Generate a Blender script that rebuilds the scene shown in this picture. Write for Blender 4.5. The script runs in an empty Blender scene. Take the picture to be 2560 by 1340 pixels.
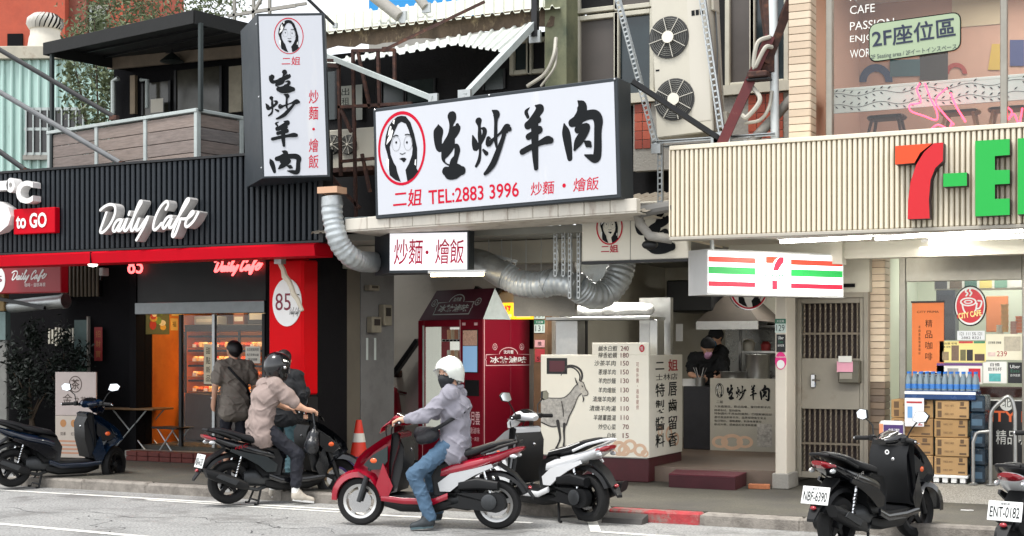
import bpy, math, random
import numpy as np
from mathutils import Vector, Matrix
R = math.radians
sc = bpy.context.scene
COL = sc.collection
rnd = random.Random(7)

# ---------------------------------------------------------------- camera
CAM_F, CAM_TH, CAM_H, HOR = 3500.0, R(26), 1.72, 870.0
cam_data = bpy.data.cameras.new('camera')
cam = bpy.data.objects.new('camera', cam_data)
COL.objects.link(cam)
cam.location = (0, 0, CAM_H)
cam.rotation_euler = (R(90), 0, CAM_TH)
cam_data.sensor_width = 36
cam_data.lens = 36 * CAM_F / 2560
cam_data.shift_y = 200 / 2560
cam_data.clip_end = 2000
sc.camera = cam

# ---------------------------------------------------------------- sky, sun, exposure
SUN_EL, SUN_AZ = R(66), R(200)          # azimuth measured clockwise from +Y: behind the camera, to the left
wd = bpy.data.worlds.new('World')
sc.world = wd
wd.use_nodes = True
wn = wd.node_tree
sky = wn.nodes.new('ShaderNodeTexSky')
sky.sky_type = 'NISHITA'
sky.sun_disc = False
sky.sun_elevation = SUN_EL
sky.sun_rotation = SUN_AZ
sky.dust_density = 1.0
sky.air_density = 1.0
hs = wn.nodes.new('ShaderNodeHueSaturation')
hs.inputs['Saturation'].default_value = 0.15   # overcast: grey-white cloud
wn.links.new(sky.outputs[0], hs.inputs['Color'])
bg = wn.nodes['Background']
wn.links.new(hs.outputs[0], bg.inputs[0])
bg.inputs[1].default_value = 0.15
sl = bpy.data.lights.new('sun', 'SUN')
sl.energy = 1.5
sl.angle = R(16)
sl.color = (1.0, 0.97, 0.92)
so = bpy.data.objects.new('sun', sl)
COL.objects.link(so)
sd = Vector((math.sin(SUN_AZ) * math.cos(SUN_EL), math.cos(SUN_AZ) * math.cos(SUN_EL), math.sin(SUN_EL)))
so.rotation_euler = sd.to_track_quat('Z', 'Y').to_euler()
so.location = (0, 0, 30)
sc.view_settings.view_transform = 'Standard'
sc.view_settings.look = 'None'
sc.view_settings.gamma = 1
sc.view_settings.exposure = 1.1
sc.render.engine = 'CYCLES'
sc.cycles.use_denoising = True
sc.cycles.max_bounces = 6
sc.cycles.diffuse_bounces = 4
sc.cycles.caustics_reflective = False
sc.cycles.caustics_refractive = False
sc.cycles.sample_clamp_indirect = 4.0

# ---------------------------------------------------------------- placing: rays through the surveyed camera onto real planes
_c, _s = math.cos(CAM_TH), math.sin(CAM_TH)
CAMP = Vector((0, 0, CAM_H))
def ray(px, py):
    u = (px - 1280) / CAM_F
    return Vector((-_s + u * _c, _c + u * _s, (HOR - py) / CAM_F))
def gp(px, py, z=0.0):
    d = ray(px, py)
    return CAMP + d * ((z - CAM_H) / d.z)
def fp(px, py, Y):
    d = ray(px, py)
    return CAMP + d * (Y / d.y)
class Fr:
    """upright face: origin o, turned by a about z, rolled by r in its own plane"""
    def __init__(s, o, a=0.0, r=0.0):
        s.o = Vector(o); s.a = a; s.r = r
        s.M = Matrix.Rotation(a, 3, 'Z') @ Matrix.Rotation(r, 3, 'Y')
        s.ex, s.ey, s.ez = s.M.col[0].copy(), s.M.col[1].copy(), s.M.col[2].copy()
    def at(s, px, py, dy=0.0):
        d = ray(px, py)
        o = s.o + s.ey * dy
        t = (o - CAMP).dot(s.ey) / d.dot(s.ey)
        p = CAMP + d * t - s.o
        return (p.dot(s.ex), p.dot(s.ez))
    def X(s, px, py=700): return s.at(px, py)[0]
    def Z(s, px, py): return s.at(px, py)[1]
def sidepx(X, px):
    """Y at which the plane x = X is seen at column px"""
    d = ray(px, 870)
    return X / d.x * d.y

# ---------------------------------------------------------------- objects
def tag(o, label=None, cat=None, group=None, kind=None):
    if label: o['label'] = label
    if cat: o['category'] = cat
    if group: o['group'] = group
    if kind: o['kind'] = kind
    return o
def thing(name, label, cat, loc=(0, 0, 0), rz=0.0, group=None, ry=0.0, fr=None):
    o = bpy.data.objects.new(name, None)
    COL.objects.link(o)
    o.empty_display_size = 0.1
    if fr is not None: loc, rz, ry = fr.o, fr.a, fr.r
    o.location = loc
    o.rotation_mode = 'XYZ'
    o.rotation_euler = (0, ry, rz)
    return tag(o, label, cat, group)
def kids(o):
    return [c for c in COL.objects if c.parent is o]
def copy_tree(o, parent=None, label=None):
    c = o.copy(); COL.objects.link(c)
    if parent is not None: c.parent = parent
    if label: c['label'] = label
    for ch in kids(o): copy_tree(ch, c)
    return c
def ring_pts(n, rx, rz, cx=0, cz=0, a0=0.0, a1=2 * math.pi, closed=True):
    m = n if closed else n - 1
    return [(cx + rx * math.cos(a0 + (a1 - a0) * i / m), cz + rz * math.sin(a0 + (a1 - a0) * i / m)) for i in range(n)]
def catmull(P, k=6):
    P = [np.array(p, float) for p in P]
    out = []
    for i in range(len(P) - 1):
        p0 = P[i - 1] if i else 2 * P[0] - P[1]
        p1, p2 = P[i], P[i + 1]
        p3 = P[i + 2] if i + 2 < len(P) else 2 * P[-1] - P[-2]
        for j in range(k):
            t = j / k
            out.append(0.5 * (2 * p1 + (p2 - p0) * t + (2 * p0 - 5 * p1 + 4 * p2 - p3) * t * t + (3 * p1 - p0 - 3 * p2 + p3) * t ** 3))
    out.append(P[-1])
    return out
class MB:
    def __init__(s):
        s.v = []; s.f = []
    def add(s, v, f):
        b = len(s.v)
        s.v += [tuple(p) for p in v]
        s.f += [tuple(i + b for i in q) for q in f]
        return s
    def box(s, x0, x1, y0, y1, z0, z1, b=0.0):
        if x0 > x1: x0, x1 = x1, x0
        if y0 > y1: y0, y1 = y1, y0
        if z0 > z1: z0, z1 = z1, z0
        if b <= 0:
            v = [(x, y, z) for x in (x0, x1) for y in (y0, y1) for z in (z0, z1)]
            return s.add(v, [(0, 1, 3, 2), (4, 6, 7, 5), (0, 4, 5, 1), (2, 3, 7, 6), (0, 2, 6, 4), (1, 5, 7, 3)])
        b = min(b, (x1 - x0) * .45, (y1 - y0) * .45, (z1 - z0) * .45)
        v = []; idx = {}
        for i, x in enumerate((x0, x1)):
            for j, y in enumerate((y0, y1)):
                for k, z in enumerate((z0, z1)):
                    sx, sy, sz = (1, -1)[i], (1, -1)[j], (1, -1)[k]
                    idx[i, j, k, 0] = len(v); v.append((x, y + sy * b, z + sz * b))
                    idx[i, j, k, 1] = len(v); v.append((x + sx * b, y, z + sz * b))
                    idx[i, j, k, 2] = len(v); v.append((x + sx * b, y + sy * b, z))
        f = []
        for i in (0, 1):
            f.append([idx[i, 0, 0, 0], idx[i, 0, 1, 0], idx[i, 1, 1, 0], idx[i, 1, 0, 0]][::(1 if i == 0 else -1)])
            f.append([idx[0, i, 0, 1], idx[1, i, 0, 1], idx[1, i, 1, 1], idx[0, i, 1, 1]][::(1 if i == 0 else -1)])
            f.append([idx[0, 0, i, 2], idx[0, 1, i, 2], idx[1, 1, i, 2], idx[1, 0, i, 2]][::(1 if i == 0 else -1)])
        for i in (0, 1):
            for j in (0, 1):
                q = 1 if i == j else -1
                f.append([idx[i, j, 0, 0], idx[i, j, 0, 1], idx[i, j, 1, 1], idx[i, j, 1, 0]][::-q])
                f.append([idx[0, i, j, 1], idx[0, i, j, 2], idx[1, i, j, 2], idx[1, i, j, 1]][::-q])
                f.append([idx[i, 0, j, 2], idx[i, 0, j, 0], idx[i, 1, j, 0], idx[i, 1, j, 2]][::-q])
                for k in (0, 1):
                    t = [idx[i, j, k, 0], idx[i, j, k, 1], idx[i, j, k, 2]]
                    f.append(t if (i + j + k) % 2 == 0 else t[::-1])
        return s.add(v, f)
    def prism(s, pts, y0, y1):
        """outline in (x, z), extruded from y0 (front) to y1 (back)"""
        a = sum(pts[i][0] * pts[(i + 1) % len(pts)][1] - pts[(i + 1) % len(pts)][0] * pts[i][1] for i in range(len(pts)))
        if a < 0: pts = pts[::-1]
        n = len(pts)
        v = [(p[0], y0, p[1]) for p in pts] + [(p[0], y1, p[1]) for p in pts]
        f = [tuple(range(n)), tuple(range(2 * n - 1, n - 1, -1))]
        f += [(i, i + n, (i + 1) % n + n, (i + 1) % n) for i in range(n)]
        return s.add(v, f)
    def slab(s, pts, z0, z1):
        """outline in (x, y), extruded in z"""
        a = sum(pts[i][0] * pts[(i + 1) % len(pts)][1] - pts[(i + 1) % len(pts)][0] * pts[i][1] for i in range(len(pts)))
        if a < 0: pts = pts[::-1]
        n = len(pts)
        v = [(p[0], p[1], z0) for p in pts] + [(p[0], p[1], z1) for p in pts]
        f = [tuple(range(n - 1, -1, -1)), tuple(range(n, 2 * n))]
        f += [(i, (i + 1) % n, (i + 1) % n + n, i + n) for i in range(n)]
        return s.add(v, f)
    def flat(s, pts, y=0.0):
        a = sum(pts[i][0] * pts[(i + 1) % len(pts)][1] - pts[(i + 1) % len(pts)][0] * pts[i][1] for i in range(len(pts)))
        if a < 0: pts = pts[::-1]
        return s.add([(p[0], y, p[1]) for p in pts], [tuple(range(len(pts)))])
    def ring(s, outer, inner, y):
        n = len(outer)
        return s.add([(p[0], y, p[1]) for p in outer] + [(p[0], y, p[1]) for p in inner],
                     [(i, (i + 1) % n, (i + 1) % n + n, i + n) for i in range(n)])
    def loft(s, rings, caps=True):
        n = len(rings[0]); v = [p for r in rings for p in r]; f = []
        for k in range(len(rings) - 1):
            for i in range(n):
                j = (i + 1) % n
                f.append((k * n + i, k * n + j, (k + 1) * n + j, (k + 1) * n + i))
        if caps:
            f.append(tuple(range(n - 1, -1, -1)))
            f.append(tuple((len(rings) - 1) * n + i for i in range(n)))
        return s.add(v, f)
    def tube(s, path, r, n=8, closed=False, caps=True):
        P = [Vector(p) for p in path]; m = len(P)
        rr = r if isinstance(r, (list, tuple)) else [r] * m
        rings = []; up = None
        for i in range(m):
            if closed: t = P[(i + 1) % m] - P[i - 1]
            else: t = P[min(i + 1, m - 1)] - P[max(i - 1, 0)]
            t.normalize()
            if up is None:
                up = Vector((0, 0, 1)) if abs(t.z) < .9 else Vector((0, 1, 0))
            side = t.cross(up).normalized()
            up = side.cross(t).normalized()
            rings.append([P[i] + (side * math.cos(2 * math.pi * k / n) + up * math.sin(2 * math.pi * k / n)) * rr[i] for k in range(n)])
        if closed:
            rings.append(rings[0]); return s.loft(rings, False)
        return s.loft(rings, caps)
    def bar(s, p0, p1, w, h=None):
        """square bar"""
        h = w if h is None else h
        p0, p1 = Vector(p0), Vector(p1); t = (p1 - p0).normalized()
        up = Vector((0, 0, 1)) if abs(t.z) < .95 else Vector((0, 1, 0))
        sd_ = t.cross(up).normalized(); up = sd_.cross(t)
        q = [(-1, -1), (1, -1), (1, 1), (-1, 1)]
        return s.loft([[p + sd_ * (a * w / 2) + up * (b * h / 2) for a, b in q] for p in (p0, p1)])
    def lathe(s, prof, n=20, M=None):
        """profile (r, z) turned about z"""
        rings = [[Vector((r * math.cos(2 * math.pi * k / n), r * math.sin(2 * math.pi * k / n), z)) for k in range(n)] for r, z in prof]
        if M is not None: rings = [[M @ p for p in q] for q in rings]
        return s.loft(rings, True)
    def ell(s, c, rx, ry, rz, n=14, m=9):
        rings = []
        for j in range(1, m):
            a = math.pi * j / m - math.pi / 2
            rings.append([(c[0] + rx * math.cos(a) * math.cos(2 * math.pi * k / n), c[1] + ry * math.cos(a) * math.sin(2 * math.pi * k / n), c[2] + rz * math.sin(a)) for k in range(n)])
        b = len(s.v); s.loft(rings, False)
        lo, hi = len(s.v), len(s.v) + 1
        s.v += [(c[0], c[1], c[2] - rz), (c[0], c[1], c[2] + rz)]
        t = b + (m - 2) * n
        for k in range(n):
            s.f.append((lo, b + (k + 1) % n, b + k)); s.f.append((hi, t + k, t + (k + 1) % n))
        return s
    def ribbon(s, P, y0, depth=0.0, dy=2e-4, k=6, capround=True):
        """brush stroke through (x, z, width); depth > 0 gives a solid letter"""
        Q = catmull(P, k)
        L = []
        if capround:
            def cap(q, d, rev):
                o = []
                for t in (0.95, 0.75, 0.4):
                    w = q[2] * math.sqrt(1 - t * t)
                    o.append(np.array([q[0] + d[0] * t * q[2] / 2, q[1] + d[1] * t * q[2] / 2, w]))
                return o if rev else o[::-1]
            d0 = Q[0][:2] - Q[1][:2]; d0 /= (np.linalg.norm(d0) + 1e-9)
            d1 = Q[-1][:2] - Q[-2][:2]; d1 /= (np.linalg.norm(d1) + 1e-9)
            Q = cap(Q[0], d0, True) + Q + cap(Q[-1], d1, False)
        n = len(Q)
        for i in range(n):
            t = Q[min(i + 1, n - 1)][:2] - Q[max(i - 1, 0)][:2]
            t = t / (np.linalg.norm(t) + 1e-9)
            nx, nz = -t[1], t[0]
            w = max(Q[i][2], 1e-4) / 2
            y = y0 - i * dy
            L.append(((Q[i][0] + nx * w, y, Q[i][1] + nz * w), (Q[i][0] - nx * w, y, Q[i][1] - nz * w)))
        v = []; f = []
        if depth <= 0:
            for a, b in L: v += [a, b]
            for i in range(n - 1): f.append((2 * i, 2 * i + 1, 2 * i + 3, 2 * i + 2))
        else:
            for a, b in L: v += [a, b, (b[0], y0 + depth, b[2]), (a[0], y0 + depth, a[2])]
            for i in range(n - 1):
                for e in range(4):
                    f.append((4 * i + e, 4 * i + (e + 1) % 4, 4 * i + 4 + (e + 1) % 4, 4 * i + 4 + e))
            f.append((0, 3, 2, 1)); f.append((4 * n - 4, 4 * n - 3, 4 * n - 2, 4 * n - 1))
        return s.add(v, f)
    def xf(s, M):
        s.v = [tuple(M @ Vector(p)) for p in s.v]
        return s
    def mesh(s, name, mt, sharp=35):
        me = bpy.data.meshes.new(name)
        me.from_pydata(s.v, [], s.f)
        me.polygons.foreach_set('use_smooth', [True] * len(me.polygons))
        me.set_sharp_from_angle(angle=R(sharp))
        if mt is not None: me.materials.append(mt)
        me.update()
        return me
    def obj(s, name, mt, parent=None, loc=(0, 0, 0), sharp=35):
        return link(name, s.mesh(name, mt, sharp), parent, loc)
def link(name, me, parent=None, loc=(0, 0, 0), rz=0.0):
    o = bpy.data.objects.new(name, me)
    COL.objects.link(o)
    if parent is not None: o.parent = parent
    o.location = loc
    if rz: o.rotation_euler = (0, 0, rz)
    return o
def struct(name, mb, mt, parent=None):
    o = mb.obj(name, mt, parent)
    if parent is None: o['kind'] = 'structure'
    return o
def B(*a, **k): return MB().box(*a, **k)

# ---------------------------------------------------------------- materials
def lin(c):
    c = c / 255.0
    return c / 12.92 if c <= 0.04045 else ((c + 0.055) / 1.055) ** 2.4
_mats = {}
def mat(name, rgb, rough=0.5, metal=0.0, var=0.0, vs=6.0, bump=0.0, bs=40.0, emit=0.0, ecol=None, coat=0.0, speck=0.0, ss=60.0, dirt=None, ds=1.5, dt=(0.5, 0.7), spec=0.5, stretch=None, alpha=1.0, trans=0.0):
    """rgb in 0-255 screen values; var = mottling; dirt = second colour laid in patches"""
    if name in _mats: return _mats[name]
    m = bpy.data.materials.new(name); m.use_nodes = True
    nt = m.node_tree; N = nt.nodes; Lk = nt.links
    p = N['Principled BSDF']
    col = tuple(lin(c) for c in rgb) + (1,)
    p.inputs['Base Color'].default_value = col
    p.inputs['Roughness'].default_value = rough
    p.inputs['Metallic'].default_value = metal
    p.inputs['Specular IOR Level'].default_value = spec
    p.inputs['Coat Weight'].default_value = coat
    p.inputs['Coat Roughness'].default_value = 0.06
    if trans: p.inputs['Transmission Weight'].default_value = trans
    if alpha < 1: p.inputs['Alpha'].default_value = alpha
    if emit:
        p.inputs['Emission Color'].default_value = tuple(lin(c) for c in (ecol or rgb)) + (1,)
        p.inputs['Emission Strength'].default_value = emit
    if var or dirt or bump:
        tc = N.new('ShaderNodeTexCoord'); vec = tc.outputs['Object']
        if stretch:
            mp = N.new('ShaderNodeMapping'); mp.inputs['Scale'].default_value = stretch
            Lk.new(vec, mp.inputs['Vector']); vec = mp.outputs['Vector']
        cur = None
        if var:
            n1 = N.new('ShaderNodeTexNoise'); n1.inputs['Scale'].default_value = vs; n1.inputs['Detail'].default_value = 6; n1.inputs['Roughness'].default_value = 0.65
            Lk.new(vec, n1.inputs['Vector'])
            mr = N.new('ShaderNodeMapRange'); mr.inputs['From Min'].default_value = 0.25; mr.inputs['From Max'].default_value = 0.75
            mr.inputs['To Min'].default_value = 1 - var; mr.inputs['To Max'].default_value = 1 + var
            Lk.new(n1.outputs['Fac'], mr.inputs['Value'])
            mx = N.new('ShaderNodeVectorMath'); mx.operation = 'SCALE'
            mx.inputs[0].default_value = col[:3]
            Lk.new(mr.outputs[0], mx.inputs['Scale'])
            cur = mx.outputs[0]
            if speck:
                n4 = N.new('ShaderNodeTexNoise'); n4.inputs['Scale'].default_value = ss; n4.inputs['Detail'].default_value = 3
                Lk.new(vec, n4.inputs['Vector'])
                m4 = N.new('ShaderNodeMapRange'); m4.inputs['From Min'].default_value = 0.3; m4.inputs['From Max'].default_value = 0.7
                m4.inputs['To Min'].default_value = 1 - speck; m4.inputs['To Max'].default_value = 1 + speck
                Lk.new(n4.outputs['Fac'], m4.inputs['Value'])
                mm = N.new('ShaderNodeMath'); mm.operation = 'MULTIPLY'
                Lk.new(mr.outputs[0], mm.inputs[0]); Lk.new(m4.outputs[0], mm.inputs[1]); Lk.new(mm.outputs[0], mx.inputs['Scale'])
            Lk.new(cur, p.inputs['Base Color'])
            rr = N.new('ShaderNodeMapRange'); rr.inputs['To Min'].default_value = max(0.02, rough - 0.12); rr.inputs['To Max'].default_value = min(1, rough + 0.12)
            Lk.new(n1.outputs['Fac'], rr.inputs['Value']); Lk.new(rr.outputs[0], p.inputs['Roughness'])
        if dirt:
            n2 = N.new('ShaderNodeTexNoise'); n2.inputs['Scale'].default_value = ds; n2.inputs['Detail'].default_value = 8; n2.inputs['Roughness'].default_value = 0.7
            Lk.new(vec, n2.inputs['Vector'])
            mr2 = N.new('ShaderNodeMapRange'); mr2.inputs['From Min'].default_value = dt[0]; mr2.inputs['From Max'].default_value = dt[1]
            Lk.new(n2.outputs['Fac'], mr2.inputs['Value'])
            mix = N.new('ShaderNodeMix'); mix.data_type = 'RGBA'
            Lk.new(mr2.outputs[0], mix.inputs[0])
            if cur is not None: Lk.new(cur, mix.inputs[6])
            else: mix.inputs[6].default_value = col
            mix.inputs[7].default_value = tuple(lin(c) for c in dirt) + (1,)
            Lk.new(mix.outputs[2], p.inputs['Base Color'])
        if bump:
            n3 = N.new('ShaderNodeTexNoise'); n3.inputs['Scale'].default_value = bs; n3.inputs['Detail'].default_value = 4
            Lk.new(vec, n3.inputs['Vector'])
            bp = N.new('ShaderNodeBump'); bp.inputs['Strength'].default_value = bump; bp.inputs['Distance'].default_value = 0.02
            Lk.new(n3.outputs['Fac'], bp.inputs['Height']); Lk.new(bp.outputs[0], p.inputs['Normal'])
    _mats[name] = m
    return m
def glass(name, rgb=(255, 255, 255), tint=0.08, rough=0.02, fres=1.45):
    """thin window pane: mostly clear, glossy by fresnel"""
    if name in _mats: return _mats[name]
    m = bpy.data.materials.new(name); m.use_nodes = True
    nt = m.node_tree; N = nt.nodes; Lk = nt.links
    N.remove(N['Principled BSDF'])
    out = N['Material Output']
    tr = N.new('ShaderNodeBsdfTransparent'); tr.inputs[0].default_value = tuple(lin(c) * (1 - tint) for c in rgb) + (1,)
    gl = N.new('ShaderNodeBsdfGlossy'); gl.inputs['Roughness'].default_value = rough
    fr = N.new('ShaderNodeFresnel')
    ge = N.new('ShaderNodeNewGeometry'); mi = N.new('ShaderNodeMapRange')
    mi.inputs['To Min'].default_value = fres; mi.inputs['To Max'].default_value = 1 / fres
    Lk.new(ge.outputs['Backfacing'], mi.inputs['Value']); Lk.new(mi.outputs[0], fr.inputs[0])
    mx = N.new('ShaderNodeMixShader')
    Lk.new(fr.outputs[0], mx.inputs[0]); Lk.new(tr.outputs[0], mx.inputs[1]); Lk.new(gl.outputs[0], mx.inputs[2])
    Lk.new(mx.outputs[0], out.inputs[0])
    _mats[name] = m
    return m

# ---------------------------------------------------------------- lettering (font outlines turned into meshes)
_txt = {}
def glyphs(s, bold=0.0, depth=0.0, res=3):
    key = (s, bold, depth)
    if key not in _txt:
        cu = bpy.data.curves.new('t', 'FONT'); cu.body = s; cu.offset = bold; cu.extrude = depth; cu.resolution_u = res
        ob = bpy.data.objects.new('t', cu)
        me = bpy.data.meshes.new_from_object(ob)
        v = np.array([tuple(x.co) for x in me.vertices]) if len(me.vertices) else np.zeros((1, 3))
        f = [tuple(q.vertices) for q in me.polygons]
        bpy.data.objects.remove(ob); bpy.data.curves.remove(cu); bpy.data.meshes.remove(me)
        _txt[key] = (v, f)
    return _txt[key]
def text_mb(s, x0, x1, z0, z1, y=-0.004, bold=0.0, depth=0.0, shear=0.0, mb=None):
    v, f = glyphs(s, bold, 0.02 if depth else 0.0)
    v = v.copy()
    if shear: v[:, 0] += v[:, 1] * shear
    lo, hi = v.min(0), v.max(0)
    sx = (x1 - x0) / max(hi[0] - lo[0], 1e-6); sz = (z1 - z0) / max(hi[1] - lo[1], 1e-6)
    mb = mb or MB()
    yy = (lambda q: y) if not depth else (lambda q: y + (depth if q < 0 else 0.0))
    mb.add([(x0 + (p[0] - lo[0]) * sx, yy(p[2]), z0 + (p[1] - lo[1]) * sz) for p in v], f)
    return mb
def text(parent, s, x0, x1, z0, z1, mt, y=-0.004, name='lettering', **k):
    return text_mb(s, x0, x1, z0, z1, y, **k).obj(name, mt, parent)
def txp(parent, fr, s, px0, py0, px1, py1, mt, y=-0.004, name='lettering', **k):
    """lettering filling the photo box (px0,py0)-(px1,py1) as it falls on the face fr"""
    ym, xm = (py0 + py1) / 2, (px0 + px1) / 2
    return text(parent, s, fr.at(px0, ym)[0], fr.at(px1, ym)[0], fr.at(xm, py1)[1], fr.at(xm, py0)[1], mt, y, name, **k)
def vtext(parent, fr, s, px, py0, py1, w, mt, y=-0.004, mb=None, **k):
    """column of characters read downwards, one mesh"""
    mb = MB(); n = len(s); h = (py1 - py0) / n
    for i, ch in enumerate(s):
        a, b = py0 + h * (i + .08), py0 + h * (i + .92)
        x0, x1 = fr.at(px - w / 2, (a + b) / 2)[0], fr.at(px + w / 2, (a + b) / 2)[0]
        if ch == '・':
            c = fr.at(px, (a + b) / 2); r_ = (x1 - x0) * .14
            mb.flat(ring_pts(12, r_, r_, c[0], c[1]), y)
        else:
            text_mb(ch, x0, x1, fr.at(px, b)[1], fr.at(px, a)[1], y, mb=mb, **k)
    return mb.obj('lettering', mt, parent)
def pbox(fr, px0, py0, px1, py1):
    a, b = fr.at(px0, (py0 + py1) / 2)[0], fr.at(px1, (py0 + py1) / 2)[0]
    xm = (px0 + px1) / 2
    return a, b, fr.at(xm, py1)[1], fr.at(xm, py0)[1]
def panel(parent, fr, px0, py0, px1, py1, y0, y1, mt, name='panel', b=0.0):
    x0, x1, z0, z1 = pbox(fr, px0, py0, px1, py1)
    return B(x0, x1, y0, y1, z0, z1, b=b).obj(name, mt, parent)
def ptsp(fr, P, dy=0.0): return [fr.at(p[0], p[1], dy) for p in P]

# ---------------------------------------------------------------- organic shapes: distance field to mesh (surface nets)
def blob(prims, vox=0.012, k=0.03, cut=()):
    """prims: (p0, p1, r0, r1[, squash xyz]) tapered capsules, smoothly joined; cut: same, taken away"""
    P = [(np.array(q[0], float), np.array(q[1], float), q[2], q[3], np.array(q[4], float) if len(q) > 4 else None) for q in prims]
    lo = np.min([np.minimum(q[0], q[1]) - max(q[2], q[3]) * 1.6 for q in P], 0) - 3 * vox
    hi = np.max([np.maximum(q[0], q[1]) + max(q[2], q[3]) * 1.6 for q in P], 0) + 3 * vox
    n = np.ceil((hi - lo) / vox).astype(int) + 1
    gx, gy, gz = [lo[i] + np.arange(n[i]) * vox for i in range(3)]
    D = np.full(n, 1e3, np.float32)
    def one(q, sl):
        a, b, r0, r1, sq = q
        X = gx[sl[0]][:, None, None]; Y = gy[sl[1]][None, :, None]; Z = gz[sl[2]][None, None, :]
        d = b - a
        iq = np.ones(3) if sq is None else 1 / sq
        L = float(((d * iq) ** 2).sum()) + 1e-12
        t = np.clip(((X - a[0]) * d[0] * iq[0] ** 2 + (Y - a[1]) * d[1] * iq[1] ** 2 + (Z - a[2]) * d[2] * iq[2] ** 2) / L, 0, 1)
        e = np.sqrt(((X - a[0] - t * d[0]) * iq[0]) ** 2 + ((Y - a[1] - t * d[1]) * iq[1]) ** 2 + ((Z - a[2] - t * d[2]) * iq[2]) ** 2)
        return (e - (r0 + (r1 - r0) * t)).astype(np.float32)
    for q in P:
        m = max(q[2], q[3]) * (1 if q[4] is None else max(1, q[4].max())) + 3 * k + 3 * vox
        sl = []
        for i in range(3):
            l = min(q[0][i], q[1][i]) - m; h = max(q[0][i], q[1][i]) + m
            sl.append(slice(max(0, int((l - lo[i]) / vox)), min(n[i], int((h - lo[i]) / vox) + 2)))
        sl = tuple(sl)
        d = one(q, sl); o = D[sl]
        h = np.clip(0.5 + 0.5 * (o - d) / k, 0, 1)
        D[sl] = np.where(o > 100, d, o * (1 - h) + d * h - k * h * (1 - h))
    for q in cut:
        q = (np.array(q[0], float), np.array(q[1], float), q[2], q[3], np.array(q[4], float) if len(q) > 4 else None)
        D = np.maximum(D, -one(q, (slice(None),) * 3))
    # surface nets
    S = D < 0
    cells = np.zeros(np.array(n) - 1, bool); acc = np.zeros(tuple(np.array(n) - 1) + (3,), np.float32); cnt = np.zeros(np.array(n) - 1, np.float32)
    def sub(A, o): return A[o[0]:n[0] - 1 + o[0], o[1]:n[1] - 1 + o[1], o[2]:n[2] - 1 + o[2]]
    cor = [(i, j, l) for i in (0, 1) for j in (0, 1) for l in (0, 1)]
    for a in cor:
        for ax in range(3):
            if a[ax]: continue
            b = list(a); b[ax] = 1
            da, db = sub(D, a), sub(D, b)
            cr = sub(S, a) != sub(S, b)
            t = np.where(cr, da / np.where(cr, da - db, 1), 0)
            for i in range(3):
                acc[..., i] += np.where(cr, a[i] + (t if i == ax else 0), 0)
            cnt += cr; cells |= cr
    ids = np.full(cells.shape, -1, np.int64); w = np.argwhere(cells); ids[cells] = np.arange(len(w))
    V = (w + acc[cells] / cnt[cells][:, None]) * vox + lo
    Fc = []
    for ax in range(3):
        u, v_ = (ax + 1) % 3, (ax + 2) % 3
        s0 = [slice(None)] * 3; s1 = [slice(None)] * 3
        s0[ax] = slice(0, n[ax] - 1); s1[ax] = slice(1, n[ax])
        cr = S[tuple(s0)] != S[tuple(s1)]
        e = np.argwhere(cr)
        ok = (e[:, u] > 0) & (e[:, v_] > 0) & (e[:, u] < n[u] - 1) & (e[:, v_] < n[v_] - 1)
        e = e[ok]; ins = S[tuple(s0)][tuple(e.T)]
        q = []
        for du, dv in ((-1, -1), (0, -1), (0, 0), (-1, 0)):
            c = e.copy(); c[:, u] += du; c[:, v_] += dv
            q.append(ids[tuple(c.T)])
        q = np.stack(q, 1)
        q[~ins] = q[~ins][:, ::-1]
        Fc.append(q)
    Fc = np.concatenate(Fc)
    mb = MB(); mb.v = [tuple(p) for p in V]; mb.f = [tuple(int(i) for i in q) for q in Fc]
    return mb
# ================================================================ materials shared
M_ASPH = mat('asphalt', (150, 150, 148), 0.85, var=0.2, vs=1.6, speck=.42, ss=42, bump=0.6, bs=80, dirt=(120, 119, 117), ds=0.9, dt=(0.52, 0.62))
M_WALK = mat('pavement_grey', (82, 79, 70), 0.85, var=0.3, vs=2.4, speck=.22, ss=40, bump=0.25, bs=120, dirt=(70, 67, 64), ds=0.9, dt=(0.45, 0.7))
M_KERB = mat('kerb_concrete', (142, 136, 128), 0.85, var=0.25, vs=9, bump=0.5, bs=60, dirt=(98, 92, 86), ds=5, dt=(0.45, 0.7))
M_KRED = mat('kerb_red_paint', (166, 56, 60), 0.75, var=0.3, vs=9, bump=0.4, bs=60, dirt=(136, 116, 108), ds=6, dt=(0.46, 0.6))
M_LINE = mat('road_paint', (225, 224, 218), 0.7, var=0.12, vs=14, dirt=(150, 150, 150), ds=9, dt=(0.55, 0.75))
M_TERR = mat('terrazzo', (150, 146, 138), 0.6, var=0.85, vs=75, bump=0.1)
M_BLACK = mat('black_paint', (13, 14, 17), 0.5, var=0.3, vs=5)
M_DARK = mat('dark_wall', (9, 8, 12), 0.85, spec=.2, var=0.3, vs=2, bump=0.2)
M_CHAR = mat('charcoal_cladding', (30, 36, 42), 0.5, var=0.2, vs=3, spec=.35)
M_CHARB = mat('charcoal_backing', (7, 8, 10), 0.7, spec=.2)
M_WHITE = mat('white_paint', (232, 232, 230), 0.5, var=0.05, vs=3)
M_LETTER = mat('white_letter', (232, 230, 228), 0.35, var=0.03)
M_STEEL = mat('stainless', (170, 170, 168), 0.32, 0.9, var=0.12, vs=9)
M_GALV = mat('galvanised', (176, 180, 180), 0.42, 0.75, var=0.2, vs=12, dirt=(120, 112, 104), ds=6, dt=(0.55, 0.75))
M_CHROME = mat('chrome', (215, 216, 218), 0.12, 1.0)
M_RUST = mat('rusty_steel', (66, 45, 40), 0.8, 0.2, var=0.4, vs=14, dirt=(112, 74, 56), ds=9, dt=(0.5, 0.7))
M_RED = mat('cafe_red', (190, 0, 26), 0.55, spec=.12, var=0.08, vs=3)
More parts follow.
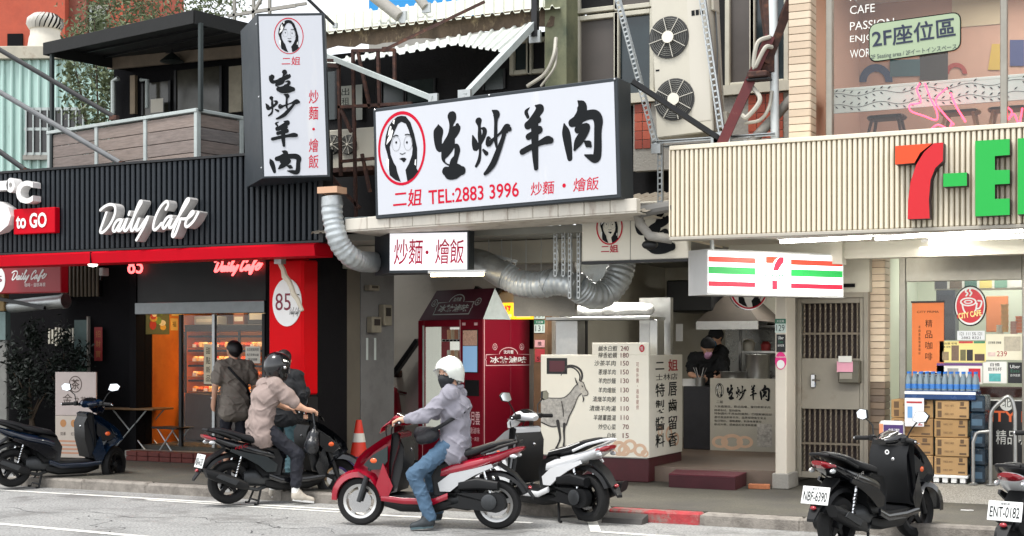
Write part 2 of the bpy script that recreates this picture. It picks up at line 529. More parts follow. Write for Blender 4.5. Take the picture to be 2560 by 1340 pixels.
M_REDP = mat('sign_red_print', (192, 4, 44), 0.6, spec=.2)
M_INK = mat('ink_black', (11, 15, 19), 0.6, spec=.2)
M_CREAM = mat('cream_panel', (226, 221, 206), 0.5, var=0.05, vs=2)
M_BEIGE = mat('beige_cladding', (228, 218, 196), 0.5, var=0.05, vs=3, dirt=(204, 192, 168), ds=3, dt=(0.55, 0.8))
M_CONC = mat('concrete', (150, 147, 140), 0.85, var=0.2, vs=4, bump=0.3, dirt=(112, 106, 98), ds=2, dt=(0.5, 0.75))
M_GLASS = glass('window_glass')
M_TUBE = mat('lit_tube', (255, 255, 250), 0.5, emit=9.0, ecol=(255, 252, 244))

# ================================================================ ground
KY = 13.0
struct('road', MB().add([(-400, -400, 0), (400, -400, 0), (400, 400, 0), (-400, 400, 0)], [(0, 1, 2, 3)]), M_ASPH)
struct('pavement', MB().box(-40, 14, KY + 0.16, 17.6, -0.1, 0.12), M_WALK)
kerb = struct('kerb', MB().box(-40, 14, KY + 0.01, KY + 0.155, -0.1, 0.10), M_KERB)
x = -19.0
while x < 3:
    w = 0.98
    red = -5.6 < x + .5 < -4.1
    mb = B(x + .006, x + w - .006, KY, KY + .162, -.05, .122 + rnd.uniform(-.006, .006), b=.022)
    mb.obj('kerbstone', M_KRED if red else M_KERB, kerb)
    x += w
def mark(p0, p1, w, name='road_marking'):
    a, b = gp(*p0), gp(*p1)
    d = (b - a).normalized(); n = Vector((-d.y, d.x, 0)) * w / 2
    o = MB().add([tuple(q + Vector((0, 0, .004))) for q in (a - n, b - n, b + n, a + n)], [(0, 1, 2, 3)]).obj(name, M_LINE)
    o['kind'] = 'structure'
mark((-60, 1222), (180, 1236), .10)
mark((185, 1236), (860, 1275), .10)
mark((365, 1250), (850, 1281), .08)
mark((-80, 1303), (380, 1344), .10)
mark((945, 1288), (1330, 1308), .10)
mark((1500, 1330), (2010, 1365), .10)
mark((1480, 1302), (1490, 1330), .10)
mark((855, 1262), (905, 1290), .10)
# hairline cracks in the asphalt
M_CRK = mat('crack_tar', (70, 70, 72), .9)
for i, (p, q) in enumerate((((-40, 1270), (520, 1300)), ((480, 1296), (860, 1330)), ((1000, 1330), (1420, 1334)), ((220, 1290), (300, 1338)), ((700, 1285), (640, 1338)), ((1600, 1325), (1760, 1338)))):
    a, b = gp(*p), gp(*q); d = (b - a).normalized(); n = Vector((-d.y, d.x, 0)); m = 26; v = []
    for k in range(m + 1):
        c = a.lerp(b, k / m) + n * (rnd.uniform(-.05, .05) + .12 * math.sin(k * .6 + i)); w = rnd.uniform(.002, .008)
        v += [c - n * w + Vector((0, 0, .003)), c + n * w + Vector((0, 0, .003))]
    o = MB().add(v, [(2 * k, 2 * k + 1, 2 * k + 3, 2 * k + 2) for k in range(m)]).obj('road_crack', M_CRK); o['kind'] = 'structure'
# terrazzo ramp before the convenience store
X0, X1 = fp(2150, 1200, 15.4).x, 1.5
struct('terrazzo_platform', MB().add([(X0, 15.0, .121), (X1, 15.0, .121), (X1, 15.45, .25), (X0, 15.45, .25), (X1, 17.5, .26), (X0, 17.5, .26), (X0, 17.5, .05), (X0, 15.0, .05)],
    [(0, 1, 2, 3), (3, 2, 4, 5), (0, 3, 5, 6, 7)]), M_TERR)
# ================================================================ left: cafe with terrace above
FA = Fr((0, 13.45, 0))
DAILY = [
 [(100,360),(190,290),(320,245),(425,290),(440,420),(375,590),(270,745),(150,845),(98,815),(150,660),(240,420)],
 [(575,585),(485,600),(405,715),(388,810),(440,825),(520,710),(598,590),(535,740),(500,815),(560,815),(640,700),(715,560),(650,740),(645,820),(700,815),(800,660),(940,400),(1035,240),(995,225),(915,400),(815,700),(800,820),(850,820),(930,680),(985,570),(930,740),(920,825),(980,810),(1090,660),(1185,545),(1090,760),(920,1040)],
 [(765,430),(745,490)],
 [(1565,420),(1615,330),(1580,250),(1450,365),(1335,590),(1290,790),(1330,845),(1410,780),(1470,710)],
 [(1690,570),(1600,590),(1515,710),(1498,795),(1550,805),(1700,600),(1645,750),(1650,810),(1720,780),(1850,580),(2060,265),(2025,235),(1930,400),(1825,650),(1725,890),(1712,1000),(1770,960),(1855,750),(1890,640),(1945,640),(2060,620),(2168,520),(2130,500),(2025,650),(1990,770),(2040,805),(2170,690),(2270,520)],
]
def daily(fr, box, y, depth=0.0, w=46, mt=None, parent=None, name='script_lettering', flip=None):
    """the script words fitted into a photo box on face fr"""
    x0, x1, z0, z1 = box
    k = (x1 - x0) / 2200.0; kz = (z1 - z0) / 840.0
    mb = MB()
    for i, s in enumerate(DAILY):
        mb.ribbon([(x0 + (p[0] - 80) * k, z0 + (1050 - p[1]) * kz, w * k * 1.05) for p in s], y - i * 3e-4, depth, dy=3e-5, k=4)
    return mb.obj(name, mt, parent)
# ---- signboard with upright ribs
t = thing('cafe_signboard', 'long charcoal ribbed signboard with white script lettering above the red canopy band', 'signboard', (0, 0, 0))
XL, XR = -15.6, FA.X(806, 520)
z0, z1 = 2.955, 3.985
B(XL, XR, 13.50, 13.62, z0, z1).obj('backing', M_CHARB, t)
sl_me = MB().prism([(-.026, 0), (.026, 0), (.026, z1 - z0), (-.026, z1 - z0)], 0, .05).mesh('slat', M_CHAR)
sl_me = B(-.026, .026, 0, .05, 0, z1 - z0, b=.008).mesh('slat', M_CHAR)
n = int((XR - XL - .1) / .0815)
for i in range(n): link('slat', sl_me, t, (XL + .05 + (i + .5) * .0815, 13.448, z0))
B(XL, XR + .02, 13.43, 13.66, z1 + .001, z1 + .03).obj('top_trim', M_BLACK, t)
B(XR - .04, XR + .02, 13.43, 13.64, z0, z1).obj('end_trim', M_BLACK, t)
B(XL, XR + .02, 13.43, 13.64, z0 - .025, z0 - .001).obj('bottom_trim', M_BLACK, t)
FL = Fr((0, 13.30, 0))
txp(t, FL, '85', -170, 456, 27, 588, M_LETTER, y=13.30, depth=.14, bold=.02, name='letter')
cx, cz = FL.at(26, 463)
MB().ring(ring_pts(24, .07, .095, cx, cz), ring_pts(24, .028, .038, cx, cz), 13.30).obj('letter', M_LETTER, t)
mb = MB()
for k in range(24):
    a0, a1 = 2 * math.pi * k / 24, 2 * math.pi * (k + 1) / 24
    for rx, rz, rv in ((.07, .095, 1), (.028, .038, -1)):
        q = [(cx + rx * math.cos(a), y, cz + rz * math.sin(a)) for a, y in ((a0, 13.30), (a1, 13.30), (a1, 13.45), (a0, 13.45))]
        mb.add(q[::rv], [(0, 1, 2, 3)])
mb.obj('letter', M_LETTER, t)
txp(t, FL, 'C', 40, 452, 82, 509, M_LETTER, y=13.30, depth=.14, bold=.035, name='letter')
x0, x1, a0, a1 = pbox(FA, 47, 522, 150, 585)
B(x0, x1, 13.36, 13.45, a0, a1, b=.006).obj('to_go_panel', M_RED, t)
text(t, 'to GO', x0 + .05, x1 - .13, a0 + .07, a1 - .06, M_LETTER, y=13.352, bold=.03)
FL2 = Fr((0, 13.30, 0))
daily(FL2, pbox(FL2, 249, 501, 498, 600), 13.302, .145, 47, mat('letter_return', (196, 194, 192), .5), t)
daily(FL2, pbox(FL2, 249, 501, 498, 600), 13.296, 0, 46, M_LETTER, t)
# ---- red canopy band
t = thing('cafe_canopy', 'bright red canopy band running under the charcoal signboard', 'canopy')
XR2 = FA.X(796, 620)
mb = MB().loft([[(x, 13.38, 2.775), (x, 13.36, 2.90), (x, 13.42, 2.925), (x, 13.75, 2.925), (x, 13.75, 2.775)] for x in (-15.6, XR2)])
mb.obj('band', M_RED, t)
B(-12.36, -12.35, 13.357, 13.40, 2.776, 2.915).obj('joint', M_DARK, t)
B(-15.6, XR2, 13.76, 16.4, 3.12, 3.2).obj('soffit', M_DARK, t)
lx, lz = FA.at(218, 650)
MB().lathe([(.0, -.03), (.05, -.02), (.06, 0), (.06, .02)], 16).obj('downlight', mat('downlight_glow', (255, 250, 240), .4, emit=3), t, (lx, 13.55, 2.772))
# ---- building shell
t = thing('cafe_building', 'dark cafe ground floor with lit doorway and red corner column', 'building')
XW = fp(766, 870, 14.1).x                         # dark party wall on the right, seen from its right side
B(XW - .35, XW, 14.16, 15.0, .12, 3.12).obj('party_wall', M_DARK, t)
B(-15.6, XW - .36, 18.9, 19.1, .12, 3.12).obj('back_wall', M_DARK, t)
XD = fp(340, 870, 16.0).x
XE = fp(664, 870, 16.0).x
B(-20, XD - .001, 16.2, 16.35, .12, 3.12).obj('front_wall', M_DARK, t)
B(XE, XW - .36, 16.0, 16.2, .12, 3.12).obj('front_wall', M_DARK, t)
B(XD, XE, 16.02, 16.2, 2.38, 3.12).obj('transom_wall', M_BLACK, t)
B(XD, XE, 15.97, 16.08, 2.21, 2.38, b=.006).obj('door_header', mat('header_steel', (120, 124, 126), .35, .7, var=.2, vs=5), t)
M_ORANGE = mat('orange_wall', (206, 116, 40), .6, var=.12, vs=2.5, dirt=(176, 82, 26), ds=1.6, dt=(.45, .75))
B(XD - .12, XD, 16.36, 18.9, .3, 3.12).obj('side_wall', M_ORANGE, t)
B(XD - .12, XD, 16.0, 16.19, .12, 3.12).obj('door_jamb', M_DARK, t)
B(XE + .02, XE + .12, 16.22, 18.9, .3, 3.12).obj('side_wall', M_DARK, t)
B(XD + .01, XE, 16.1, 18.9, .122, .30).obj('shop_floor', M_WALK, t)
B(XD + .01, XE, 16.22, 18.8, 2.62, 2.70).obj('ceiling', mat('shop_ceiling', (120, 80, 50), .7), t)
B(XD, XE, 15.75, 16.05, .121, .24, b=.01).obj('step', M_CONC, t)
# column, red wrap with white oval sign
XC0, XC1 = fp(670, 870, 14.0).x, fp(757, 870, 14.0).x
FC = Fr((0, 14.0, 0))
zc = FC.Z(720, 990)
B(XC0, XC1, 14.02, 14.34, .12, zc, b=.02).obj('column_base', M_BLACK, t)
B(XC0, XC1, 14.0, 14.34, zc + .001, 2.80, b=.03).obj('column', mat('column_red', (210, 0, 14), .5, spec=.12, var=.04), t)
t = thing('oval_sign', 'white oval sign with dark red 85 degree mark on the red column', 'sign', fr=Fr((0, 13.985, 0)))
FO = Fr((0, 13.985, 0))
ox, oz = FO.at(717, 756)
rx, rz = (FO.X(753, 756) - FO.X(681, 756)) / 2, (FO.Z(717, 697) - FO.Z(717, 817)) / 2
MB().prism(ring_pts(40, rx, rz, ox, oz), 0, .012).obj('oval_plate', M_WHITE, t)
M_MAROON = mat('maroon_print', (120, 16, 48), .5)
txp(t, FO, '85', 689, 733, 727, 776, M_MAROON)
cx, cz = FO.at(735, 738)
MB().ring(ring_pts(16, .018, .022, cx, cz), ring_pts(16, .011, .014, cx, cz), -.004).obj('lettering', M_INK, t)
txp(t, FO, 'C', 740, 735, 749, 755, M_INK)
q = pbox(FO, 724, 768, 750, 792)
daily(FO, q, -.004, 0, 40, M_INK, t)
t = thing('plastic_tie', 'twisted off-white plastic strip hanging in front of the oval sign', 'strip')
a, b = fp(700, 660, 13.8), fp(757, 778, 13.8)
P = [a + (b - a) * (i / 8) + Vector((.012 * math.sin(i * 2.3), 0, .01 * math.cos(i * 1.7))) for i in range(9)]
MB().tube(P, [.028, .03, .04, .034, .03, .034, .03, .026, .022], 7).obj('strip', mat('aged_plastic', (205, 196, 176), .6), t)
MB().box(a.x - .05, a.x + .05, 13.75, 13.85, a.z, 2.795).obj('clamp', M_GALV, t)
# ---- shop window and glazing
t = thing('glass_door', 'glass shop door with slim steel frame showing lit cake shelves', 'door')
for px in (452, 535, 660):
    xx = fp(px, 870, 16.05).x
    B(xx - .025, xx + .025, 16.03, 16.09, .30, 2.2, b=.004).obj('frame', M_BLACK if px != 535 else M_GALV, t)
xa, xb = fp(535, 870, 16.05).x, fp(660, 870, 16.05).x
B(xa + .03, xb - .03, 16.055, 16.06, .32, 2.19).obj('pane', M_GLASS, t)
xc = fp(452, 870, 16.05).x
B(xc + .03, xa - .03, 16.055, 16.06, .32, 2.19).obj('pane', M_GLASS, t)
# notices on the glass
FGL = Fr((0, 16.045, 0))
def notice(fr, px0, py0, px1, py1, label, body=None, base=(226, 222, 210), ink=M_INK, name='notice', cat='notice', group=None, th=.004):
    x0, x1, a0, a1 = pbox(fr, px0, py0, px1, py1)
    cx, cz = (x0 + x1) / 2, a0
    o = thing(name, label, cat, fr.o + fr.ex * cx + fr.ez * cz, fr.a, group)
    w, h = (x1 - x0) / 2, a1 - a0
    B(-w, w, -th, 0, 0, h).obj('sheet', mat('sheet_%d_%d_%d' % base, base, .6, var=.04), o)
    for (s, u0, v0, u1, v1, *mm) in (body or []):
        text(o, s, -w + 2 * w * u0, -w + 2 * w * u1, h * v0, h * v1, mm[0] if mm else ink, y=-th - .002)
    return o, w, h
notice(FGL, 614, 866, 651, 908, 'white printed notice taped to the right cake window', [('本店營業時間', .1, .72, .9, .9), ('每日新鮮出爐', .1, .42, .9, .58), ('歡迎選購', .2, .14, .8, .3)])
notice(FGL, 510, 860, 532, 960, 'tall narrow cream notice beside the door frame', [('甜', .25, .75, .75, .92), ('點', .25, .5, .75, .68), ('新', .25, .28, .75, .44), ('品', .25, .06, .75, .22)], base=(214, 200, 172))
FSW = Fr((XD + .002, 16.0, 0), R(90))             # the orange wall, looking from the shop
def side(px, py): return FSW.at(px, py)
o, w, h = notice(FSW, 364, 745, 423, 836, 'framed food poster with yellow and green print on the orange wall', [('新品上市', .15, .82, .85, .93, mat('poster_white', (235, 235, 220), .5))], base=(96, 104, 70), name='poster', cat='poster')
M_FOODS = [mat('food_%d' % i, c, .5, var=.3, vs=30) for i, c in enumerate(((214, 168, 70), (190, 60, 50), (232, 220, 180), (120, 150, 70)))]
for i in range(9):
    MB().prism(ring_pts(10, w * rnd.uniform(.2, .34), h * rnd.uniform(.08, .15), rnd.uniform(-.5, .5) * w, h * (.2 + .06 * i)), -.0065 - i * .0004, -.005).obj('print_shape', M_FOODS[i % 4], o)
notice(FSW, 429, 742, 455, 790, 'upper small yellow card on the orange wall', [('外送', .2, .55, .8, .8)], base=(226, 190, 110))
notice(FSW, 426, 796, 444, 826, 'lower small yellow card on the orange wall', [('福', .25, .3, .75, .75)], base=(222, 180, 96))
# ---- cake cabinet
CY = 16.95
FK = Fr((0, CY, 0))
cx0, cx1 = FK.X(460, 960), FK.X(660, 960)
t = thing('cake_cabinet', 'tall lit glass cake cabinet with four stocked shelves inside the cafe', 'display cabinet', (0, 0, 0))
zb, zt = .32, FK.Z(560, 828)
B(cx0, cx1, CY + .02, CY + .7, zb, FK.Z(560, 985), b=.01).obj('base', mat('cabinet_base', (52, 40, 36), .35, var=.3, vs=4), t)
B(cx0, cx1, CY, CY + .7, zt, zt + .10, b=.01).obj('top', M_BLACK, t)
B(cx0, cx1, CY + .66, CY + .70, FK.Z(560, 984), zt).obj('back', mat('glow_tinted_back', (190, 128, 62), .5), t)  # warm cabinet glow put into the back panel's colour
for xx in (cx0, cx0 + .0 + (cx1 - cx0) * .68, cx1 - .03):
    B(xx, xx + .03, CY, CY + .03, FK.Z(560, 984), zt).obj('mullion', M_BLACK, t)
shelfz = [FK.Z(560, y) for y in (980, 942, 904, 868)]
M_SHELF = mat('glow_tinted_shelf', (150, 110, 70), .3)  # opaque shelf, browned to carry the warm glow in its colour
M_WARM = mat('warm_strip', (255, 214, 150), .5, emit=16, ecol=(255, 180, 96))
for i, zz in enumerate(shelfz):
    B(cx0 + .03, cx1 - .03, CY + .05, CY + .64, zz - .012, zz).obj('shelf', M_SHELF, t)
    B(cx0 + .04, cx1 - .04, CY + .06, CY + .08, zz + .155, zz + .165).obj('light_strip', M_WARM, t)
    B(cx0 + .04, cx1 - .04, CY + .045, CY + .055, zz + .145, zz + .178).obj('strip_cover', M_BLACK, t)  # lip added to keep the glowing strips out of view
M_PAS = [mat('pastry_%d' % i, c, .45, var=.35, vs=40, bump=.3) for i, c in enumerate(((206, 150, 74), (226, 200, 150), (170, 92, 44), (236, 226, 206), (186, 60, 44)))]
mes = []
for i in range(5):
    mb = MB()
    if i % 2 == 0: mb.ell((0, 0, .038), .058, .05, .04, 10, 6)
    else: mb.lathe([(.0, 0), (.048, 0), (.052, .058), (.036, .075), (0, .078)], 10)
    mes.append(mb.mesh('pastry', M_PAS[i]))
words = ['bottom', 'second', 'third', 'top']
for i, zz in enumerate(shelfz):
    m = 13
    for k in range(m):
        for row in (0, 1):
            xx = cx0 + .10 + (cx1 - cx0 - .2) * (k + .3 * row) / m
            o = link('pastry', mes[(k * 7 + i * 3 + row) % 5], None, (xx + rnd.uniform(-.01, .01), CY + .17 + row * .16, zz + .001), rnd.uniform(0, 3))
            tag(o, 'small pastry set out on the %s shelf of the cake cabinet' % words[i], 'pastry', 'pastries on the %s shelf' % words[i])
    for k in range(6):
        xx = cx0 + .12 + (cx1 - cx0 - .3) * k / 5.5
        o = B(-.035, .035, 0, .002, 0, .045).obj('price_card', M_WHITE, None, (xx, CY + .095, zz + .001))
        tag(o, 'white price card at the front of the %s cake shelf' % words[i], 'card', 'price cards on the %s shelf' % words[i])
# things on top of the cabinet
for i, (px, w, h, c) in enumerate(((495, .22, .13, (186, 186, 180)), (578, .10, .17, (150, 92, 60)), (625, .18, .24, (60, 62, 66)))):
    xx = FK.X(px, 820)
    o = thing('carton', ['white low carton on top of the cake cabinet', 'brown narrow carton on top of the cake cabinet', 'dark tall carton on top of the cake cabinet'][i], 'carton', (xx, CY + .3, zt + .101))
    B(-w, w, -.12, .12, 0, h, b=.008).obj('box', mat('carton_%d' % i, c, .5, var=.1), o)
    B(-w * .8, w * .8, -.1215, -.1205, h * .3, h * .7).obj('label_print', M_CREAM, o)
lp = bpy.data.lights.new('shop_light', 'AREA'); lp.energy = 7; lp.color = (1, .72, .42); lp.size = 1.0
lo_ = bpy.data.objects.new('ceiling_lamp', lp); COL.objects.link(lo_); lo_.location = (XD + .9, 16.65, 2.6)
# ---- neon words in the transom
t = thing('neon_sign', 'glowing pink neon script above the cake window', 'neon sign', fr=Fr((0, 15.96, 0)))
FN = Fr((0, 15.96, 0))
M_NEON = mat('neon_pink', (255, 110, 110), .5, emit=2.2, ecol=(255, 84, 84))
daily(FN, pbox(FN, 536, 645, 655, 688), -.004, .02, 60, M_NEON, t, 'tube_lettering')
t = thing('neon_sign', 'glowing pink neon number 85 above the dark doorway', 'neon sign', fr=FN)
txp(t, FN, '85', 319, 642, 356, 684, M_NEON, depth=.02)
t = thing('wall_lamp', 'small unlit white lamp box on the dark wall near the neon number', 'lamp', fp(262, 680, 16.15))
B(-.03, .05, -.1, .04, -.06, .06, b=.01).obj('body', M_WHITE, t)
MB().tube([(0, -.06, -.06), (0, -.08, -.13)], .02, 8).obj('spout', M_BLACK, t)
# ---- hanging red box sign at far left
FH = Fr((0, 15.3, 0))
x0, x1, a0, a1 = pbox(FH, -60, 663, 152, 733)
t = thing('hanging_sign', 'hanging dark red cafe sign with white script at the left edge', 'sign', fr=FH)
B(x0, x1, 0, .16, a0, a1, b=.01).obj('box', mat('sign_dark_red', (124, 6, 22), .4, emit=.06, ecol=(190, 12, 34)), t)
daily(FH, pbox(FH, 30, 675, 118, 706), -.004, 0, 60, M_LETTER, t)
txp(t, FH, '咖啡・蛋糕專賣', 62, 707, 114, 717, M_LETTER)
MB().prism(ring_pts(28, .14, .19, FH.X(-4, 700), FH.Z(-4, 700)), -.006, .0).obj('disc', M_WHITE, t)
txp(t, FH, '85', -30, 690, 6, 706, M_MAROON, y=-.009)
for px in (20, 130): B(FH.X(px) - .01, FH.X(px) + .01, .07, .09, a1, 3.12).obj('hanger', M_BLACK, t)
# ribbed panel behind it, duct pipe
t = thing('ribbed_screen', 'brown ribbed metal screen high on the dark wall beside the hanging sign', 'screen')
FB = Fr((0, 16.1, 0))
x0, x1, a0, a1 = pbox(FB, 150, 655, 246, 742)
B(x0, x1, 16.14, 16.18, a0, a1).obj('backing', M_DARK, t)
me = B(-.022, .022, 0, .035, 0, a1 - a0, b=.008).mesh('rib', mat('rib_brown', (104, 96, 80), .6, var=.2))
for i in range(10): link('rib', me, t, (x0 + .04 + i * (x1 - x0 - .06) / 9.2, 16.10, a0))
t = thing('duct_pipe', 'dull silver duct pipe under the hanging red sign', 'pipe')
a, b = fp(-60, 775, 15.6), fp(165, 752, 15.6)
MB().tube([a, a + (b - a) * .5, b], .10, 16).obj('pipe', M_GALV, t)
MB().tube([b - (b - a) * .03, b], .112, 16).obj('collar', M_GALV, t)
MB().bar(fp(-60, 735, 15.45), fp(112, 770, 15.45), .05).obj('brace', M_BLACK, t)
# dim window with teal shutter and strip of red paper
t = thing('shutter_panel', 'narrow teal shutter with leaves in front of it in the dark entrance', 'shutter', fr=FB)
x0, x1, a0, a1 = pbox(FB, 190, 800, 222, 915)
B(x0, x1, -.04, 0, a0, a1, b=.004).obj('board', mat('teal_dull', (84, 104, 102), .6, var=.2), t)
B(x1 + .001, x1 + .03, -.05, 0, a0 - .1, a1 + .05).obj('frame', M_CONC, t)
notice(FB, 236, 818, 256, 902, 'narrow red paper couplet on the dark wall', [('招', .2, .7, .8, .9), ('財', .2, .4, .8, .6), ('寶', .2, .1, .8, .3)], base=(132, 28, 26), ink=mat('gold_ink', (150, 100, 40), .5), name='couplet', cat='paper')
t = thing('lattice_screen', 'white cut-out lattice panel behind the dark vines', 'screen', fr=FB)
x0, x1, a0, a1 = pbox(FB, 124, 818, 192, 868)
for i in range(8):
    B(x0 + (x1 - x0) * i / 8, x0 + (x1 - x0) * (i + .45) / 8, -.03, 0, a0 + rnd.uniform(0, .07), a1 - rnd.uniform(0, .05)).obj('lattice_bar', M_CREAM, t)
t = thing('gate_post', 'grey weathered gate leaf at the far left edge', 'gate', fr=Fr((0, 15.5, 0)))
FP = Fr((0, 15.5, 0))
x0, x1, a0, a1 = pbox(FP, -90, 850, 16, 1130)
B(x0, x1, 0, .06, .125, a1, b=.01).obj('leaf', mat('gate_grey', (112, 112, 108), .7, var=.25, vs=5), t)
B(x0, x1, -.02, .08, a1 + .001, a1 + .42).obj('teal_panel', mat('teal_dull2', (92, 112, 110), .6, var=.2), t)
B(x0, x1 - .02, -.03, .08, a1 + .43, a1 + .80, b=.01).obj('wood_frame', mat('ochre_wood', (126, 102, 58), .6, var=.2), t)
# ---- planting
def leaf_mesh(mb, c, size, n=None):
    n = n or Vector((rnd.uniform(-1, 1), rnd.uniform(-1, 1), rnd.uniform(-.3, 1))).normalized()
    u = n.orthogonal().normalized(); u.rotate(Matrix.Rotation(rnd.uniform(0, 6.28), 3, n))
    w = n.cross(u); l = size * rnd.uniform(.7, 1.3)
    c = Vector(c)
    mb.add([c - u * l, c - w * l * .36 + n * l * .1, c + u * l, c + w * l * .36 + n * l * .1], [(0, 1, 2), (0, 2, 3)])
def foliage(c, rad, count, size, clumps=14):
    mb = MB()
    cl = []
    for i in range(clumps):
        d = Vector((rnd.gauss(0, 1), rnd.gauss(0, 1), rnd.gauss(0, 1))).normalized() * rnd.uniform(.35, 1) ** .6
        cl.append((Vector((c[0] + d.x * rad[0], c[1] + d.y * rad[1], c[2] + d.z * rad[2])), rnd.uniform(.22, .42)))
    for i in range(count):
        q, s = cl[i % clumps]
        d = Vector((rnd.gauss(0, .5), rnd.gauss(0, .5), rnd.gauss(0, .5)))
        leaf_mesh(mb, (q.x + d.x * rad[0] * s, q.y + d.y * rad[1] * s, q.z + d.z * rad[2] * s), size)
    return mb
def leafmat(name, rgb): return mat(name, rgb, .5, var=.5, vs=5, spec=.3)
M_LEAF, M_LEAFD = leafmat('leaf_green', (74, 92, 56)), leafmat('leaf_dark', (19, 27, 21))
def plant(name, label, cat, base, top, rad, count, size, m=None, clumps=14, pot=None):
    o = thing(name, label, cat, base)
    h = top
    if pot:
        MB().lathe([(pot * .7, 0), (pot, .28), (pot * 1.05, .30), (pot * .9, .30), (pot * .85, .26)], 16).obj('pot', mat('pot_grey', (86, 82, 78), .7, var=.2), o)
    tr = MB()
    tr.tube([(0, 0, 0), (.03, .02, h * .3), (-.02, .0, h * .62)], [.04 + h * .012, .03 + h * .008, .02], 8)
    for i in range(6):
        a = i * 1.05; tr.tube([(0, 0, h * (.3 + .05 * i)), (math.cos(a) * rad[0] * .4, math.sin(a) * rad[1] * .4, h * (.5 + .05 * i)), (math.cos(a) * rad[0] * .75, math.sin(a) * rad[1] * .75, h * (.62 + .05 * i))], [.022, .014, .006], 5)
    tr.obj('trunk', mat('bark', (70, 58, 46), .9, var=.3, vs=12), o)
    foliage((0, 0, h * .75), rad, count, size, clumps).obj('crown', m or M_LEAF, o)
    return o
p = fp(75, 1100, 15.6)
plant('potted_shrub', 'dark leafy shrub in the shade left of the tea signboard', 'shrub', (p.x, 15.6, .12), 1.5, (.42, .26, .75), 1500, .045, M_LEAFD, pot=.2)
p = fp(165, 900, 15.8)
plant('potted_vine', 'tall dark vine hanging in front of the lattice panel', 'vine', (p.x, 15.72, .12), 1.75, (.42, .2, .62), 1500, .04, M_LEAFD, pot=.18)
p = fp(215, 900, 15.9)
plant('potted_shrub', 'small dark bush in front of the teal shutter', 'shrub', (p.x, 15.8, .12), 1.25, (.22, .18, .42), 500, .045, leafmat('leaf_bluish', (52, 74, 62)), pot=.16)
# ---- tea signboard, folding table, stools
FT = Fr((fp(188, 900, 15.35).x, 15.35, .12), R(8))
t = thing('tea_signboard', 'pale standing signboard with tea characters behind the blue scooter', 'signboard', fr=FT)
x0, x1, a0, a1 = pbox(FT, 138, 930, 240, 1160)
xm = (a1 + 0) * .47
w = (x1 - x0)
B(x0, x1, 0, .03, a1 * .5, a1, b=.004).obj('upper_board', mat('tea_board', (204, 190, 184), .55, var=.06), t)
B(x0 + .0, x1 - .1 * w, 0, .03, .02, a1 * .497, b=.004).obj('lower_board', mat('tea_board2', (208, 196, 182), .55, var=.06), t)
M_BRUSH = mat('brown_ink', (82, 66, 58), .6)
cx, cz = x0 + w * .5, a1 * .86
MB().ring(ring_pts(28, .11, .12, cx, cz), ring_pts(28, .098, .107, cx, cz), -.004).obj('emblem', M_BRUSH, t)
text(t, '茶', cx - .07, cx + .07, cz - .075, cz + .075, M_BRUSH, bold=.01)
text(t, '之茶饗', x0 + w * .45, x1 - .05, a1 * .62, a1 * .72, M_BRUSH, shear=.15)
text(t, '金', x0 + w * .18, x0 + w * .42, a1 * .63, a1 * .75, M_BRUSH, shear=.15)
for i in range(3):
    cx = x0 + w * (.2 + .26 * i)
    MB().prism(ring_pts(18, .05, .055, cx, a1 * .41), -.004, .0).obj('drink_print', mat('tea_print', (196, 138, 84), .5), t)
    text(t, ['奶茶', '紅茶', '綠茶'][i], cx - .045, cx + .045, a1 * .27, a1 * .31, M_BRUSH)
for i in range(4): B(x0 + w * .1, x0 + w * .8, -.002, 0, a1 * (.06 + .045 * i), a1 * (.08 + .045 * i)).obj('menu_line', mat('tea_pink', (206, 150, 120), .5), t)
def folding_table(name, label, cat, base, w, d, h, rz, topm):
    o = thing(name, label, cat, base, rz)
    B(-w / 2, w / 2, -d / 2, d / 2, h - .03, h, b=.008).obj('tabletop', topm, o)
    for s in (-1, 1):
        q = MB(); q.tube([(-w * .40, s * d * .42, .012), (w * .34, s * d * .42, h - .03)], .011, 8); q.obj('leg', M_GALV, o)
        q = MB(); q.tube([(w * .40, s * d * .36, .012), (-w * .34, s * d * .36, h - .03)], .011, 8); q.obj('leg', M_GALV, o)
        B(s * w * .40 - .012, s * w * .40 + .012, -d * .42, d * .42, 0, .022).obj('foot_bar', M_GALV, o)
    return o
p = gp(345, 1140, .12)
folding_table('folding_table', 'wooden topped folding table with crossed steel legs outside the cafe', 'table', (p.x, p.y, .12), .92, .5, .72, R(3), mat('table_wood', (120, 92, 62), .5, var=.2, vs=8))
p = gp(418, 1145, .12)
folding_table('folding_stool', 'dark folding stool with crossed legs right of the folding table', 'stool', (p.x + .1, p.y, .12), .5, .36, .46, R(-6), M_BLACK)
p = gp(300, 1120, .12)
o = folding_table('folding_stool', 'black folding chair pushed behind the folding table', 'stool', (p.x + .3, p.y + .35, .12), .42, .36, .46, R(12), M_BLACK)
B(-.2, .2, .17, .19, .5, .82, b=.01).obj('backrest', M_BLACK, o)
MB().tube([(-.19, .16, .44), (-.19, .18, .82)], .011, 6).obj('back_post', M_BLACK, o)
MB().tube([(.19, .16, .44), (.19, .18, .82)], .011, 6).obj('back_post', M_BLACK, o)
t = thing('entrance_step', 'low dark red brick step before the cafe door', 'step', (gp(500, 1150, .12).x, 15.6, .12))
for k in range(2):
    for i in range(9):
        B(-.9 + i * .2, -.9 + i * .2 + .19, -.1, .1, k * .07, k * .07 + .065, b=.006).obj('brick', mat('brick_dark', (96, 44, 38), .8, var=.3, vs=14), t)
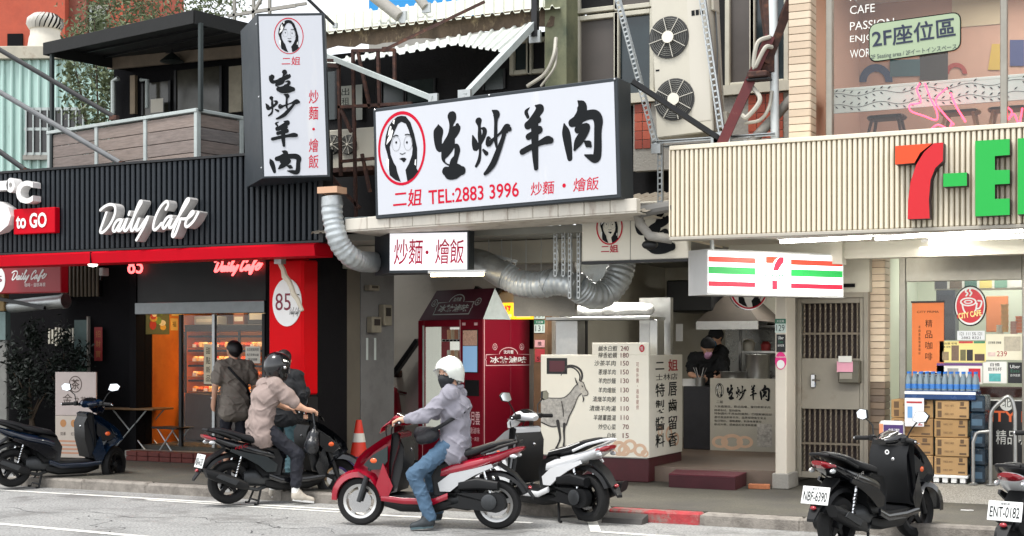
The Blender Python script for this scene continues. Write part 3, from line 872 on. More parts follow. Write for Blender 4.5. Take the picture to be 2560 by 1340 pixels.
# ================================================================ terrace above the cafe
p0 = fp(491, 400, 13.95)
BA = R(-11)
FBf = Fr((p0.x, p0.y, 0), BA)                      # front of the parapet
FBr = Fr((p0.x, p0.y, 0), BA + R(90))              # its right return
M_PLANK = [mat('weathered_plank_%d' % i, c, .8, var=.35, vs=5, bump=.4, bs=30, stretch=(1, 1, 9), dirt=(150, 140, 134), ds=4, dt=(.5, .8)) for i, c in enumerate(((130, 118, 112), (140, 126, 118), (122, 116, 114)))]
M_PALE = mat('pale_timber', (176, 184, 182), .7, var=.15, vs=8)
t = thing('terrace_parapet', 'weathered plank parapet with pale posts around the terrace above the signboard', 'parapet', (p0.x, p0.y, 4.0), BA)
zt = FBf.Z(491, 278) - 4.0
xs = [FBf.X(px, 350) for px in (124, 242, 364, 491)]
def planks(x0, x1, tr):
    for k in range(4):
        a, b = zt * k / 4.15, zt * (k + 1) / 4.15
        mb = B(x0 + .03, x1 - .03, .0, .025, a + .004, b - .004, b=.004)
        if tr: mb.xf(Matrix.Rotation(R(90), 4, 'Z'))
        mb.obj('plank', M_PLANK[rnd.randrange(3)], t)
for a, b in zip(xs, xs[1:]): planks(a, b, False)
for q in xs: B(q - .03, q + .03, -.02, .05, -.02, zt, b=.006).obj('post', M_PALE, t)
B(xs[0] - .04, .03, -.03, .07, zt * .985, zt + .035, b=.006).obj('rail', M_PALE, t)
L = FBr.X(603, 330)
planks(.04, L, True)
B(-.05, .02, L - .03, L + .03, -.02, zt, b=.006).obj('post', M_PALE, t)
B(-.07, .03, .071, L + .05, zt * .985, zt + .034, b=.006).obj('rail', M_PALE, t)
B(xs[0], L * .2, .03, 2.2, -.06, -.03).obj('deck', M_DARK, t)
# ---- canopy on posts
t = thing('terrace_canopy', 'black flat fabric canopy on thin posts over the plank terrace', 'canopy', (p0.x, p0.y, 4.0), BA)
FCn = Fr((p0.x, p0.y, 4.0), BA)
zc = FCn.Z(482, 62)
xl = FCn.X(115, 105)
M_FAB = mat('black_fabric', (22, 23, 23), .8, var=.25, vs=3, bump=.2, bs=12)
tk = .17
B(xl, .0, -.04, 1.75, zc + tk - .02, zc + tk, b=.004).obj('top_sheet', M_FAB, t)
B(xl, .0, -.05, -.035, zc, zc + tk - .001, b=.003).obj('valance', M_FAB, t)
B(-.012, .012, -.03, 1.75, zc, zc + tk - .001).obj('valance', M_FAB, t)
B(xl, xl + .012, -.03, 1.75, zc, zc + tk - .001).obj('valance', M_FAB, t)
for i in range(5): B(xl + .05, -.05, .2 + i * .36, .23 + i * .36, zc + tk - .05, zc + tk - .022).obj('rafter', M_BLACK, t)
for px, yy in ((130, 0.0), (497, .03)):
    xx = FCn.X(px, 180)
    B(xx - .025, xx + .025, yy - .025, yy + .025, zt if px == 497 else -.3, zc + .01, b=.004).obj('post', mat('post_green_black', (36, 46, 46), .6, var=.3), t)
xx = FCn.at(292, 200, 1.6)[0]
B(xx - .02, xx + .02, 1.58, 1.62, -.02, zc + tk - .02).obj('post', M_RUST, t)
# ---- small room behind
YR = 15.9
FR_ = Fr((0, YR, 0))
t = thing('terrace_room', 'dark terrace room with brown roof beam and dim windows behind the parapet', 'building', (0, 0, 0))
x0, x1 = FR_.X(280, 200), FR_.X(640, 200)
zf, zr = 4.0, FR_.Z(440, 150)
B(x0, x1, YR + .04, YR + .16, zf, zr + .4).obj('wall', M_DARK, t)
a, b = fp(272, 160, YR - .25), fp(610, 128, YR - .25)
MB().bar(a, b, .06, .16).obj('roof_beam', mat('brown_beam', (126, 112, 96), .7, var=.25, vs=6), t)
B(x0 - .1, x1, YR - .3, YR + 2.4, zr + .19, zr + .22).obj('roof', mat('roof_tin', (180, 178, 168), .5, var=.2), t)
M_DIM = mat('dim_glass', (64, 62, 54), .15, var=.5, vs=2.5)
for px0, px1, py0, py1 in ((358, 420, 205, 285), (440, 548, 170, 285)):
    q = pbox(FR_, px0, py0, px1, py1)
    w = B(q[0], q[1], YR + .02, YR + .039, q[2], q[3]).obj('window', M_DIM, t)
    B(q[0] - .04, q[0] - .001, YR, YR + .039, q[2], q[3]).obj('frame', M_BLACK, w)
    B(q[1] + .001, q[1] + .04, YR, YR + .039, q[2], q[3]).obj('frame', M_BLACK, w)
q = pbox(FR_, 572, 165, 603, 280); B(q[0], q[1], YR, YR + .039, q[2], q[3]).obj('side_panel', mat('dirty_cream', (150, 142, 124), .7, var=.25), t)
q = pbox(FR_, 332, 190, 344, 286); B(q[0], q[1], YR - .06, YR, q[2], q[3]).obj('post', mat('raw_wood', (134, 118, 96), .7, var=.2), t)
mb = MB().tube([fp(283, 285, YR - .1), fp(283, 203, YR - .1), fp(296, 196, YR - .1)], .035, 10); mb.obj('vent_pipe', M_PALE, t)
mb = MB().tube([fp(352, 200, YR - .1), fp(368, 200, YR - .1), fp(368, 270, YR - .1)], .03, 10); mb.obj('vent_pipe', M_PALE, t)
o, w, h = notice(Fr((0, YR - .12, 0)), 377, 247, 408, 281, 'pale paper board standing in the dark terrace window', base=(196, 190, 176))
c = fp(430, 155, YR - .4)
t = thing('lamp_shade', 'dark conical lamp shade hanging under the terrace canopy', 'lamp', c)
MB().lathe([(.16, 0), (.17, .004), (.06, .10), (.02, .13), (.0, .13)], 18).obj('shade', mat('shade_green', (30, 38, 36), .6), t)
MB().tube([(0, 0, .13), (0, 0, .5)], .006, 5).obj('cord', M_BLACK, t)
# ---- slanted stays
for lab, a, b, Y, r_, m in (('upper dark pole slanting down across the terrace', (-30, 107), (285, 292), 13.85, .032, M_BLACK),
                     ('middle pale topped pole slanting down in front of the parapet', (-30, 213), (300, 407), 13.72, .035, mat('pole_grey', (104, 106, 108), .5, .3, var=.2)),
                     ('lowest dark pole slanting down at the left end of the signboard', (-30, 358), (62, 424), 13.72, .035, M_BLACK)):
    A, Bq = fp(*a, Y), fp(*b, Y)
    o = thing('stay_pole', lab, 'pole', Bq)
    MB().tube([A - Bq, Vector((0, 0, 0))], r_, 10).obj('pole', m, o)
    MB().box(-.06, .06, -.03, .03, -.04, .015).obj('foot', M_RUST, o)
# ---- background: teal shed, parapet, brick house, trees
FS = Fr(tuple(gp(130, 870 + 3500 * 1.72 / 24.0)), R(24))
t = thing('metal_shed', 'mint green corrugated metal shed with a barred window behind the terrace', 'shed', fr=FS)
M_TEAL = mat('mint_sheet', (182, 210, 202), .6, var=.1, vs=3, dirt=(110, 128, 118), ds=5, dt=(.62, .72), stretch=(1, 1, .25))
x0, x1 = FS.X(-120, 300), FS.X(300, 300)
ztp = FS.Z(130, 148)
B(x0, x1, .06, 4.0, 0, ztp).obj('wall', M_TEAL, t)
rb = MB().prism([(-.05, 0), (.05, 0), (.05, ztp - 2.4), (-.05, ztp - 2.4)], 0, .045)
rb = B(-.028, .028, 0, .058, 0, ztp - 2.4, b=.02).mesh('rib', M_TEAL)
k = 0
while x0 + .1 + k * .155 < x1:
    link('rib', rb, t, (x0 + .1 + k * .155, 0, 2.4)); k += 1
q = pbox(FS, 68, 270, 210, 388)
w = B(q[0], q[1], -.02, .058, q[2], q[3]).obj('window', mat('shed_glass', (52, 50, 50), .2, var=.4), t)
for i in range(9):
    xx = q[0] + (q[1] - q[0]) * i / 8
    B(xx - .01, xx + .01, -.06, -.035, q[2], q[3]).obj('bar', M_PALE, w)
for zz in (q[2] + .02, q[3] - .02, q[2] + (q[3] - q[2]) * .55): B(q[0] - .04, q[1] + .04, -.034, -.021, zz - .025, zz + .025).obj('bar', M_PALE, w)
B(q[0] - .06, q[1] + .06, -.05, .058, q[2] - .08, q[2] - .001).obj('sill', M_CONC, w)
B(x0, x1 - .2, -.06, 4.05, ztp + .001, ztp + .22, b=.01).obj('parapet', mat('stained_parapet', (178, 172, 156), .8, var=.2, vs=3, dirt=(120, 96, 76), ds=3, dt=(.55, .75)), t)
zv = ztp + .22
t2 = thing('turbine_vent', 'white ribbed turbine roof vent on the shed parapet', 'vent', FS.o + FS.ex * FS.X(97, 100) + FS.ey * .3 + Vector((0, 0, zv)))
MB().lathe([(.30, 0), (.27, .2), (.25, .26), (.25, .34), (.27, .35)], 24).obj('base', mat('vent_white', (206, 200, 186), .5, var=.1), t2)
for i in range(22):
    a = 2 * math.pi * i / 22
    pr = [(.27, .35), (.32, .44), (.30, .54), (.20, .62), (.05, .65)]
    v = []
    for (r_, z_), tw in zip(pr, (0, .12, .28, .45, .6)):
        v += [(r_ * math.cos(a + tw), r_ * math.sin(a + tw), z_), (r_ * math.cos(a + tw + .2) * .93, r_ * math.sin(a + tw + .2) * .93, z_)]
    MB().add(v, [(2 * j, 2 * j + 1, 2 * j + 3, 2 * j + 2) for j in range(4)]).obj('vane', mat('vent_vane', (214, 210, 200), .35, .5), t2)
MB().lathe([(.23, .36), (.26, .45), (.24, .53), (.15, .6), (.0, .64)], 16).obj('core', M_DARK, t2)
FG = Fr(tuple(gp(130, 870 + 3500 * 1.72 / 40.0)), R(22))
t = thing('brick_house', 'orange red brick building with a barred window behind the shed', 'building', fr=FG)
M_BRICKF = mat('far_brick', (176, 82, 60), .85, var=.12, vs=5, dirt=(150, 66, 48), ds=1, dt=(.5, .8))
x0, x1 = FG.X(-200, 50), FG.X(162, 50)
B(x0, x1, 0, 6, 0, 14).obj('wall', M_BRICKF, t)
B(x1 + .001, FG.X(205, 50), .3, 6, 0, 14).obj('wall', mat('far_brick_dark', (128, 74, 60), .85, var=.15), t)
B(FG.X(205, 50) + .001, FG.X(300, 50), .6, 6, 0, 14).obj('wall', M_BRICKF, t)
q = pbox(FG, 196, 15, 246, 76); w = B(q[0], q[1], .5, .6, q[2], q[3]).obj('window', M_DARK, t)
B(q[0] - .1, q[1] + .1, .45, .6, q[3] + .001, q[3] + .15).obj('lintel', M_CONC, w)
for i in range(4): B(q[0] + i * (q[1] - q[0]) / 3 - .03, q[0] + i * (q[1] - q[0]) / 3 + .03, .42, .46, q[2], q[3]).obj('bar', M_PALE, w)
q = pbox(FG, 20, 85, 58, 130); B(q[0], q[1], -.05, -.001, q[2], q[3]).obj('hatch', M_DARK, t)
for px, py, dep, h, rad, n, lab in ((375, 40, 30, 8.6, (2.0, 1.2, 1.5), 7000, 'broad leafy tree rising behind the terrace canopy'), (250, 215, 22, 5.6, (.62, .6, 1.2), 2600, 'small tree in front of the shed beside the terrace')):
    g = gp(px, 870 + 3500 * 1.72 / dep)
    d = ray(px, py); zc_ = CAM_H + dep * d.z
    plant('tree', lab, 'tree', g, zc_ / .75, rad, n, .06 if dep > 25 else .05, leafmat('leaf_tree', (92, 102, 72)), 26)
# ---- projecting upright sign
FV = Fr(tuple(fp(661, 441, 12.8)), R(31), R(-2.0))
t = thing('upright_sign', 'tall white lightbox sign with black calligraphy reading downwards', 'sign', fr=FV)
M_SIGN = mat('sign_face', (190, 193, 200), .4, emit=.02, ecol=(240, 243, 250), var=.02, vs=2, dirt=(214, 212, 208), ds=3, dt=(.6, .85), stretch=(1, 1, .15))
M_SBLK = mat('sign_black', (30, 38, 44), .5, var=.2, vs=3)
wS, hS = FV.X(811, 240), FV.Z(652, 41)
def loc(fr, p): q = Vector(p) - fr.o; return (q.dot(fr.ex), q.dot(fr.ey))
bl = loc(FV, fp(607, 240, 13.35))
pts = [(-.02, 0), (wS + .03, 0), (wS + .03, .42), bl]
MB().slab(pts, -.02, hS + .03).obj('case', M_SBLK, t)
B(.0, wS, -.006, -.0005, 0.0, hS).obj('face', M_SIGN, t)
for zz in (.1, hS * .5, hS - .08): MB().ell((-.03, .03, zz), .012, .012, .012, 8, 5).obj('bolt', M_CHROME, t)
# ================================================================ brush lettering and the portrait emblem
def zb(P): return [(1080 + a / 5.36, 220 + b / 5.36, w / 5.36) for a, b, w in P]
GLY = {
 '生': [[(90,495,12),(92,570,95),(85,700,80),(112,815,62),(200,740,55),(300,610,80),(340,530,75),(345,498,35)],
       [(272,378,88),(275,420,80),(262,520,36),(260,640,75),(230,760,120),(190,860,95),(160,950,40),(185,1005,14),(235,1035,14)],
       [(290,800,14),(330,775,40),(345,830,58),(330,920,50),(300,985,72),(275,1080,72)],
       [(195,1115,80),(250,1135,125),(340,1112,130),(405,1108,80)]],
 '炒': [[(550,640,14),(578,740,60),(592,815,45),(675,695,40),(710,600,45),(700,552,40),(662,540,10)],
       [(630,445,66),(640,520,30),(645,650,40),(650,850,25),(635,970,34),(597,1048,26)],
       [(692,832,22),(735,878,40)],
       [(815,302,12),(868,350,70),(862,450,35),(860,700,34),(880,830,12)],
       [(800,690,10),(758,665,26),(762,755,50),(830,690,30),(930,600,26),(1010,545,85),(1045,552,45)],
       [(985,580,40),(950,700,42),(890,860,56),(830,1010,60),(760,1110,45),(718,1152,30)]],
 '羊': [[(1310,265,8),(1266,320,36),(1290,392,30)],
       [(1392,238,16),(1450,272,80),(1420,340,75),(1340,450,70),(1295,495,66)],
       [(1292,502,76),(1380,455,60),(1430,430,62)],
       [(1300,655,60),(1380,605,60),(1440,562,75)],
       [(1372,430,80),(1385,560,75),(1385,700,70),(1390,900,60),(1402,1075,44)],
       [(1216,858,54),(1320,800,55),(1450,740,50),(1550,700,75),(1596,704,62)]],
 '肉': [[(1775,484,16),(1800,600,80),(1830,780,75),(1852,945,52)],
       [(1962,175,14),(2010,230,90),(2010,330,100),(1960,430,110),(1885,468,80)],
       [(1980,405,100),(2100,362,90),(2190,364,95),(2234,440,92),(2228,600,75),(2225,850,80),(2200,945,84),(2130,930,60),(2055,900,16)],
       [(1960,560,70),(2075,512,60),(2060,575,80),(1970,720,85),(1917,828,26)],
       [(2048,716,16),(2100,752,68),(2130,780,30)]],
}
ST = Fr(tuple(fp(1545, 488, 13.05)), R(-1.5), R(-1.7))
GL = {}
for ch, ss in GLY.items():
    out = []
    for s in ss:
        q = []
        for px, py, w in zb(s):
            a = ST.at(px, py); b = ST.at(px + w, py)
            q.append((a[0], a[1], (b[0] - a[0]) * 1.34))
        out.append(q)
    GL[ch] = out
def gl_box(ch):
    P = [p for s in GL[ch] for p in s]
    return min(p[0] - p[2] * .35 for p in P), max(p[0] + p[2] * .35 for p in P), min(p[1] - p[2] * .3 for p in P), max(p[1] + p[2] * .3 for p in P)
def brush(parent, ch, box=None, y=-.008, mt=None, dy=2e-5):
    mb = MB(); b0 = gl_box(ch)
    if box is None: box = b0
    kx, kz = (box[1] - box[0]) / (b0[1] - b0[0]), (box[3] - box[2]) / (b0[3] - b0[2])
    for i, s in enumerate(GL[ch]):
        mb.ribbon([(box[0] + (p[0] - b0[0]) * kx, box[2] + (p[1] - b0[2]) * kz, p[2] * math.sqrt(kx * kz)) for p in s], y - i * .0012, dy=dy)
    return mb.obj('calligraphy', mt or M_INK, parent)
HAIR_L = [(460,178),(400,186),(330,235),(262,325),(218,460),(200,600),(206,645),(250,600),(300,520),(330,430),(352,360),(398,300),(440,275),(400,310),(365,400),(335,480),(300,560),(278,620),(285,760),(330,890),(365,950),(380,1040),(430,1195),(345,1155),(262,1075),(255,930),(262,820),(235,740),(222,660),(210,700),(206,645),(200,600),(218,460),(262,325),(330,235),(400,186)]
HAIR_L = [(460,178),(400,186),(330,235),(262,325),(218,460),(200,600),(206,640),(228,720),(245,800),(250,930),(262,1075),(345,1155),(430,1195),(380,1040),(365,950),(330,890),(285,760),(275,640),(300,560),(330,470),(365,390),(410,300),(460,272)]
HAIR_R = [(460,178),(530,195),(600,300),(650,480),(690,700),(685,870),(672,1010),(700,1060),(620,1150),(530,1197),(505,1020),(560,930),(610,800),(622,700),(600,540),(572,420),(530,310),(460,272)]
STREAK = [[(345,225),(365,230),(350,300),(325,270)],[(290,310),(310,330),(300,420),(250,470),(262,400)],[(320,370),(335,400),(300,520),(225,600),(240,520)],[(232,800),(258,830),(252,1000),(225,940),(210,860)],[(655,880),(672,870),(665,970),(645,950)]]
MOUTH = [(412,838),(455,825),(500,828),(525,850),(500,890),(475,897),(455,865)]
def emblem(parent, cx, cz, h, y=-.008, ring=None, w=None, ink=None, ringw=1.0):
    """oval with a woman's face; cx, cz centre, h full height"""
    k = h / 1144.0; kx = k if w is None else w / 724.0
    ink = ink or M_INK; ring = ring or M_REDP
    f = lambda P: [(cx + (a - 455) * kx, cz - (b - 680) * k) for a, b in P]
    n = 48
    o_ = ring_pts(n, 362, 572, 455, 680); i_ = ring_pts(n, 362 - 34 * ringw, 572 - 48 * ringw, 455, 684)
    MB().ring(f(o_)[::-1], f(i_)[::-1], y).obj('oval_ring', ring, parent)
    MB().flat(f(HAIR_L), y - .0005).flat(f(HAIR_R), y - .0009).obj('hair_print', ink, parent)
    mb = MB()
    for q in STREAK: mb.flat(f(q), y - .002)
    mb.obj('streak_print', M_WHITE, parent)
    mb = MB().flat(f(MOUTH), y - .001)
    for c in ((375, 580), (538, 598)): mb.flat(f(ring_pts(10, 14, 20, *c)), y - .0012)
    z = lambda P, w_: [(p[0], p[1], w_ * kx) for p in f(P)]
    mb.ribbon(z([(335, 490), (370, 468), (405, 482)], 14), y - .0014, dy=2e-5, k=3)
    mb.ribbon(z([(515, 480), (550, 476), (590, 490)], 14), y - .0016, dy=2e-5, k=3)
    mb.ribbon(z([(430, 755), (465, 772), (510, 755)], 10), y - .0018, dy=2e-5, k=3)
    mb.obj('face_print', ink, parent)
    mb = MB()
    for c in ((372, 600), (555, 610)):
        mb.ring(f(ring_pts(20, 66, 115, *c))[::-1], f(ring_pts(20, 60, 108, *c))[::-1], y - .0021)
    mb.obj('spectacles_print', mat('grey_print', (150, 152, 155), .5), parent)
# ---- lettering of the upright sign (still open as t)
for ch, b in (('生', (672, 178, 738, 228)), ('炒', (664, 236, 751, 298)), ('羊', (677, 303, 745, 366)), ('肉', (673, 377, 754, 434))):
    brush(t, ch, pbox(FV, *b))
c = FV.at(722, 90)
emblem(t, c[0], c[1], FV.Z(722, 45) - FV.Z(722, 136), w=FV.X(759, 90) - FV.X(685, 90), ringw=.6)
txp(t, FV, '二姐', 704, 142, 750, 163, M_REDP, y=-.008, shear=.1, bold=.004)
vtext(t, FV, '炒麵・燴飯', 784, 222, 424, 25, M_REDP, y=-.008, shear=.08, bold=.004)
# ---- the large horizontal sign
t = thing('shop_sign', 'large horizontal white lightbox sign with black calligraphy and red telephone number', 'sign', fr=ST)
wl, ht = ST.X(941, 400), ST.Z(1540, 201)
B(wl - .03, .03, 0, .34, -.03, ht + .03, b=.008).obj('case', M_SBLK, t)
B(wl + .01, -.01, -.006, -.0005, .01, ht - .01).obj('face', M_SIGN, t)
for ch in '生炒羊肉': brush(t, ch)
c = ST.at(1005, 371)
emblem(t, c[0], c[1], ST.Z(1005, 278) - ST.Z(1005, 464), w=ST.X(1064, 371) - ST.X(945, 371))
txp(t, ST, '二姐', 983, 474, 1055, 517, M_REDP, y=-.008, shear=.12, bold=.012)
txp(t, ST, 'TEL:2883 3996', 1072, 465, 1298, 502, M_REDP, y=-.008, bold=.012)
txp(t, ST, '炒麵', 1327, 454, 1387, 487, M_REDP, y=-.008, shear=.1, bold=.004)
c = ST.at(1411, 464); MB().flat(ring_pts(14, .02, .022, *c), -.008).obj('lettering', M_REDP, t)
txp(t, ST, '燴飯', 1433, 443, 1498, 477, M_REDP, y=-.008, shear=.1, bold=.004)
for xx in (wl, wl * .5, 0): MB().ell((xx, -.004, ht + .014), .012, .012, .012, 8, 5).obj('bolt', M_CHROME, t)
# ---- the small lit sign
FM = Fr(tuple(fp(975, 676, 13.6)), R(14), 0)
t = thing('small_sign', 'small white lit sign with red noodle lettering in a black case', 'sign', fr=FM)
w, h = FM.X(1168, 628), FM.Z(975, 584)
bl = loc(FM, fp(937, 630, 14.05))
MB().slab([(-.01, 0), (w + .02, 0), (w + .02, .25), bl], -.03, h + .03).obj('case', M_SBLK, t)
B(.0, w, -.006, -.0005, 0, h).obj('face', mat('sign_face_lit', (246, 246, 250), .35, emit=.28, ecol=(250, 248, 255)), t)
txp(t, FM, '炒麵', 985, 598, 1058, 662, mat('sign_magenta', (200, 6, 64), .6, spec=.2), y=-.008, shear=.06, bold=.004)
c = FM.at(1068, 631); MB().flat(ring_pts(14, .018, .022, *c), -.008).obj('lettering', _mats['sign_magenta'], t)
txp(t, FM, '燴飯', 1088, 597, 1160, 660, _mats['sign_magenta'], y=-.008, shear=.06, bold=.004)
# ================================================================ middle building, upper storey
XWm = XW
YU = 15.2
FU = Fr((0, YU, 0))
t = thing('eatery_building', 'old two storey eatery building with dark upper floor and open ground floor', 'building')
M_BLKWALL = mat('near_black_wall', (12, 11, 14), .85, var=.35, vs=1.5, bump=.2)  # near-black base colour with random mottling
M_CREAMW = mat('cream_wall', (184, 180, 166), .7, var=.08, vs=1.5, dirt=(168, 160, 142), ds=1.2, dt=(.55, .8))
B(FU.X(790, 300), FU.X(1400, 300), YU, YU + .2, 3.3, 5.5).obj('upper_wall', M_BLKWALL, t)
x0, x1 = FU.X(1393, 100), FU.X(1446, 100)
B(x0, x1, YU - .35, YU + .2, 3.3, 8).obj('pillar', mat('moss_pillar', (120, 122, 96), .8, var=.2, vs=3, dirt=(74, 84, 68), ds=2, dt=(.45, .7)), t)
B(x1 + .001, FU.X(2060, 100), YU + .25, YU + .4, 3.3, 9).obj('inner_wall', M_BLKWALL, t)
# windows right of the pillar
M_FRM = mat('window_frame_pale', (190, 186, 170), .6, var=.12, vs=5)
M_CURT = mat('dim_curtain', (78, 72, 68), .5, var=.15, vs=3)
M_TEALG = mat('dim_teal_glass', (36, 48, 52), .12, var=.4, vs=2)
def win(px0, py0, px1, py1, m, Y=YU):
    f = Fr((0, Y, 0)); q = pbox(f, px0, py0, px1, py1)
    w = B(q[0], q[1], Y + .04, Y + .06, q[2], q[3]).obj('window', m, t)
    fw = .055
    B(q[0] - fw, q[0] - .001, Y - .02, Y + .08, q[2] - fw, q[3] + fw, b=.006).obj('frame', M_FRM, w)
    B(q[1] + .001, q[1] + fw, Y - .02, Y + .08, q[2] - fw, q[3] + fw, b=.006).obj('frame', M_FRM, w)
    B(q[0], q[1], Y - .015, Y + .08, q[3] + .001, q[3] + fw, b=.006).obj('frame', M_FRM, w)
    B(q[0], q[1], Y - .015, Y + .08, q[2] - fw, q[2] - .001, b=.006).obj('frame', M_FRM, w)
    return q
win(1450, 48, 1535, 225, M_CURT); win(1548, 38, 1625, 240, M_TEALG)
win(1450, -60, 1535, 18, M_BLKWALL); win(1548, -60, 1625, 10, M_CURT)
win(1825, -40, 1874, 205, M_CURT); win(1888, -60, 1960, 200, M_TEALG)
win(1285, 108, 1316, 175, M_TEALG, YU - .05); win(1330, 105, 1362, 172, M_BLKWALL, YU - .05)
# sill band and tiled apron under the windows
q = pbox(FU, 1582, 228, 1990, 250)
B(FU.X(1440, 240), FU.X(1995, 240), YU - .08, YU + .1, FU.Z(1700, 250) , FU.Z(1700, 226)).obj('sill', M_FRM, t)
M_TILE = [mat('apron_tile_%d' % i, c, .55, var=.2, vs=12, dirt=(196, 160, 140), ds=10, dt=(.62, .75)) for i, c in enumerate(((150, 66, 46), (166, 78, 54), (138, 60, 44)))]
zt_, zb_ = FU.Z(1700, 252), FU.Z(1700, 400)
B(FU.X(1585, 300), FU.X(1995, 300), YU - .02, YU + .1, zb_ - .1, zt_).obj('apron_wall', M_CONC, t)
tm = [B(-.047, .047, -.012, 0, 0, .098, b=.003).mesh('tile', m) for m in M_TILE]
for rx0, rx1 in ((1588, 1645), (1872, 1975)):
    xa, xb = FU.X(rx0, 300), FU.X(rx1, 300)
    for r_ in range(5):
        for c_ in range(int((xb - xa) / .1)):
            link('tile', tm[rnd.randrange(3)], t, (xa + .05 + c_ * .1, YU - .021, zt_ - .105 - r_ * .104))
# ---- corrugated roofs
def corr(e0, e1, n, amp, steps=3, th=.004):
    """sheet between edge e0 (two points) and edge e1, waves across"""
    a0, a1 = map(Vector, e0); b0, b1 = map(Vector, e1); m = n * 6
    up = (a1 - a0).cross(b0 - a0).normalized()
    if up.z < 0: up = -up
    v = []; f = []
    for lay in (0, -th):
        for j in range(steps + 1):
            for i in range(m + 1):
                u = i / m; p = (a0.lerp(a1, u)).lerp(b0.lerp(b1, u), j / steps)
                w = math.sin(u * n * 2 * math.pi)
                v.append(p + up * (amp * (1 if w > .75 else 0 if w < .2 else (w - .2) / .55) + lay))
    W = m + 1; O = W * (steps + 1)
    for j in range(steps):
        for i in range(m):
            q = (j * W + i, j * W + i + 1, (j + 1) * W + i + 1, (j + 1) * W + i)
            f.append(q); f.append(tuple(O + k for k in q[::-1]))
    for i in range(m): f.append((i + 1, i, O + i, O + i + 1))
    return MB().add(v, f)
M_TIN = mat('pale_tin', (206, 208, 194), .55, .1, var=.1, vs=2, dirt=(150, 144, 128), ds=3, dt=(.6, .8))
o = thing('upper_roof', 'pale ribbed tin roof at the top with a scalloped lower edge', 'roof')
corr((fp(790, 88, 14.75), fp(1400, 20, 14.75)), (fp(790, 44, 17.2), fp(1400, -30, 17.2)), 26, .035).obj('sheet', M_TIN, o)
o = thing('lower_awning', 'lower ribbed tin awning with a bent peaked edge over the dark windows', 'awning')
M_TIN2 = mat('white_tin', (216, 220, 214), .5, .1, var=.1, vs=3, dirt=(150, 150, 140), ds=4, dt=(.62, .8))
corr((fp(790, 172, 14.0), fp(1140, 112, 14.05)), (fp(790, 160, 14.85), fp(1140, 92, 14.85)), 14, .028).obj('sheet', M_TIN2, o)
corr((fp(1140, 113, 14.06), fp(1255, 130, 14.1)), (fp(1140, 92, 14.86), fp(1335, 62, 14.86)), 7, .028).obj('sheet', M_TIN2, o)
o = thing('rusty_flashing', 'stained brown flashing board between the two tin roofs', 'flashing')
M_STAIN = mat('stained_board', (86, 72, 58), .85, var=.5, vs=6, dirt=(164, 146, 116), ds=5, dt=(.55, .68), stretch=(1, 1, .5), bump=.4)
a, b = fp(790, 125, 14.86), fp(1400, 60, 14.86); c, d = fp(790, 82, 14.86), fp(1400, 14, 14.86)
v = []
for i in range(31):
    u = i / 30; lo_q, hi_q = a.lerp(b, u), c.lerp(d, u)
    v += [lo_q + Vector((0, rnd.uniform(-.03, .03), rnd.uniform(-.03, .02))), hi_q + Vector((0, rnd.uniform(-.02, .02), 0))]
MB().add(v, [(2 * i, 2 * i + 2, 2 * i + 3, 2 * i + 1) for i in range(30)]).obj('board', M_STAIN, o)
# ---- dim windows and papers in the dark part
def dimwin(px0, py0, px1, py1, m):
    q = pbox(FU, px0, py0, px1, py1); w = B(q[0], q[1], YU - .03, YU - .001, q[2], q[3]).obj('window', m, t)
    B(q[0] - .03, q[0] - .001, YU - .05, YU - .001, q[2], q[3]).obj('frame', M_BLACK, w)
    B(q[1] + .001, q[1] + .03, YU - .05, YU - .001, q[2], q[3]).obj('frame', M_BLACK, w)
M_DG = mat('dark_green_glass', (44, 54, 54), .2, var=.45, vs=2.5)
dimwin(960, 205, 1012, 262, M_DG); dimwin(1020, 200, 1088, 255, M_DG); dimwin(1215, 175, 1262, 225, M_DG); dimwin(815, 180, 842, 300, M_DG)
FUU = Fr((0, YU - .06, 0))
notice(FUU, 848, 215, 880, 268, 'left pale paper with dark characters behind the rusty frame', [('出', .2, .55, .8, .9), ('租', .2, .1, .8, .45)], base=(150, 152, 140))
notice(FUU, 884, 212, 906, 300, 'right tall pale paper strip behind the rusty frame', base=(148, 150, 142))
# ---- rusty scaffold frame
o = thing('rusty_scaffold', 'tall rusty angle iron frame left of the large sign', 'frame', fp(885, 545, 14.0))
base = fp(885, 545, 14.0)
def rb(a, b, w=.035, m=M_RUST, Y=14.0, name='bar'):
    MB().bar(fp(*a, Y) - base, fp(*b, Y) - base, w).obj(name, m, o)
for a, b in (((846, 150), (852, 440)), ((882, 125), (890, 545)), ((945, 128), (949, 270)), ((986, 125), (987, 205)), ((806, 150), (846, 152)),
             ((880, 127), (988, 125)), ((846, 268), (1030, 258)), ((852, 404), (935, 396)), ((895, 130), (925, 270)), ((853, 275), (878, 330)), ((905, 385), (925, 480)), ((820, 440), (900, 520))):
    rb(a, b)
rb((807, 162), (850, 165), .05); rb((830, 440), (862, 480), .025)
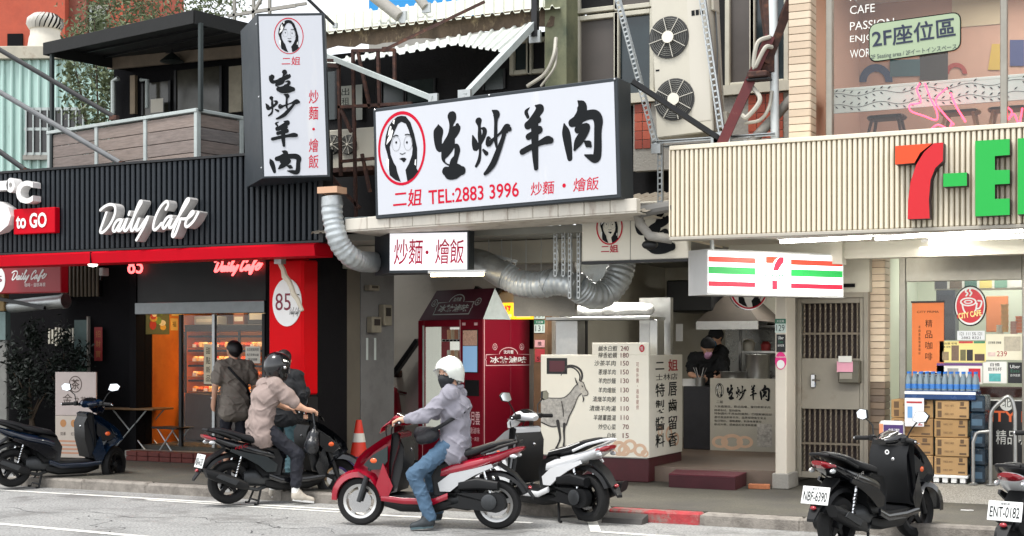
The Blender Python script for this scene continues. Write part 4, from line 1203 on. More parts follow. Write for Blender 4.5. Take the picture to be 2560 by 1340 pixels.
# ---- small outdoor unit with two fans
FAC = Fr((0, 14.35, 0))
def fan(o, cx, cz, r_, y, hub=.3, dark=None):
    MB().prism(ring_pts(28, r_ * 1.04, r_ * 1.04, cx, cz), y, y + .012).obj('fan_well', dark or mat('fan_grey', (52, 52, 51), .6), o)
    g = MB()
    for k in range(7):
        rr = r_ * (.36 + .092 * k)
        g.tube([(cx + rr * math.cos(a * math.pi / 16), y - .016, cz + rr * math.sin(a * math.pi / 16)) for a in range(32)], .0035, 4, closed=True)
    g.obj('guard_rings', mat('guard_grey', (120, 120, 116), .5, .4), o)
    for k in range(8):
        a = k * math.pi / 4 + .2
        MB().bar((cx, y - .022, cz), (cx + r_ * 1.03 * math.cos(a), y - .022, cz + r_ * 1.03 * math.sin(a)), .007).obj('guard_spoke', mat('guard_pale', (196, 192, 180), .5), o)
    MB().prism(ring_pts(20, r_ * hub, r_ * hub, cx, cz), y - .034, y - .02).obj('hub', M_CREAM, o)
M_ACU = mat('unit_cream', (194, 189, 174), .5, var=.05, vs=3, dirt=(196, 186, 166), ds=2, dt=(.6, .85))
x0, x1, a0, a1 = pbox(FAC, 800, 322, 936, 420)
o = thing('outdoor_unit', 'small cream air conditioner unit with two fans behind the rusty frame', 'air conditioner', ((x0 + x1) / 2, 14.35, a0))
w, h = (x1 - x0) / 2, a1 - a0
B(-w, w, 0, .35, 0, h, b=.012).obj('case', M_ACU, o)
r_ = (FAC.X(853, 362) - FAC.X(813, 362)) / 2
for px in (833, 872): fan(o, FAC.X(px, 362) - (x0 + x1) / 2, FAC.Z(px, 362) - a0, r_, -.014, .12)
B(-w, w, -.05, .4, -.05, -.001).obj('bracket', M_RUST, o)
# ---- braces
def perf(p0, p1, w, up=Vector((0, 0, 1))):
    """slotted steel angle"""
    p0, p1 = Vector(p0), Vector(p1); d = (p1 - p0); L_ = d.length; d.normalize()
    s_ = Vector((1, 0, 0)) - d * d.x; s_.normalize()
    mb = MB(); n_ = int(L_ / .06)
    for e in (-1, 1): mb.bar(p0 + s_ * e * w * .42, p1 + s_ * e * w * .42, w * .24, .006)
    for i in range(n_ + 1):
        c = p0 + d * (L_ * i / n_); mb.bar(c - s_ * w * .36, c + s_ * w * .36, .006, .018)
    mb.bar(p0 + s_ * w * .54 + Vector((0, .02, 0)), p1 + s_ * w * .54 + Vector((0, .02, 0)), .005, w * .7)
    return mb
def stay(name, lab, a, b, Ya, Yb, w, m, kind='bar', cat='brace'):
    A, Bq = fp(*a, Ya), fp(*b, Yb)
    o = thing(name, lab, cat, Bq)
    if kind == 'perf': perf(A - Bq, Vector((0, 0, 0)), w).obj('angle', m, o)
    elif kind == 'tube': MB().tube([A - Bq, Vector((0, 0, 0))], w, 12).obj('tube', m, o)
    else:
        MB().bar(A - Bq, Vector((0, 0, 0)), w, w).obj('bar', m, o)
    MB().box(-w, w, -.02, .02, -w, w).obj('end_plate', M_GALV if m is not M_RUST else M_RUST, o)
    return o
stay('steel_brace', 'white steel brace running down to the left top of the large sign', (812, 138), (1084, 247), 14.1, 13.25, .055, M_PALE)
o = stay('steel_brace', 'wide pale channel brace leaning up right behind the large sign', (1332, 62), (1162, 242), 14.6, 13.3, .075, M_PALE)
stay('slotted_stay', 'slotted steel stay left of the large air conditioner', (1538, -20), (1641, 372), 14.3, 13.7, .05, M_GALV, 'perf')
stay('slotted_stay', 'slotted steel stay along the right front edge of the large air conditioner', (1752, -20), (1805, 345), 13.66, 13.66, .06, M_GALV, 'perf')
stay('strut', 'black strut crossing the lower fan of the large air conditioner', (1580, 203), (1797, 346), 13.1, 13.6, .05, M_BLACK)
stay('strut', 'thick dark red steel strut standing on the beige fascia', (1925, 92), (1802, 366), 13.75, 13.6, .10, mat('oxide_red', (92, 30, 32), .55, var=.3, vs=8, dirt=(120, 96, 86), ds=8, dt=(.6, .75)))
stay('strut', 'dark strut rising to the right behind the white downpipe', (1985, -20), (1915, 160), 13.9, 13.75, .085, M_RUST)
stay('strut', 'upright dark post behind the white downpipe', (1908, -20), (1925, 120), 14.0, 13.8, .08, M_RUST)
stay('strut', 'grey pipe strut leaning behind the white downpipe base', (1990, 235), (1872, 362), 14.0, 13.75, .05, M_CONC, 'tube')
o = thing('clamp', 'dark steel clamp around the red strut', 'clamp', fp(1898, 188, 13.66)); B(-.10, .10, -.09, .09, -.03, .03, b=.01).obj('collar', M_RUST, o); B(-.12, .12, -.06, .06, -.06, -.031, b=.01).obj('plate', M_BLACK, o)
stay('roof_pipe', 'grey concrete pipe lying on the upper tin roof', (915, -25), (1003, 44), 15.2, 15.0, .075, M_CONC, 'tube', 'pipe')
stay('roof_pipe', 'shorter grey pipe end on the upper tin roof', (1030, -30), (1066, 20), 15.4, 15.3, .06, M_CONC, 'tube', 'pipe')
stay('strut', 'thin dark strut slanting across the stained flashing', (1212, 4), (962, 124), 14.6, 14.3, .03, M_RUST)
stay('strut', 'thin black strut at the right of the upright sign', (762, -10), (838, 64), 14.2, 14.5, .03, M_BLACK)
stay('strut', 'black post at the right end of the lower awning', (1338, -20), (1338, 92), 14.6, 14.6, .07, M_BLACK)
# cables
def cable(lab, P, r_, m, name='cable'):
    base = Vector(P[-1]); q = [Vector(c) - base for c in catmull([tuple(x) for x in P], 6)]
    o = thing(name, lab, 'cable', base)
    MB().tube(q, r_, 7).obj('strand', m, o); return o
M_CAB = mat('cable_pale', (176, 172, 160), .6, var=.1)
cable('pale conduit looping down beside the moss covered pillar', [fp(1390, 95, 14.5), fp(1384, 140, 14.4), fp(1362, 185, 14.4), fp(1318, 216, 14.4)], .022, M_CAB)
cable('thin pale conduit right of the looping one', [fp(1392, 120, 14.5), fp(1386, 168, 14.4), fp(1352, 216, 14.4)], .014, M_CAB)
cable('pair of thick white hoses looped round the red strut', [fp(1925, 92, 13.7), fp(1893, 108, 13.6), fp(1885, 170, 13.6), fp(1912, 120, 13.62), fp(1930, 118, 13.7)], .022, M_CAB)
cable('thick white hose hanging below the clamp', [fp(1880, 215, 13.7), fp(1900, 250, 13.62), fp(1868, 292, 13.6), fp(1855, 288, 13.6)], .024, M_CAB)
cable('second white hose in a loop by the downpipe', [fp(1930, 228, 13.75), fp(1922, 270, 13.7), fp(1900, 300, 13.7), fp(1862, 308, 13.7)], .018, M_CAB)
o = thing('downpipe', 'white round downpipe standing behind the beige fascia', 'pipe', fp(1939, 362, 13.8))
MB().tube([Vector((0, 0, -.3)), Vector((-.02, 0, 1.2)), Vector((-.05, 0, 2.6))], .045, 14).obj('pipe', mat('pvc_white', (216, 222, 222), .35), o)
MB().tube([Vector((-.045, 0, 1.0)), Vector((-.045, 0, 1.06))], .056, 14).obj('collar', _mats['pvc_white'], o)
# ---- large outdoor unit
FX = Fr(tuple(fp(1641, 346, 13.75)), R(-2), R(-2.6))
o = thing('outdoor_unit', 'large cream two fan air conditioner unit standing above the beige fascia', 'air conditioner', fr=FX)
w, h = FX.X(1784, 336), 1.70
B(0, w, 0, .36, 0, h, b=.012).obj('case', M_ACU, o)
r_ = .21
for px, py in ((1673, 94), (1687, 249)):
    c = FX.at(px, py); fan(o, c[0], c[1], r_, -.014, .3)
B(w * .64, w - .02, -.004, -.0005, .12, h - .02).obj('front_panel', mat('unit_panel', (198, 193, 180), .5), o)
mb = MB(); q = FX.at(1743, 32)
for i in range(3): mb = B(q[0] - .06 + i * .045, q[0] - .025 + i * .045, -.007, -.0045, q[1] - .025, q[1] + .03).obj('badge', M_INK, o)
q = FX.at(1644, 176); B(q[0] - .02, q[0] + .02, -.004, -.0005, q[1] - .008, q[1] + .008).obj('badge', M_INK, o)
B(w + .001, w + .03, .08, .26, h * .74, h * .92, b=.006).obj('terminal_box', M_ACU, o)
MB().tube([(w + .02, .16, h * .74), (w + .03, .14, h * .5), (w + .03, .05, .3), (w + .04, .0, .02)], .009, 6).obj('cord', mat('cord_grey', (90, 92, 94), .5), o)
MB().tube([(w + .02, .18, h * .74), (w + .03, .19, h * .55), (w + .03, .28, .2)], .009, 6).obj('cord', M_CAB, o)
B(w + .001, w + .09, .18, .35, .05, .22, b=.006).obj('pipe_cover', M_ACU, o)
o = thing('unit_stand', 'slotted steel stand carrying the large air conditioner', 'stand', fp(1641, 352, 13.72))
c0 = fp(1641, 352, 13.72)
for yy in (0, .36):
    perf(Vector((-.05, yy, -.01)), Vector((1.25, yy, -.01)), .05).obj('rail', M_GALV, o)
for xx in (.03, .75):
    perf(Vector((xx, .02, -.02)), Vector((xx, .02, -.75)), .05).obj('leg', M_GALV, o)
# ---- low tin roof between the sign and the beige fascia
o = thing('low_roof', 'dusty low tin roof behind the large sign with loose scraps', 'roof')
ca, cb = fp(850, 552, 13.9), fp(1668, 470, 13.9)
corr((Vector((ca.x, 13.3, 3.02)), Vector((cb.x, 13.3, 3.10))), (Vector((ca.x, 15.15, 3.42)), Vector((cb.x, 15.15, 3.5))), 40, .02).obj('sheet', mat('dusty_tin', (160, 152, 138), .75, var=.25, vs=3, dirt=(112, 98, 82), ds=3, dt=(.5, .7)), o)
for i, (px, py, l, m) in enumerate(((1620, 415, .4, M_RUST), (1650, 430, .3, M_CONC), (1610, 450, .35, M_BLACK), (905, 500, .4, M_PALE), (935, 490, .4, M_PALE), (1640, 470, .3, M_CONC))):
    p = fp(px, py, 13.9); p.z = 3.02 + (13.9 - 13.3) * .22 + .05
    oo = thing('loose_board', ['rusty', 'grey short', 'black', 'pale left', 'pale slanted', 'grey thin'][i] + ' scrap lying on the low tin roof', 'scrap', p, rnd.uniform(-.6, .6))
    B(-l / 2, l / 2, -.05, .05, 0, .04, b=.006).obj('board', m, oo)
# ---- gutter beam
FGU = Fr(tuple(fp(1592, 528, 13.16)), R(0), R(-1.15))
o = thing('gutter_beam', 'long stained off-white metal gutter beam under the large sign', 'gutter', fr=FGU)
M_GUT = mat('stained_white_metal', (206, 200, 188), .6, var=.12, vs=4, dirt=(146, 128, 114), ds=5, dt=(.52, .72), stretch=(1, 1, .2))
gl_, gh = FGU.X(862, 568), FGU.Z(1592, 494)
n_ = 12
for i in range(n_):
    xa, xb = gl_ + (-gl_) * i / n_, gl_ + (-gl_) * (i + 1) / n_
    B(xa + .002, xb - .002, rnd.uniform(-.004, .004), .12, 0, gh + rnd.uniform(-.006, .006), b=.008).obj('panel', M_GUT, o)
B(gl_, 0, .01, .75, -.012, -.001).obj('underside', M_GUT, o)
B(gl_, gl_ + .012, .121, .8, 0, gh).obj('end', M_GUT, o)
# ================================================================ middle building, ground floor
b_ = [o for o in COL.objects if o.name.startswith('eatery_building')][0]
YB = 21.2
M_GREY = mat('grey_wall', (104, 104, 104), .7, var=.15, vs=2, dirt=(82, 80, 80), ds=1.5, dt=(.5, .75))
M_BRN = mat('brown_wall', (92, 86, 76), .8, var=.2, vs=2)
yA, yB_, yC = sidepx(XWm, 870), sidepx(XWm, 902), sidepx(XWm, 985)
B(XWm - .2, XWm - .012, 15.01, yB_, .12, 2.95).obj('side_wall', M_BRN, b_)
B(XWm - .2, XWm, yB_ + .001, yC, .12, 2.95).obj('side_wall', M_GREY, b_)
YP = 17.35
M_PALEW = mat('pale_wall', (176, 172, 164), .75, var=.1, vs=1.5, dirt=(140, 136, 130), ds=1.3, dt=(.55, .8))
XP = fp(1400, 870, YP).x
B(XWm - 2.0, XP, YP, YP + .15, .12, 3.3).obj('back_wall', M_PALEW, b_)
B(XWm - .2, -2.2, YB, YB + .2, .12, 3.3).obj('kitchen_wall', M_CREAMW, b_)
B(XP, XP + .12, YP + .151, YB, .3, 3.3).obj('kitchen_wall', M_CREAMW, b_)
XK = fp(1938, 870, 15.6).x
B(XK + .02, XK + .1, 16.0, YB, .3, 3.3).obj('kitchen_wall', M_CREAMW, b_)
B(XP + .13, XK, 15.85, YB, .121, .30).obj('kitchen_floor', mat('kitchen_floor', (120, 104, 92), .5, var=.15, vs=6), b_)
B(XWm - .2, XK + .3, 14.2, YB, 3.0, 3.08).obj('ceiling', mat('ceiling_pale', (150, 150, 142), .8, var=.15, vs=2), b_)
q = fp(1455, 600, 15.3)
a, b = fp(985, 640, 15.0), fp(1460, 590, 15.0)
B(XWm, fp(1455, 600, 15.0).x, 14.9, 15.1, 2.72, 2.99).obj('beam', M_CREAMW, b_)
B(fp(1300, 600, 15.3).x, fp(1452, 600, 15.3).x, 15.12, 15.2, 2.1, 2.99).obj('grey_board', M_CONC, b_)
# lights in the eatery (lit tubes)
for i, (x_, y_, e) in enumerate(((-6.6, 15.9, 34), (-5.4, 20.0, 9))):
    o = thing('ceiling_tube', ['lit tube lamp on the ceiling above the menu counter', 'lit tube lamp on the kitchen ceiling deep inside'][i], 'lamp', (x_, y_, 2.95))
    B(-.6, .6, -.04, .04, 0, .045).obj('batten', M_WHITE, o)
    MB().tube([(-.58, 0, -.02), (.58, 0, -.02)], .016, 8).obj('tube', M_TUBE, o)
    l_ = bpy.data.lights.new('tube_light', 'AREA'); l_.shape = 'RECTANGLE'; l_.size = 1.2; l_.size_y = .15; l_.energy = e; l_.color = (1, .97, .9)
    lo2 = bpy.data.objects.new('tube_glow', l_); COL.objects.link(lo2); lo2.parent = o; lo2.location = (0, 0, -.06)
# ---- tube lamp under the small sign
p = fp(1143, 687, 13.75)
o = thing('tube_lamp', 'warm lit tube lamp hanging just below the small white sign', 'lamp', p, R(8))
MB().tube([(-.31, 0, 0), (.31, 0, 0)], .018, 10).obj('tube', mat('warm_tube', (255, 236, 200), .5, emit=7, ecol=(255, 226, 176)), o)
B(-.34, .34, -.025, .025, .02, .05).obj('batten', M_WHITE, o)
l_ = bpy.data.lights.new('tube_light', 'AREA'); l_.shape = 'RECTANGLE'; l_.size = .6; l_.size_y = .08; l_.energy = 14; l_.color = (1, .92, .78)
lo2 = bpy.data.objects.new('tube_glow', l_); COL.objects.link(lo2); lo2.parent = o; lo2.location = (0, 0, -.05)
# ---- silver ducts
def duct(mb, P, r_, k=10, ribs=True):
    Q = catmull([tuple(x) for x in P], k)
    dense = []
    for a, b in zip(Q, Q[1:]):
        m = max(1, int(np.linalg.norm(b - a) / .012))
        for i in range(m): dense.append(a + (b - a) * i / m)
    dense.append(Q[-1])
    rr = [r_ * (1 + (.045 if (i // 2) % 2 else -.02) + .012 * math.sin(i * .31)) if ribs else r_ * (1 + .008 * math.sin(i * .13)) for i in range(len(dense))]
    return mb.tube(dense, rr, 18)
M_FLEX = mat('duct_foil', (186, 192, 194), .38, .45, var=.25, vs=8, dirt=(112, 112, 108), ds=4, dt=(.5, .8), bump=.15, bs=25)
o = thing('flexible_duct', 'ribbed silver flexible duct bending down left of the small sign', 'duct', fp(832, 500, 13.1))
b0 = fp(832, 500, 13.1)
duct(MB(), [fp(830, 505, 13.1) - b0, fp(832, 545, 13.1) - b0, fp(850, 610, 13.15) - b0, fp(892, 650, 13.4) - b0, fp(955, 656, 14.2) - b0], .115).obj('hose', M_FLEX, o)
MB().tube([fp(829, 492, 13.1) - b0, fp(831, 515, 13.1) - b0], [.115, .125], 18).obj('collar', M_GALV, o)
B(-.14, .12, -.1, .1, .07, .14).obj('cap_board', mat('salmon_board', (200, 160, 130), .6), o)
o = thing('exhaust_duct', 'long silver exhaust duct with elbows hanging across the eatery front', 'duct', fp(1180, 650, 14.5))
b0 = fp(1180, 650, 14.5)
f_ = lambda px, py, Y=14.5: fp(px, py, Y) - b0
duct(MB(), [f_(1165, 650), f_(1210, 660), f_(1262, 692)], .152, ribs=False).obj('smooth_pipe', M_GALV, o)
duct(MB(), [f_(1258, 686), f_(1300, 708), f_(1350, 712), f_(1372, 708)], .148).obj('hose', M_FLEX, o)
duct(MB(), [f_(1366, 708), f_(1400, 706), f_(1440, 716)], .144).obj('hose', M_FLEX, o)
duct(MB(), [f_(1440, 715, 14.6), f_(1475, 738, 14.8), f_(1512, 733, 15.0), f_(1545, 695, 15.1), f_(1562, 620, 15.2)], .155).obj('hose', M_FLEX, o)
for px, py in ((1262, 688), (1370, 706), (1440, 716)):
    c = f_(px, py); MB().tube([c + Vector((-.02, 0, .01)), c + Vector((.025, 0, -.01))], .162, 18).obj('joint_band', M_GALV, o)
for px, y1 in ((1222, 650), (1254, 664), (1278, 668), (1315, 690), (1353, 700)):
    top = f_(px, 560); MB().tube([Vector((top.x, 0, 2.98 - b0.z)), f_(px, y1)], .005, 5).obj('hanger_rod', M_GALV, o)
perf(f_(1215, 640), f_(1290, 660), .05).obj('hanger_bar', M_GALV, o)
for i, (px, y0, y1) in enumerate(((1388, 535, 690), (1408, 535, 690), (1424, 540, 745), (1446, 535, 745))):
    A, C_ = fp(px, y0, 14.3), fp(px, y1, 14.3)
    oo = thing('slotted_hanger', ['first', 'second', 'third', 'fourth'][i] + ' slotted steel hanger from the left above the duct', 'hanger', C_)
    perf(Vector((0, 0, 0)), Vector((0, 0, A.z - C_.z)), .036).obj('angle', M_GALV, oo)
    B(-.03, .03, 0, .04, A.z - C_.z + .001, 2.99 - C_.z + .02).obj('fixing', M_GALV, oo)
o = thing('metal_guard', 'tilted sheet metal guard behind the rising duct', 'sheet', fp(1485, 680, 15.4), R(10))
B(-.2, .2, 0, .01, -.22, .12).obj('sheet', M_GALV, o)
# ---- inner signboard
FI = Fr((0, 13.98, 0))
x0, x1, a0, a1 = pbox(FI, 1455, 505, 1722, 650)
o = thing('inner_signboard', 'cream inner signboard with portrait emblem half hidden by the gutter beam', 'signboard', fr=FI)
B(x0, x1, 0, .08, a0, a1, b=.006).obj('board', M_CREAM, o)
c = FI.at(1524, 568); emblem(o, c[0], c[1], FI.Z(1524, 520) - FI.Z(1524, 608), w=FI.X(1556, 568) - FI.X(1490, 568), y=-.006)
txp(o, FI, '二姐', 1503, 612, 1546, 632, mat('deep_red_print', (176, 20, 44), .5), y=-.006, bold=.02)
brush(o, '生', pbox(FI, 1588, 525, 1690, 626), y=-.006)
B(x0, x1, -.02, .10, a0 - .03, a0 - .001).obj('trim', M_BLACK, o)
B(FI.X(1576, 600) - .004, FI.X(1576, 600) + .004, -.003, 0, a0, a1).obj('seam', M_CONC, o)
# leaking pipe elbow under gutter
o = thing('drain_pipe', 'bent grey drain pipe under the right end of the gutter beam', 'pipe', fp(1600, 510, 13.4))
b0 = fp(1600, 510, 13.4)
MB().tube([f - b0 for f in (fp(1590, 512, 13.5), fp(1600, 560, 13.5), fp(1625, 590, 13.5), fp(1680, 598, 13.6))], .05, 12).obj('elbow', M_CONC, o)
MB().tube([f - b0 for f in (fp(1600, 530, 13.45), fp(1640, 522, 13.5), fp(1680, 515, 13.5))], .06, 10).obj('branch', mat('old_pipe', (110, 108, 104), .6, var=.2), o)
MB().ell(tuple(fp(1625, 612, 13.6) - b0), .09, .06, .05).obj('trap', M_BLACK, o)
# meter boxes on the grey side wall
FW = Fr((XWm, 15.0, 0), R(90))
for px0, py0, px1, py1, lab in ((916, 792, 940, 832, 'lower old meter box on the grey wall'), (946, 762, 966, 814, 'upper tall meter box on the grey wall'), (910, 713, 935, 727, 'small white junction box high on the grey wall')):
    x0, x1, a0, a1 = pbox(FW, px0, py0, px1, py1)
    o = thing('meter_box', lab, 'meter box', FW.o + FW.ex * ((x0 + x1) / 2) + Vector((0, 0, a0)), R(90))
    w, h = (x1 - x0) / 2, a1 - a0
    B(-w, w, -.09, -.0, 0, h, b=.01).obj('case', mat('meter_beige', (126, 120, 106), .6, var=.25, vs=10), o)
    B(-w * .6, w * .6, -.096, -.0905, h * .45, h * .85).obj('dial', mat('meter_glass', (52, 50, 48), .2), o)
for i, px in enumerate((915, 935)):
    x0, x1, a0, a1 = pbox(FW, px, 845, px + 5, 900); o = thing('paint_streak', ['left', 'right'][i] + ' pale peeling strip below the meter boxes', 'strip', FW.o + FW.ex * x0 + Vector((0, 0, a0)), R(90)); B(0, x1 - x0, -.003, 0, 0, a1 - a0).obj('strip', M_PALE, o)
# slanted dark bars behind the machine; the first draws a diagonal shadow
for i, (a, b) in enumerate((((985, 935), (1045, 850)), ((1225, 740), (1190, 720)), ((1252, 720), (1215, 760)))):
    A, C_ = fp(*a, YP - .15), fp(*b, YP - .15)
    o = thing('slanted_bar', ['dark slanted board on the pale wall left of the machine', 'dark short brace above the machine top', 'second dark brace above the machine top'][i], 'brace', A)
    MB().bar(Vector((0, 0, 0)), C_ - A, .1, .06).obj('board', M_BLACK, o); MB().box(-.05, .05, .05, .14, -.05, .05).obj('bracket', M_RUST, o)
# ---- vending machine
cn = gp(1207, 1180, .12); lf = gp(1045, 1165, .12)
va = math.atan2(cn.y - lf.y, cn.x - lf.x)
FVM = Fr((cn.x, cn.y, .12), va)
Wv = -(lf - cn).length; Dv = .86
Hv = FVM.Z(1207, 798)
M_VEND = mat('vending_maroon', (124, 12, 34), .4, spec=.25, var=.06, vs=2)
M_PINKL = mat('pale_pink_line', (226, 190, 192), .5)
t = thing('vending_machine', 'tall maroon snack vending machine with glass front and lit shelves', 'vending machine', fr=FVM)
gx0, gx1 = FVM.X(1060, 950), FVM.X(1148, 950)
gz0, gz1 = FVM.Z(1100, 1075), FVM.Z(1100, 817)
B(Wv, 0, .5, Dv, .06, Hv, b=.01).obj('cabinet', M_VEND, t)
B(Wv, gx0, 0, .499, .06, Hv, b=.006).obj('side_post', M_VEND, t)
B(gx1, 0, 0, .499, .06, Hv, b=.006).obj('control_column', M_VEND, t)
B(gx0 + .001, gx1 - .001, 0, .499, gz1, Hv, b=.006).obj('header', M_VEND, t)
B(gx0 + .001, gx1 - .001, 0, .499, .06, gz0, b=.006).obj('lower_panel', M_VEND, t)
B(gx0, gx1, .47, .498, gz0, gz1).obj('inner_back', mat('machine_white', (222, 226, 220), .5, emit=.35, ecol=(240, 246, 236)), t)
B(gx0 + .001, gx0 + (gx1 - gx0) * .42, .03, .05, gz0, gz1).obj('inner_door', mat('machine_white2', (214, 216, 206), .4, emit=.25, ecol=(236, 240, 226)), t)
B(gx0, gx1, .006, .01, gz0, gz1).obj('pane', M_GLASS, t)
B(gx0 - .02, gx0 - .001, -.012, .02, gz0 - .02, gz1 + .02).obj('glass_frame', M_PALE, t)
sz = [FVM.Z(1125, y) for y in (848, 900, 950, 1003, 1050)]
M_SNK = [mat('snack_%d' % i, c, .5, var=.1) for i, c in enumerate(((226, 176, 140), (236, 222, 190), (214, 150, 120), (232, 236, 228)))]
snm = [MB().lathe([(.0, 0), (.026, 0), (.028, .12), (.02, .13), (.0, .13)], 10).mesh('snack_tube', m) for m in M_SNK]
for j, zz in enumerate(sz):
    sh = B(gx0 + (gx1 - gx0) * .42, gx1 - .002, .06, .46, zz - .03, zz).obj('shelf', mat('shelf_white', (206, 210, 206), .4), t)
    for k in range(5):
        xx = gx0 + (gx1 - gx0) * (.48 + .105 * k)
        B(xx - .024, xx + .024, .05, .06, zz - .028, zz - .006).obj('price_tag', M_INK, sh)
        o = link('snack_tube', snm[(k + j * 3) % 4], None, FVM.o + FVM.ex * xx + FVM.ey * .15 + Vector((0, 0, zz + .001)))
        tag(o, 'pale snack tube standing on shelf %s of the vending machine' % ['one from the top', 'two from the top', 'three from the top', 'four from the top', 'five from the top'][j], 'snack', 'snack tubes on machine shelf %d' % (j + 1))
sx0, sx1, sa, sb = pbox(FVM, 1158, 824, 1196, 932)
B(sx0, sx1, -.012, -.001, sa, sb, b=.003).obj('screen', M_BLACK, t)
s_ = B(sx0 + .01, sx1 - .01, -.015, -.0125, sa + .01, sa + (sb - sa) * .62).obj('screen_image', mat('screen_blue', (150, 190, 226), .3, emit=.15, ecol=(150, 195, 240)), t)
B(sx0 + .01, sx1 - .01, -.015, -.0125, sa + (sb - sa) * .63, sb - .01).obj('screen_image', mat('screen_food', (140, 112, 96), .3, var=.6, vs=40, emit=.3, ecol=(150, 120, 104)), t)
for px in (1160, 1190): q = FVM.at(px, 810); B(q[0] - .03, q[0] + .03, -.006, 0, q[1] - .018, q[1] + .018).obj('sticker', M_PINKL, t)
q = pbox(FVM, 1163, 950, 1198, 990); B(q[0], q[1], -.008, -.001, q[2], q[3]).obj('pickup_flap', M_BLACK, t)
txp(t, FVM, '沈月雲', 1165, 1028, 1200, 1062, M_PINKL, bold=.01)
txp(t, FVM, '冰糖滷味', 1165, 1068, 1200, 1084, M_PINKL)
txp(t, FVM, '冷藏・真空', 1168, 1092, 1198, 1102, M_PINKL)
q = pbox(FVM, 1056, 1085, 1160, 1150)
MB().ring([(q[0], q[2]), (q[1], q[2]), (q[1], q[3]), (q[0], q[3])], [(q[0] + .012, q[2] + .012), (q[1] - .012, q[2] + .012), (q[1] - .012, q[3] - .012), (q[0] + .012, q[3] - .012)], -.003).obj('panel_line', M_PINKL, t)
B(gx1 + .015, gx1 + .025, -.003, 0, gz0, Hv).obj('edge_line', M_PINKL, t)
FVS = Fr((cn.x, cn.y, .12), va + R(90))            # side face
Dx = FVS.X(1328, 1000)
B(.02, .03, -.003, 0, .1, Hv).obj('edge_line', M_PINKL, None).parent = t
kidsb = COL.objects[-1]
RS = Matrix.Rotation(R(90), 4, 'Z')
kidsb.matrix_basis = RS
def plaque(par, fr, cx0, cx1, z0, z1, line, ink, M=None, y=-.004):
    """shop plaque outline with domed top and four characters"""
    w = cx1 - cx0; c = (cx0 + cx1) / 2; h = z1 - z0; lw = h * .045
    def outl(k):
        P = [(cx0 + k, z0 + k), (cx1 - k, z0 + k), (cx1 - k, z0 + h * .28), (cx1 - k + .02 * w, z0 + h * .34), (cx1 - k, z0 + h * .4), (cx1 - k, z0 + h * .62 - k)]
        P += [(c + (w * .21 - k) * math.cos(a), z0 + h * .62 + (h * .38 - k) * math.sin(a)) for a in [math.pi * i / 10 for i in range(11)]]
        P += [(cx0 + k, z0 + h * .62 - k), (cx0 + k, z0 + h * .4), (cx0 + k - .02 * w, z0 + h * .34), (cx0 + k, z0 + h * .28)]
        return P
    L = []
    L.append(MB().ring(outl(0), outl(lw), y).obj('plaque_line', line, par))
    L.append(text(par, '冰糖滷味', cx0 + w * .09, cx1 - w * .09, z0 + h * .14, z0 + h * .5, ink, y=y, bold=.02))
    L.append(text(par, '沈月雲', c - w * .11, c + w * .11, z0 + h * .64, z0 + h * .84, ink, y=y, bold=.02))
    for s in (-1, 1):
        mx, mz, rr = c + s * w * .30, z0 + h * 1.02, h * .17
        if M is None: mx, mz = c + s * w * .60, z0 + h * .6
        L.append(MB().ring(ring_pts(22, rr, rr * 1.05, mx, mz), ring_pts(22, rr * .82, rr * .86, mx, mz), y).obj('medallion', line, par))
        L.append(text(par, '囍', mx - rr * .42, mx + rr * .42, mz - rr * .5, mz + rr * .5, line, y=y, bold=.05))
    if M is not None:
        for o in L: o.matrix_basis = M
q = pbox(FVS, 1214, 868, 1326, 914)
plaque(t, FVS, q[0], q[1], q[2], q[3] , M_PINKL, M_LETTER, RS)
# pitched topper
tp = FVM.Z(1130, 722)
M_TOP = mat('topper_dark', (70, 20, 38), .4, var=.15, vs=3)
v = [(Wv + .02, .0, Hv + .002), (.0, .0, Hv + .002), (-.04, .25, tp), (Wv + .10, .25, tp), (Wv + .02, .5, Hv + .002), (.0, .5, Hv + .002)]
top = MB().add(v, [(0, 1, 2, 3), (5, 4, 3, 2), (0, 3, 4), (0, 4, 5, 1)]).obj('topper', M_TOP, t)
MB().add([(.004, 0, Hv + .002), (.004, .5, Hv + .002), (-.036, .25, tp)], [(0, 1, 2)]).obj('topper_end', M_PALE, t)
ang = math.atan2(.25, tp - Hv)
grp = Matrix.Translation((0, 0, Hv + .002)) @ Matrix.Rotation(-ang, 4, 'X')
Lh = math.hypot(.25, tp - Hv)
n0 = len(COL.objects)
plaque(t, FVM, Wv * .80, Wv * .24, Lh * .16, Lh * .84, M_PALE, M_PALE)
for o in list(COL.objects)[n0:]: o.matrix_basis = grp
for xx in (-.1, Wv + .1):
    for yy in (.08, Dv - .1): B(xx - .03, xx + .03, yy - .03, yy + .03, 0, .06).obj('foot', M_WHITE, t)
# yellow lamp boxes behind it
for i, (px0, px1) in enumerate(((1240, 1283), (1287, 1330))):
    f2 = Fr((0, 17.0, 0)); q = pbox(f2, px0, 757, px1, 798)
    o = thing('light_box', ['left yellow light box with red characters above the machine', 'right yellow light box with red characters above the machine'][i], 'light box', ((q[0] + q[1]) / 2, 17.0, q[2]))
    w, h = (q[1] - q[0]) / 2, q[3] - q[2]
    B(-w, w, 0, .1, 0, h, b=.008).obj('box', mat('lamp_yellow', (250, 190, 50), .4, emit=.8, ecol=(255, 190, 40)), o)
    text(o, '檳榔', -w * .75, w * .75, h * .45, h * .85, mat('lamp_red', (214, 26, 40), .4, emit=.5, ecol=(230, 20, 40)), y=-.004, bold=.03)
    B(-w * .8, w * .8, -.003, 0, h * .12, h * .3).obj('stripe', mat('lamp_pale', (255, 232, 150), .4, emit=.6), o)
    B(-w, w, .02, .08, -.4, -.001).obj('bracket', M_DARK, o)
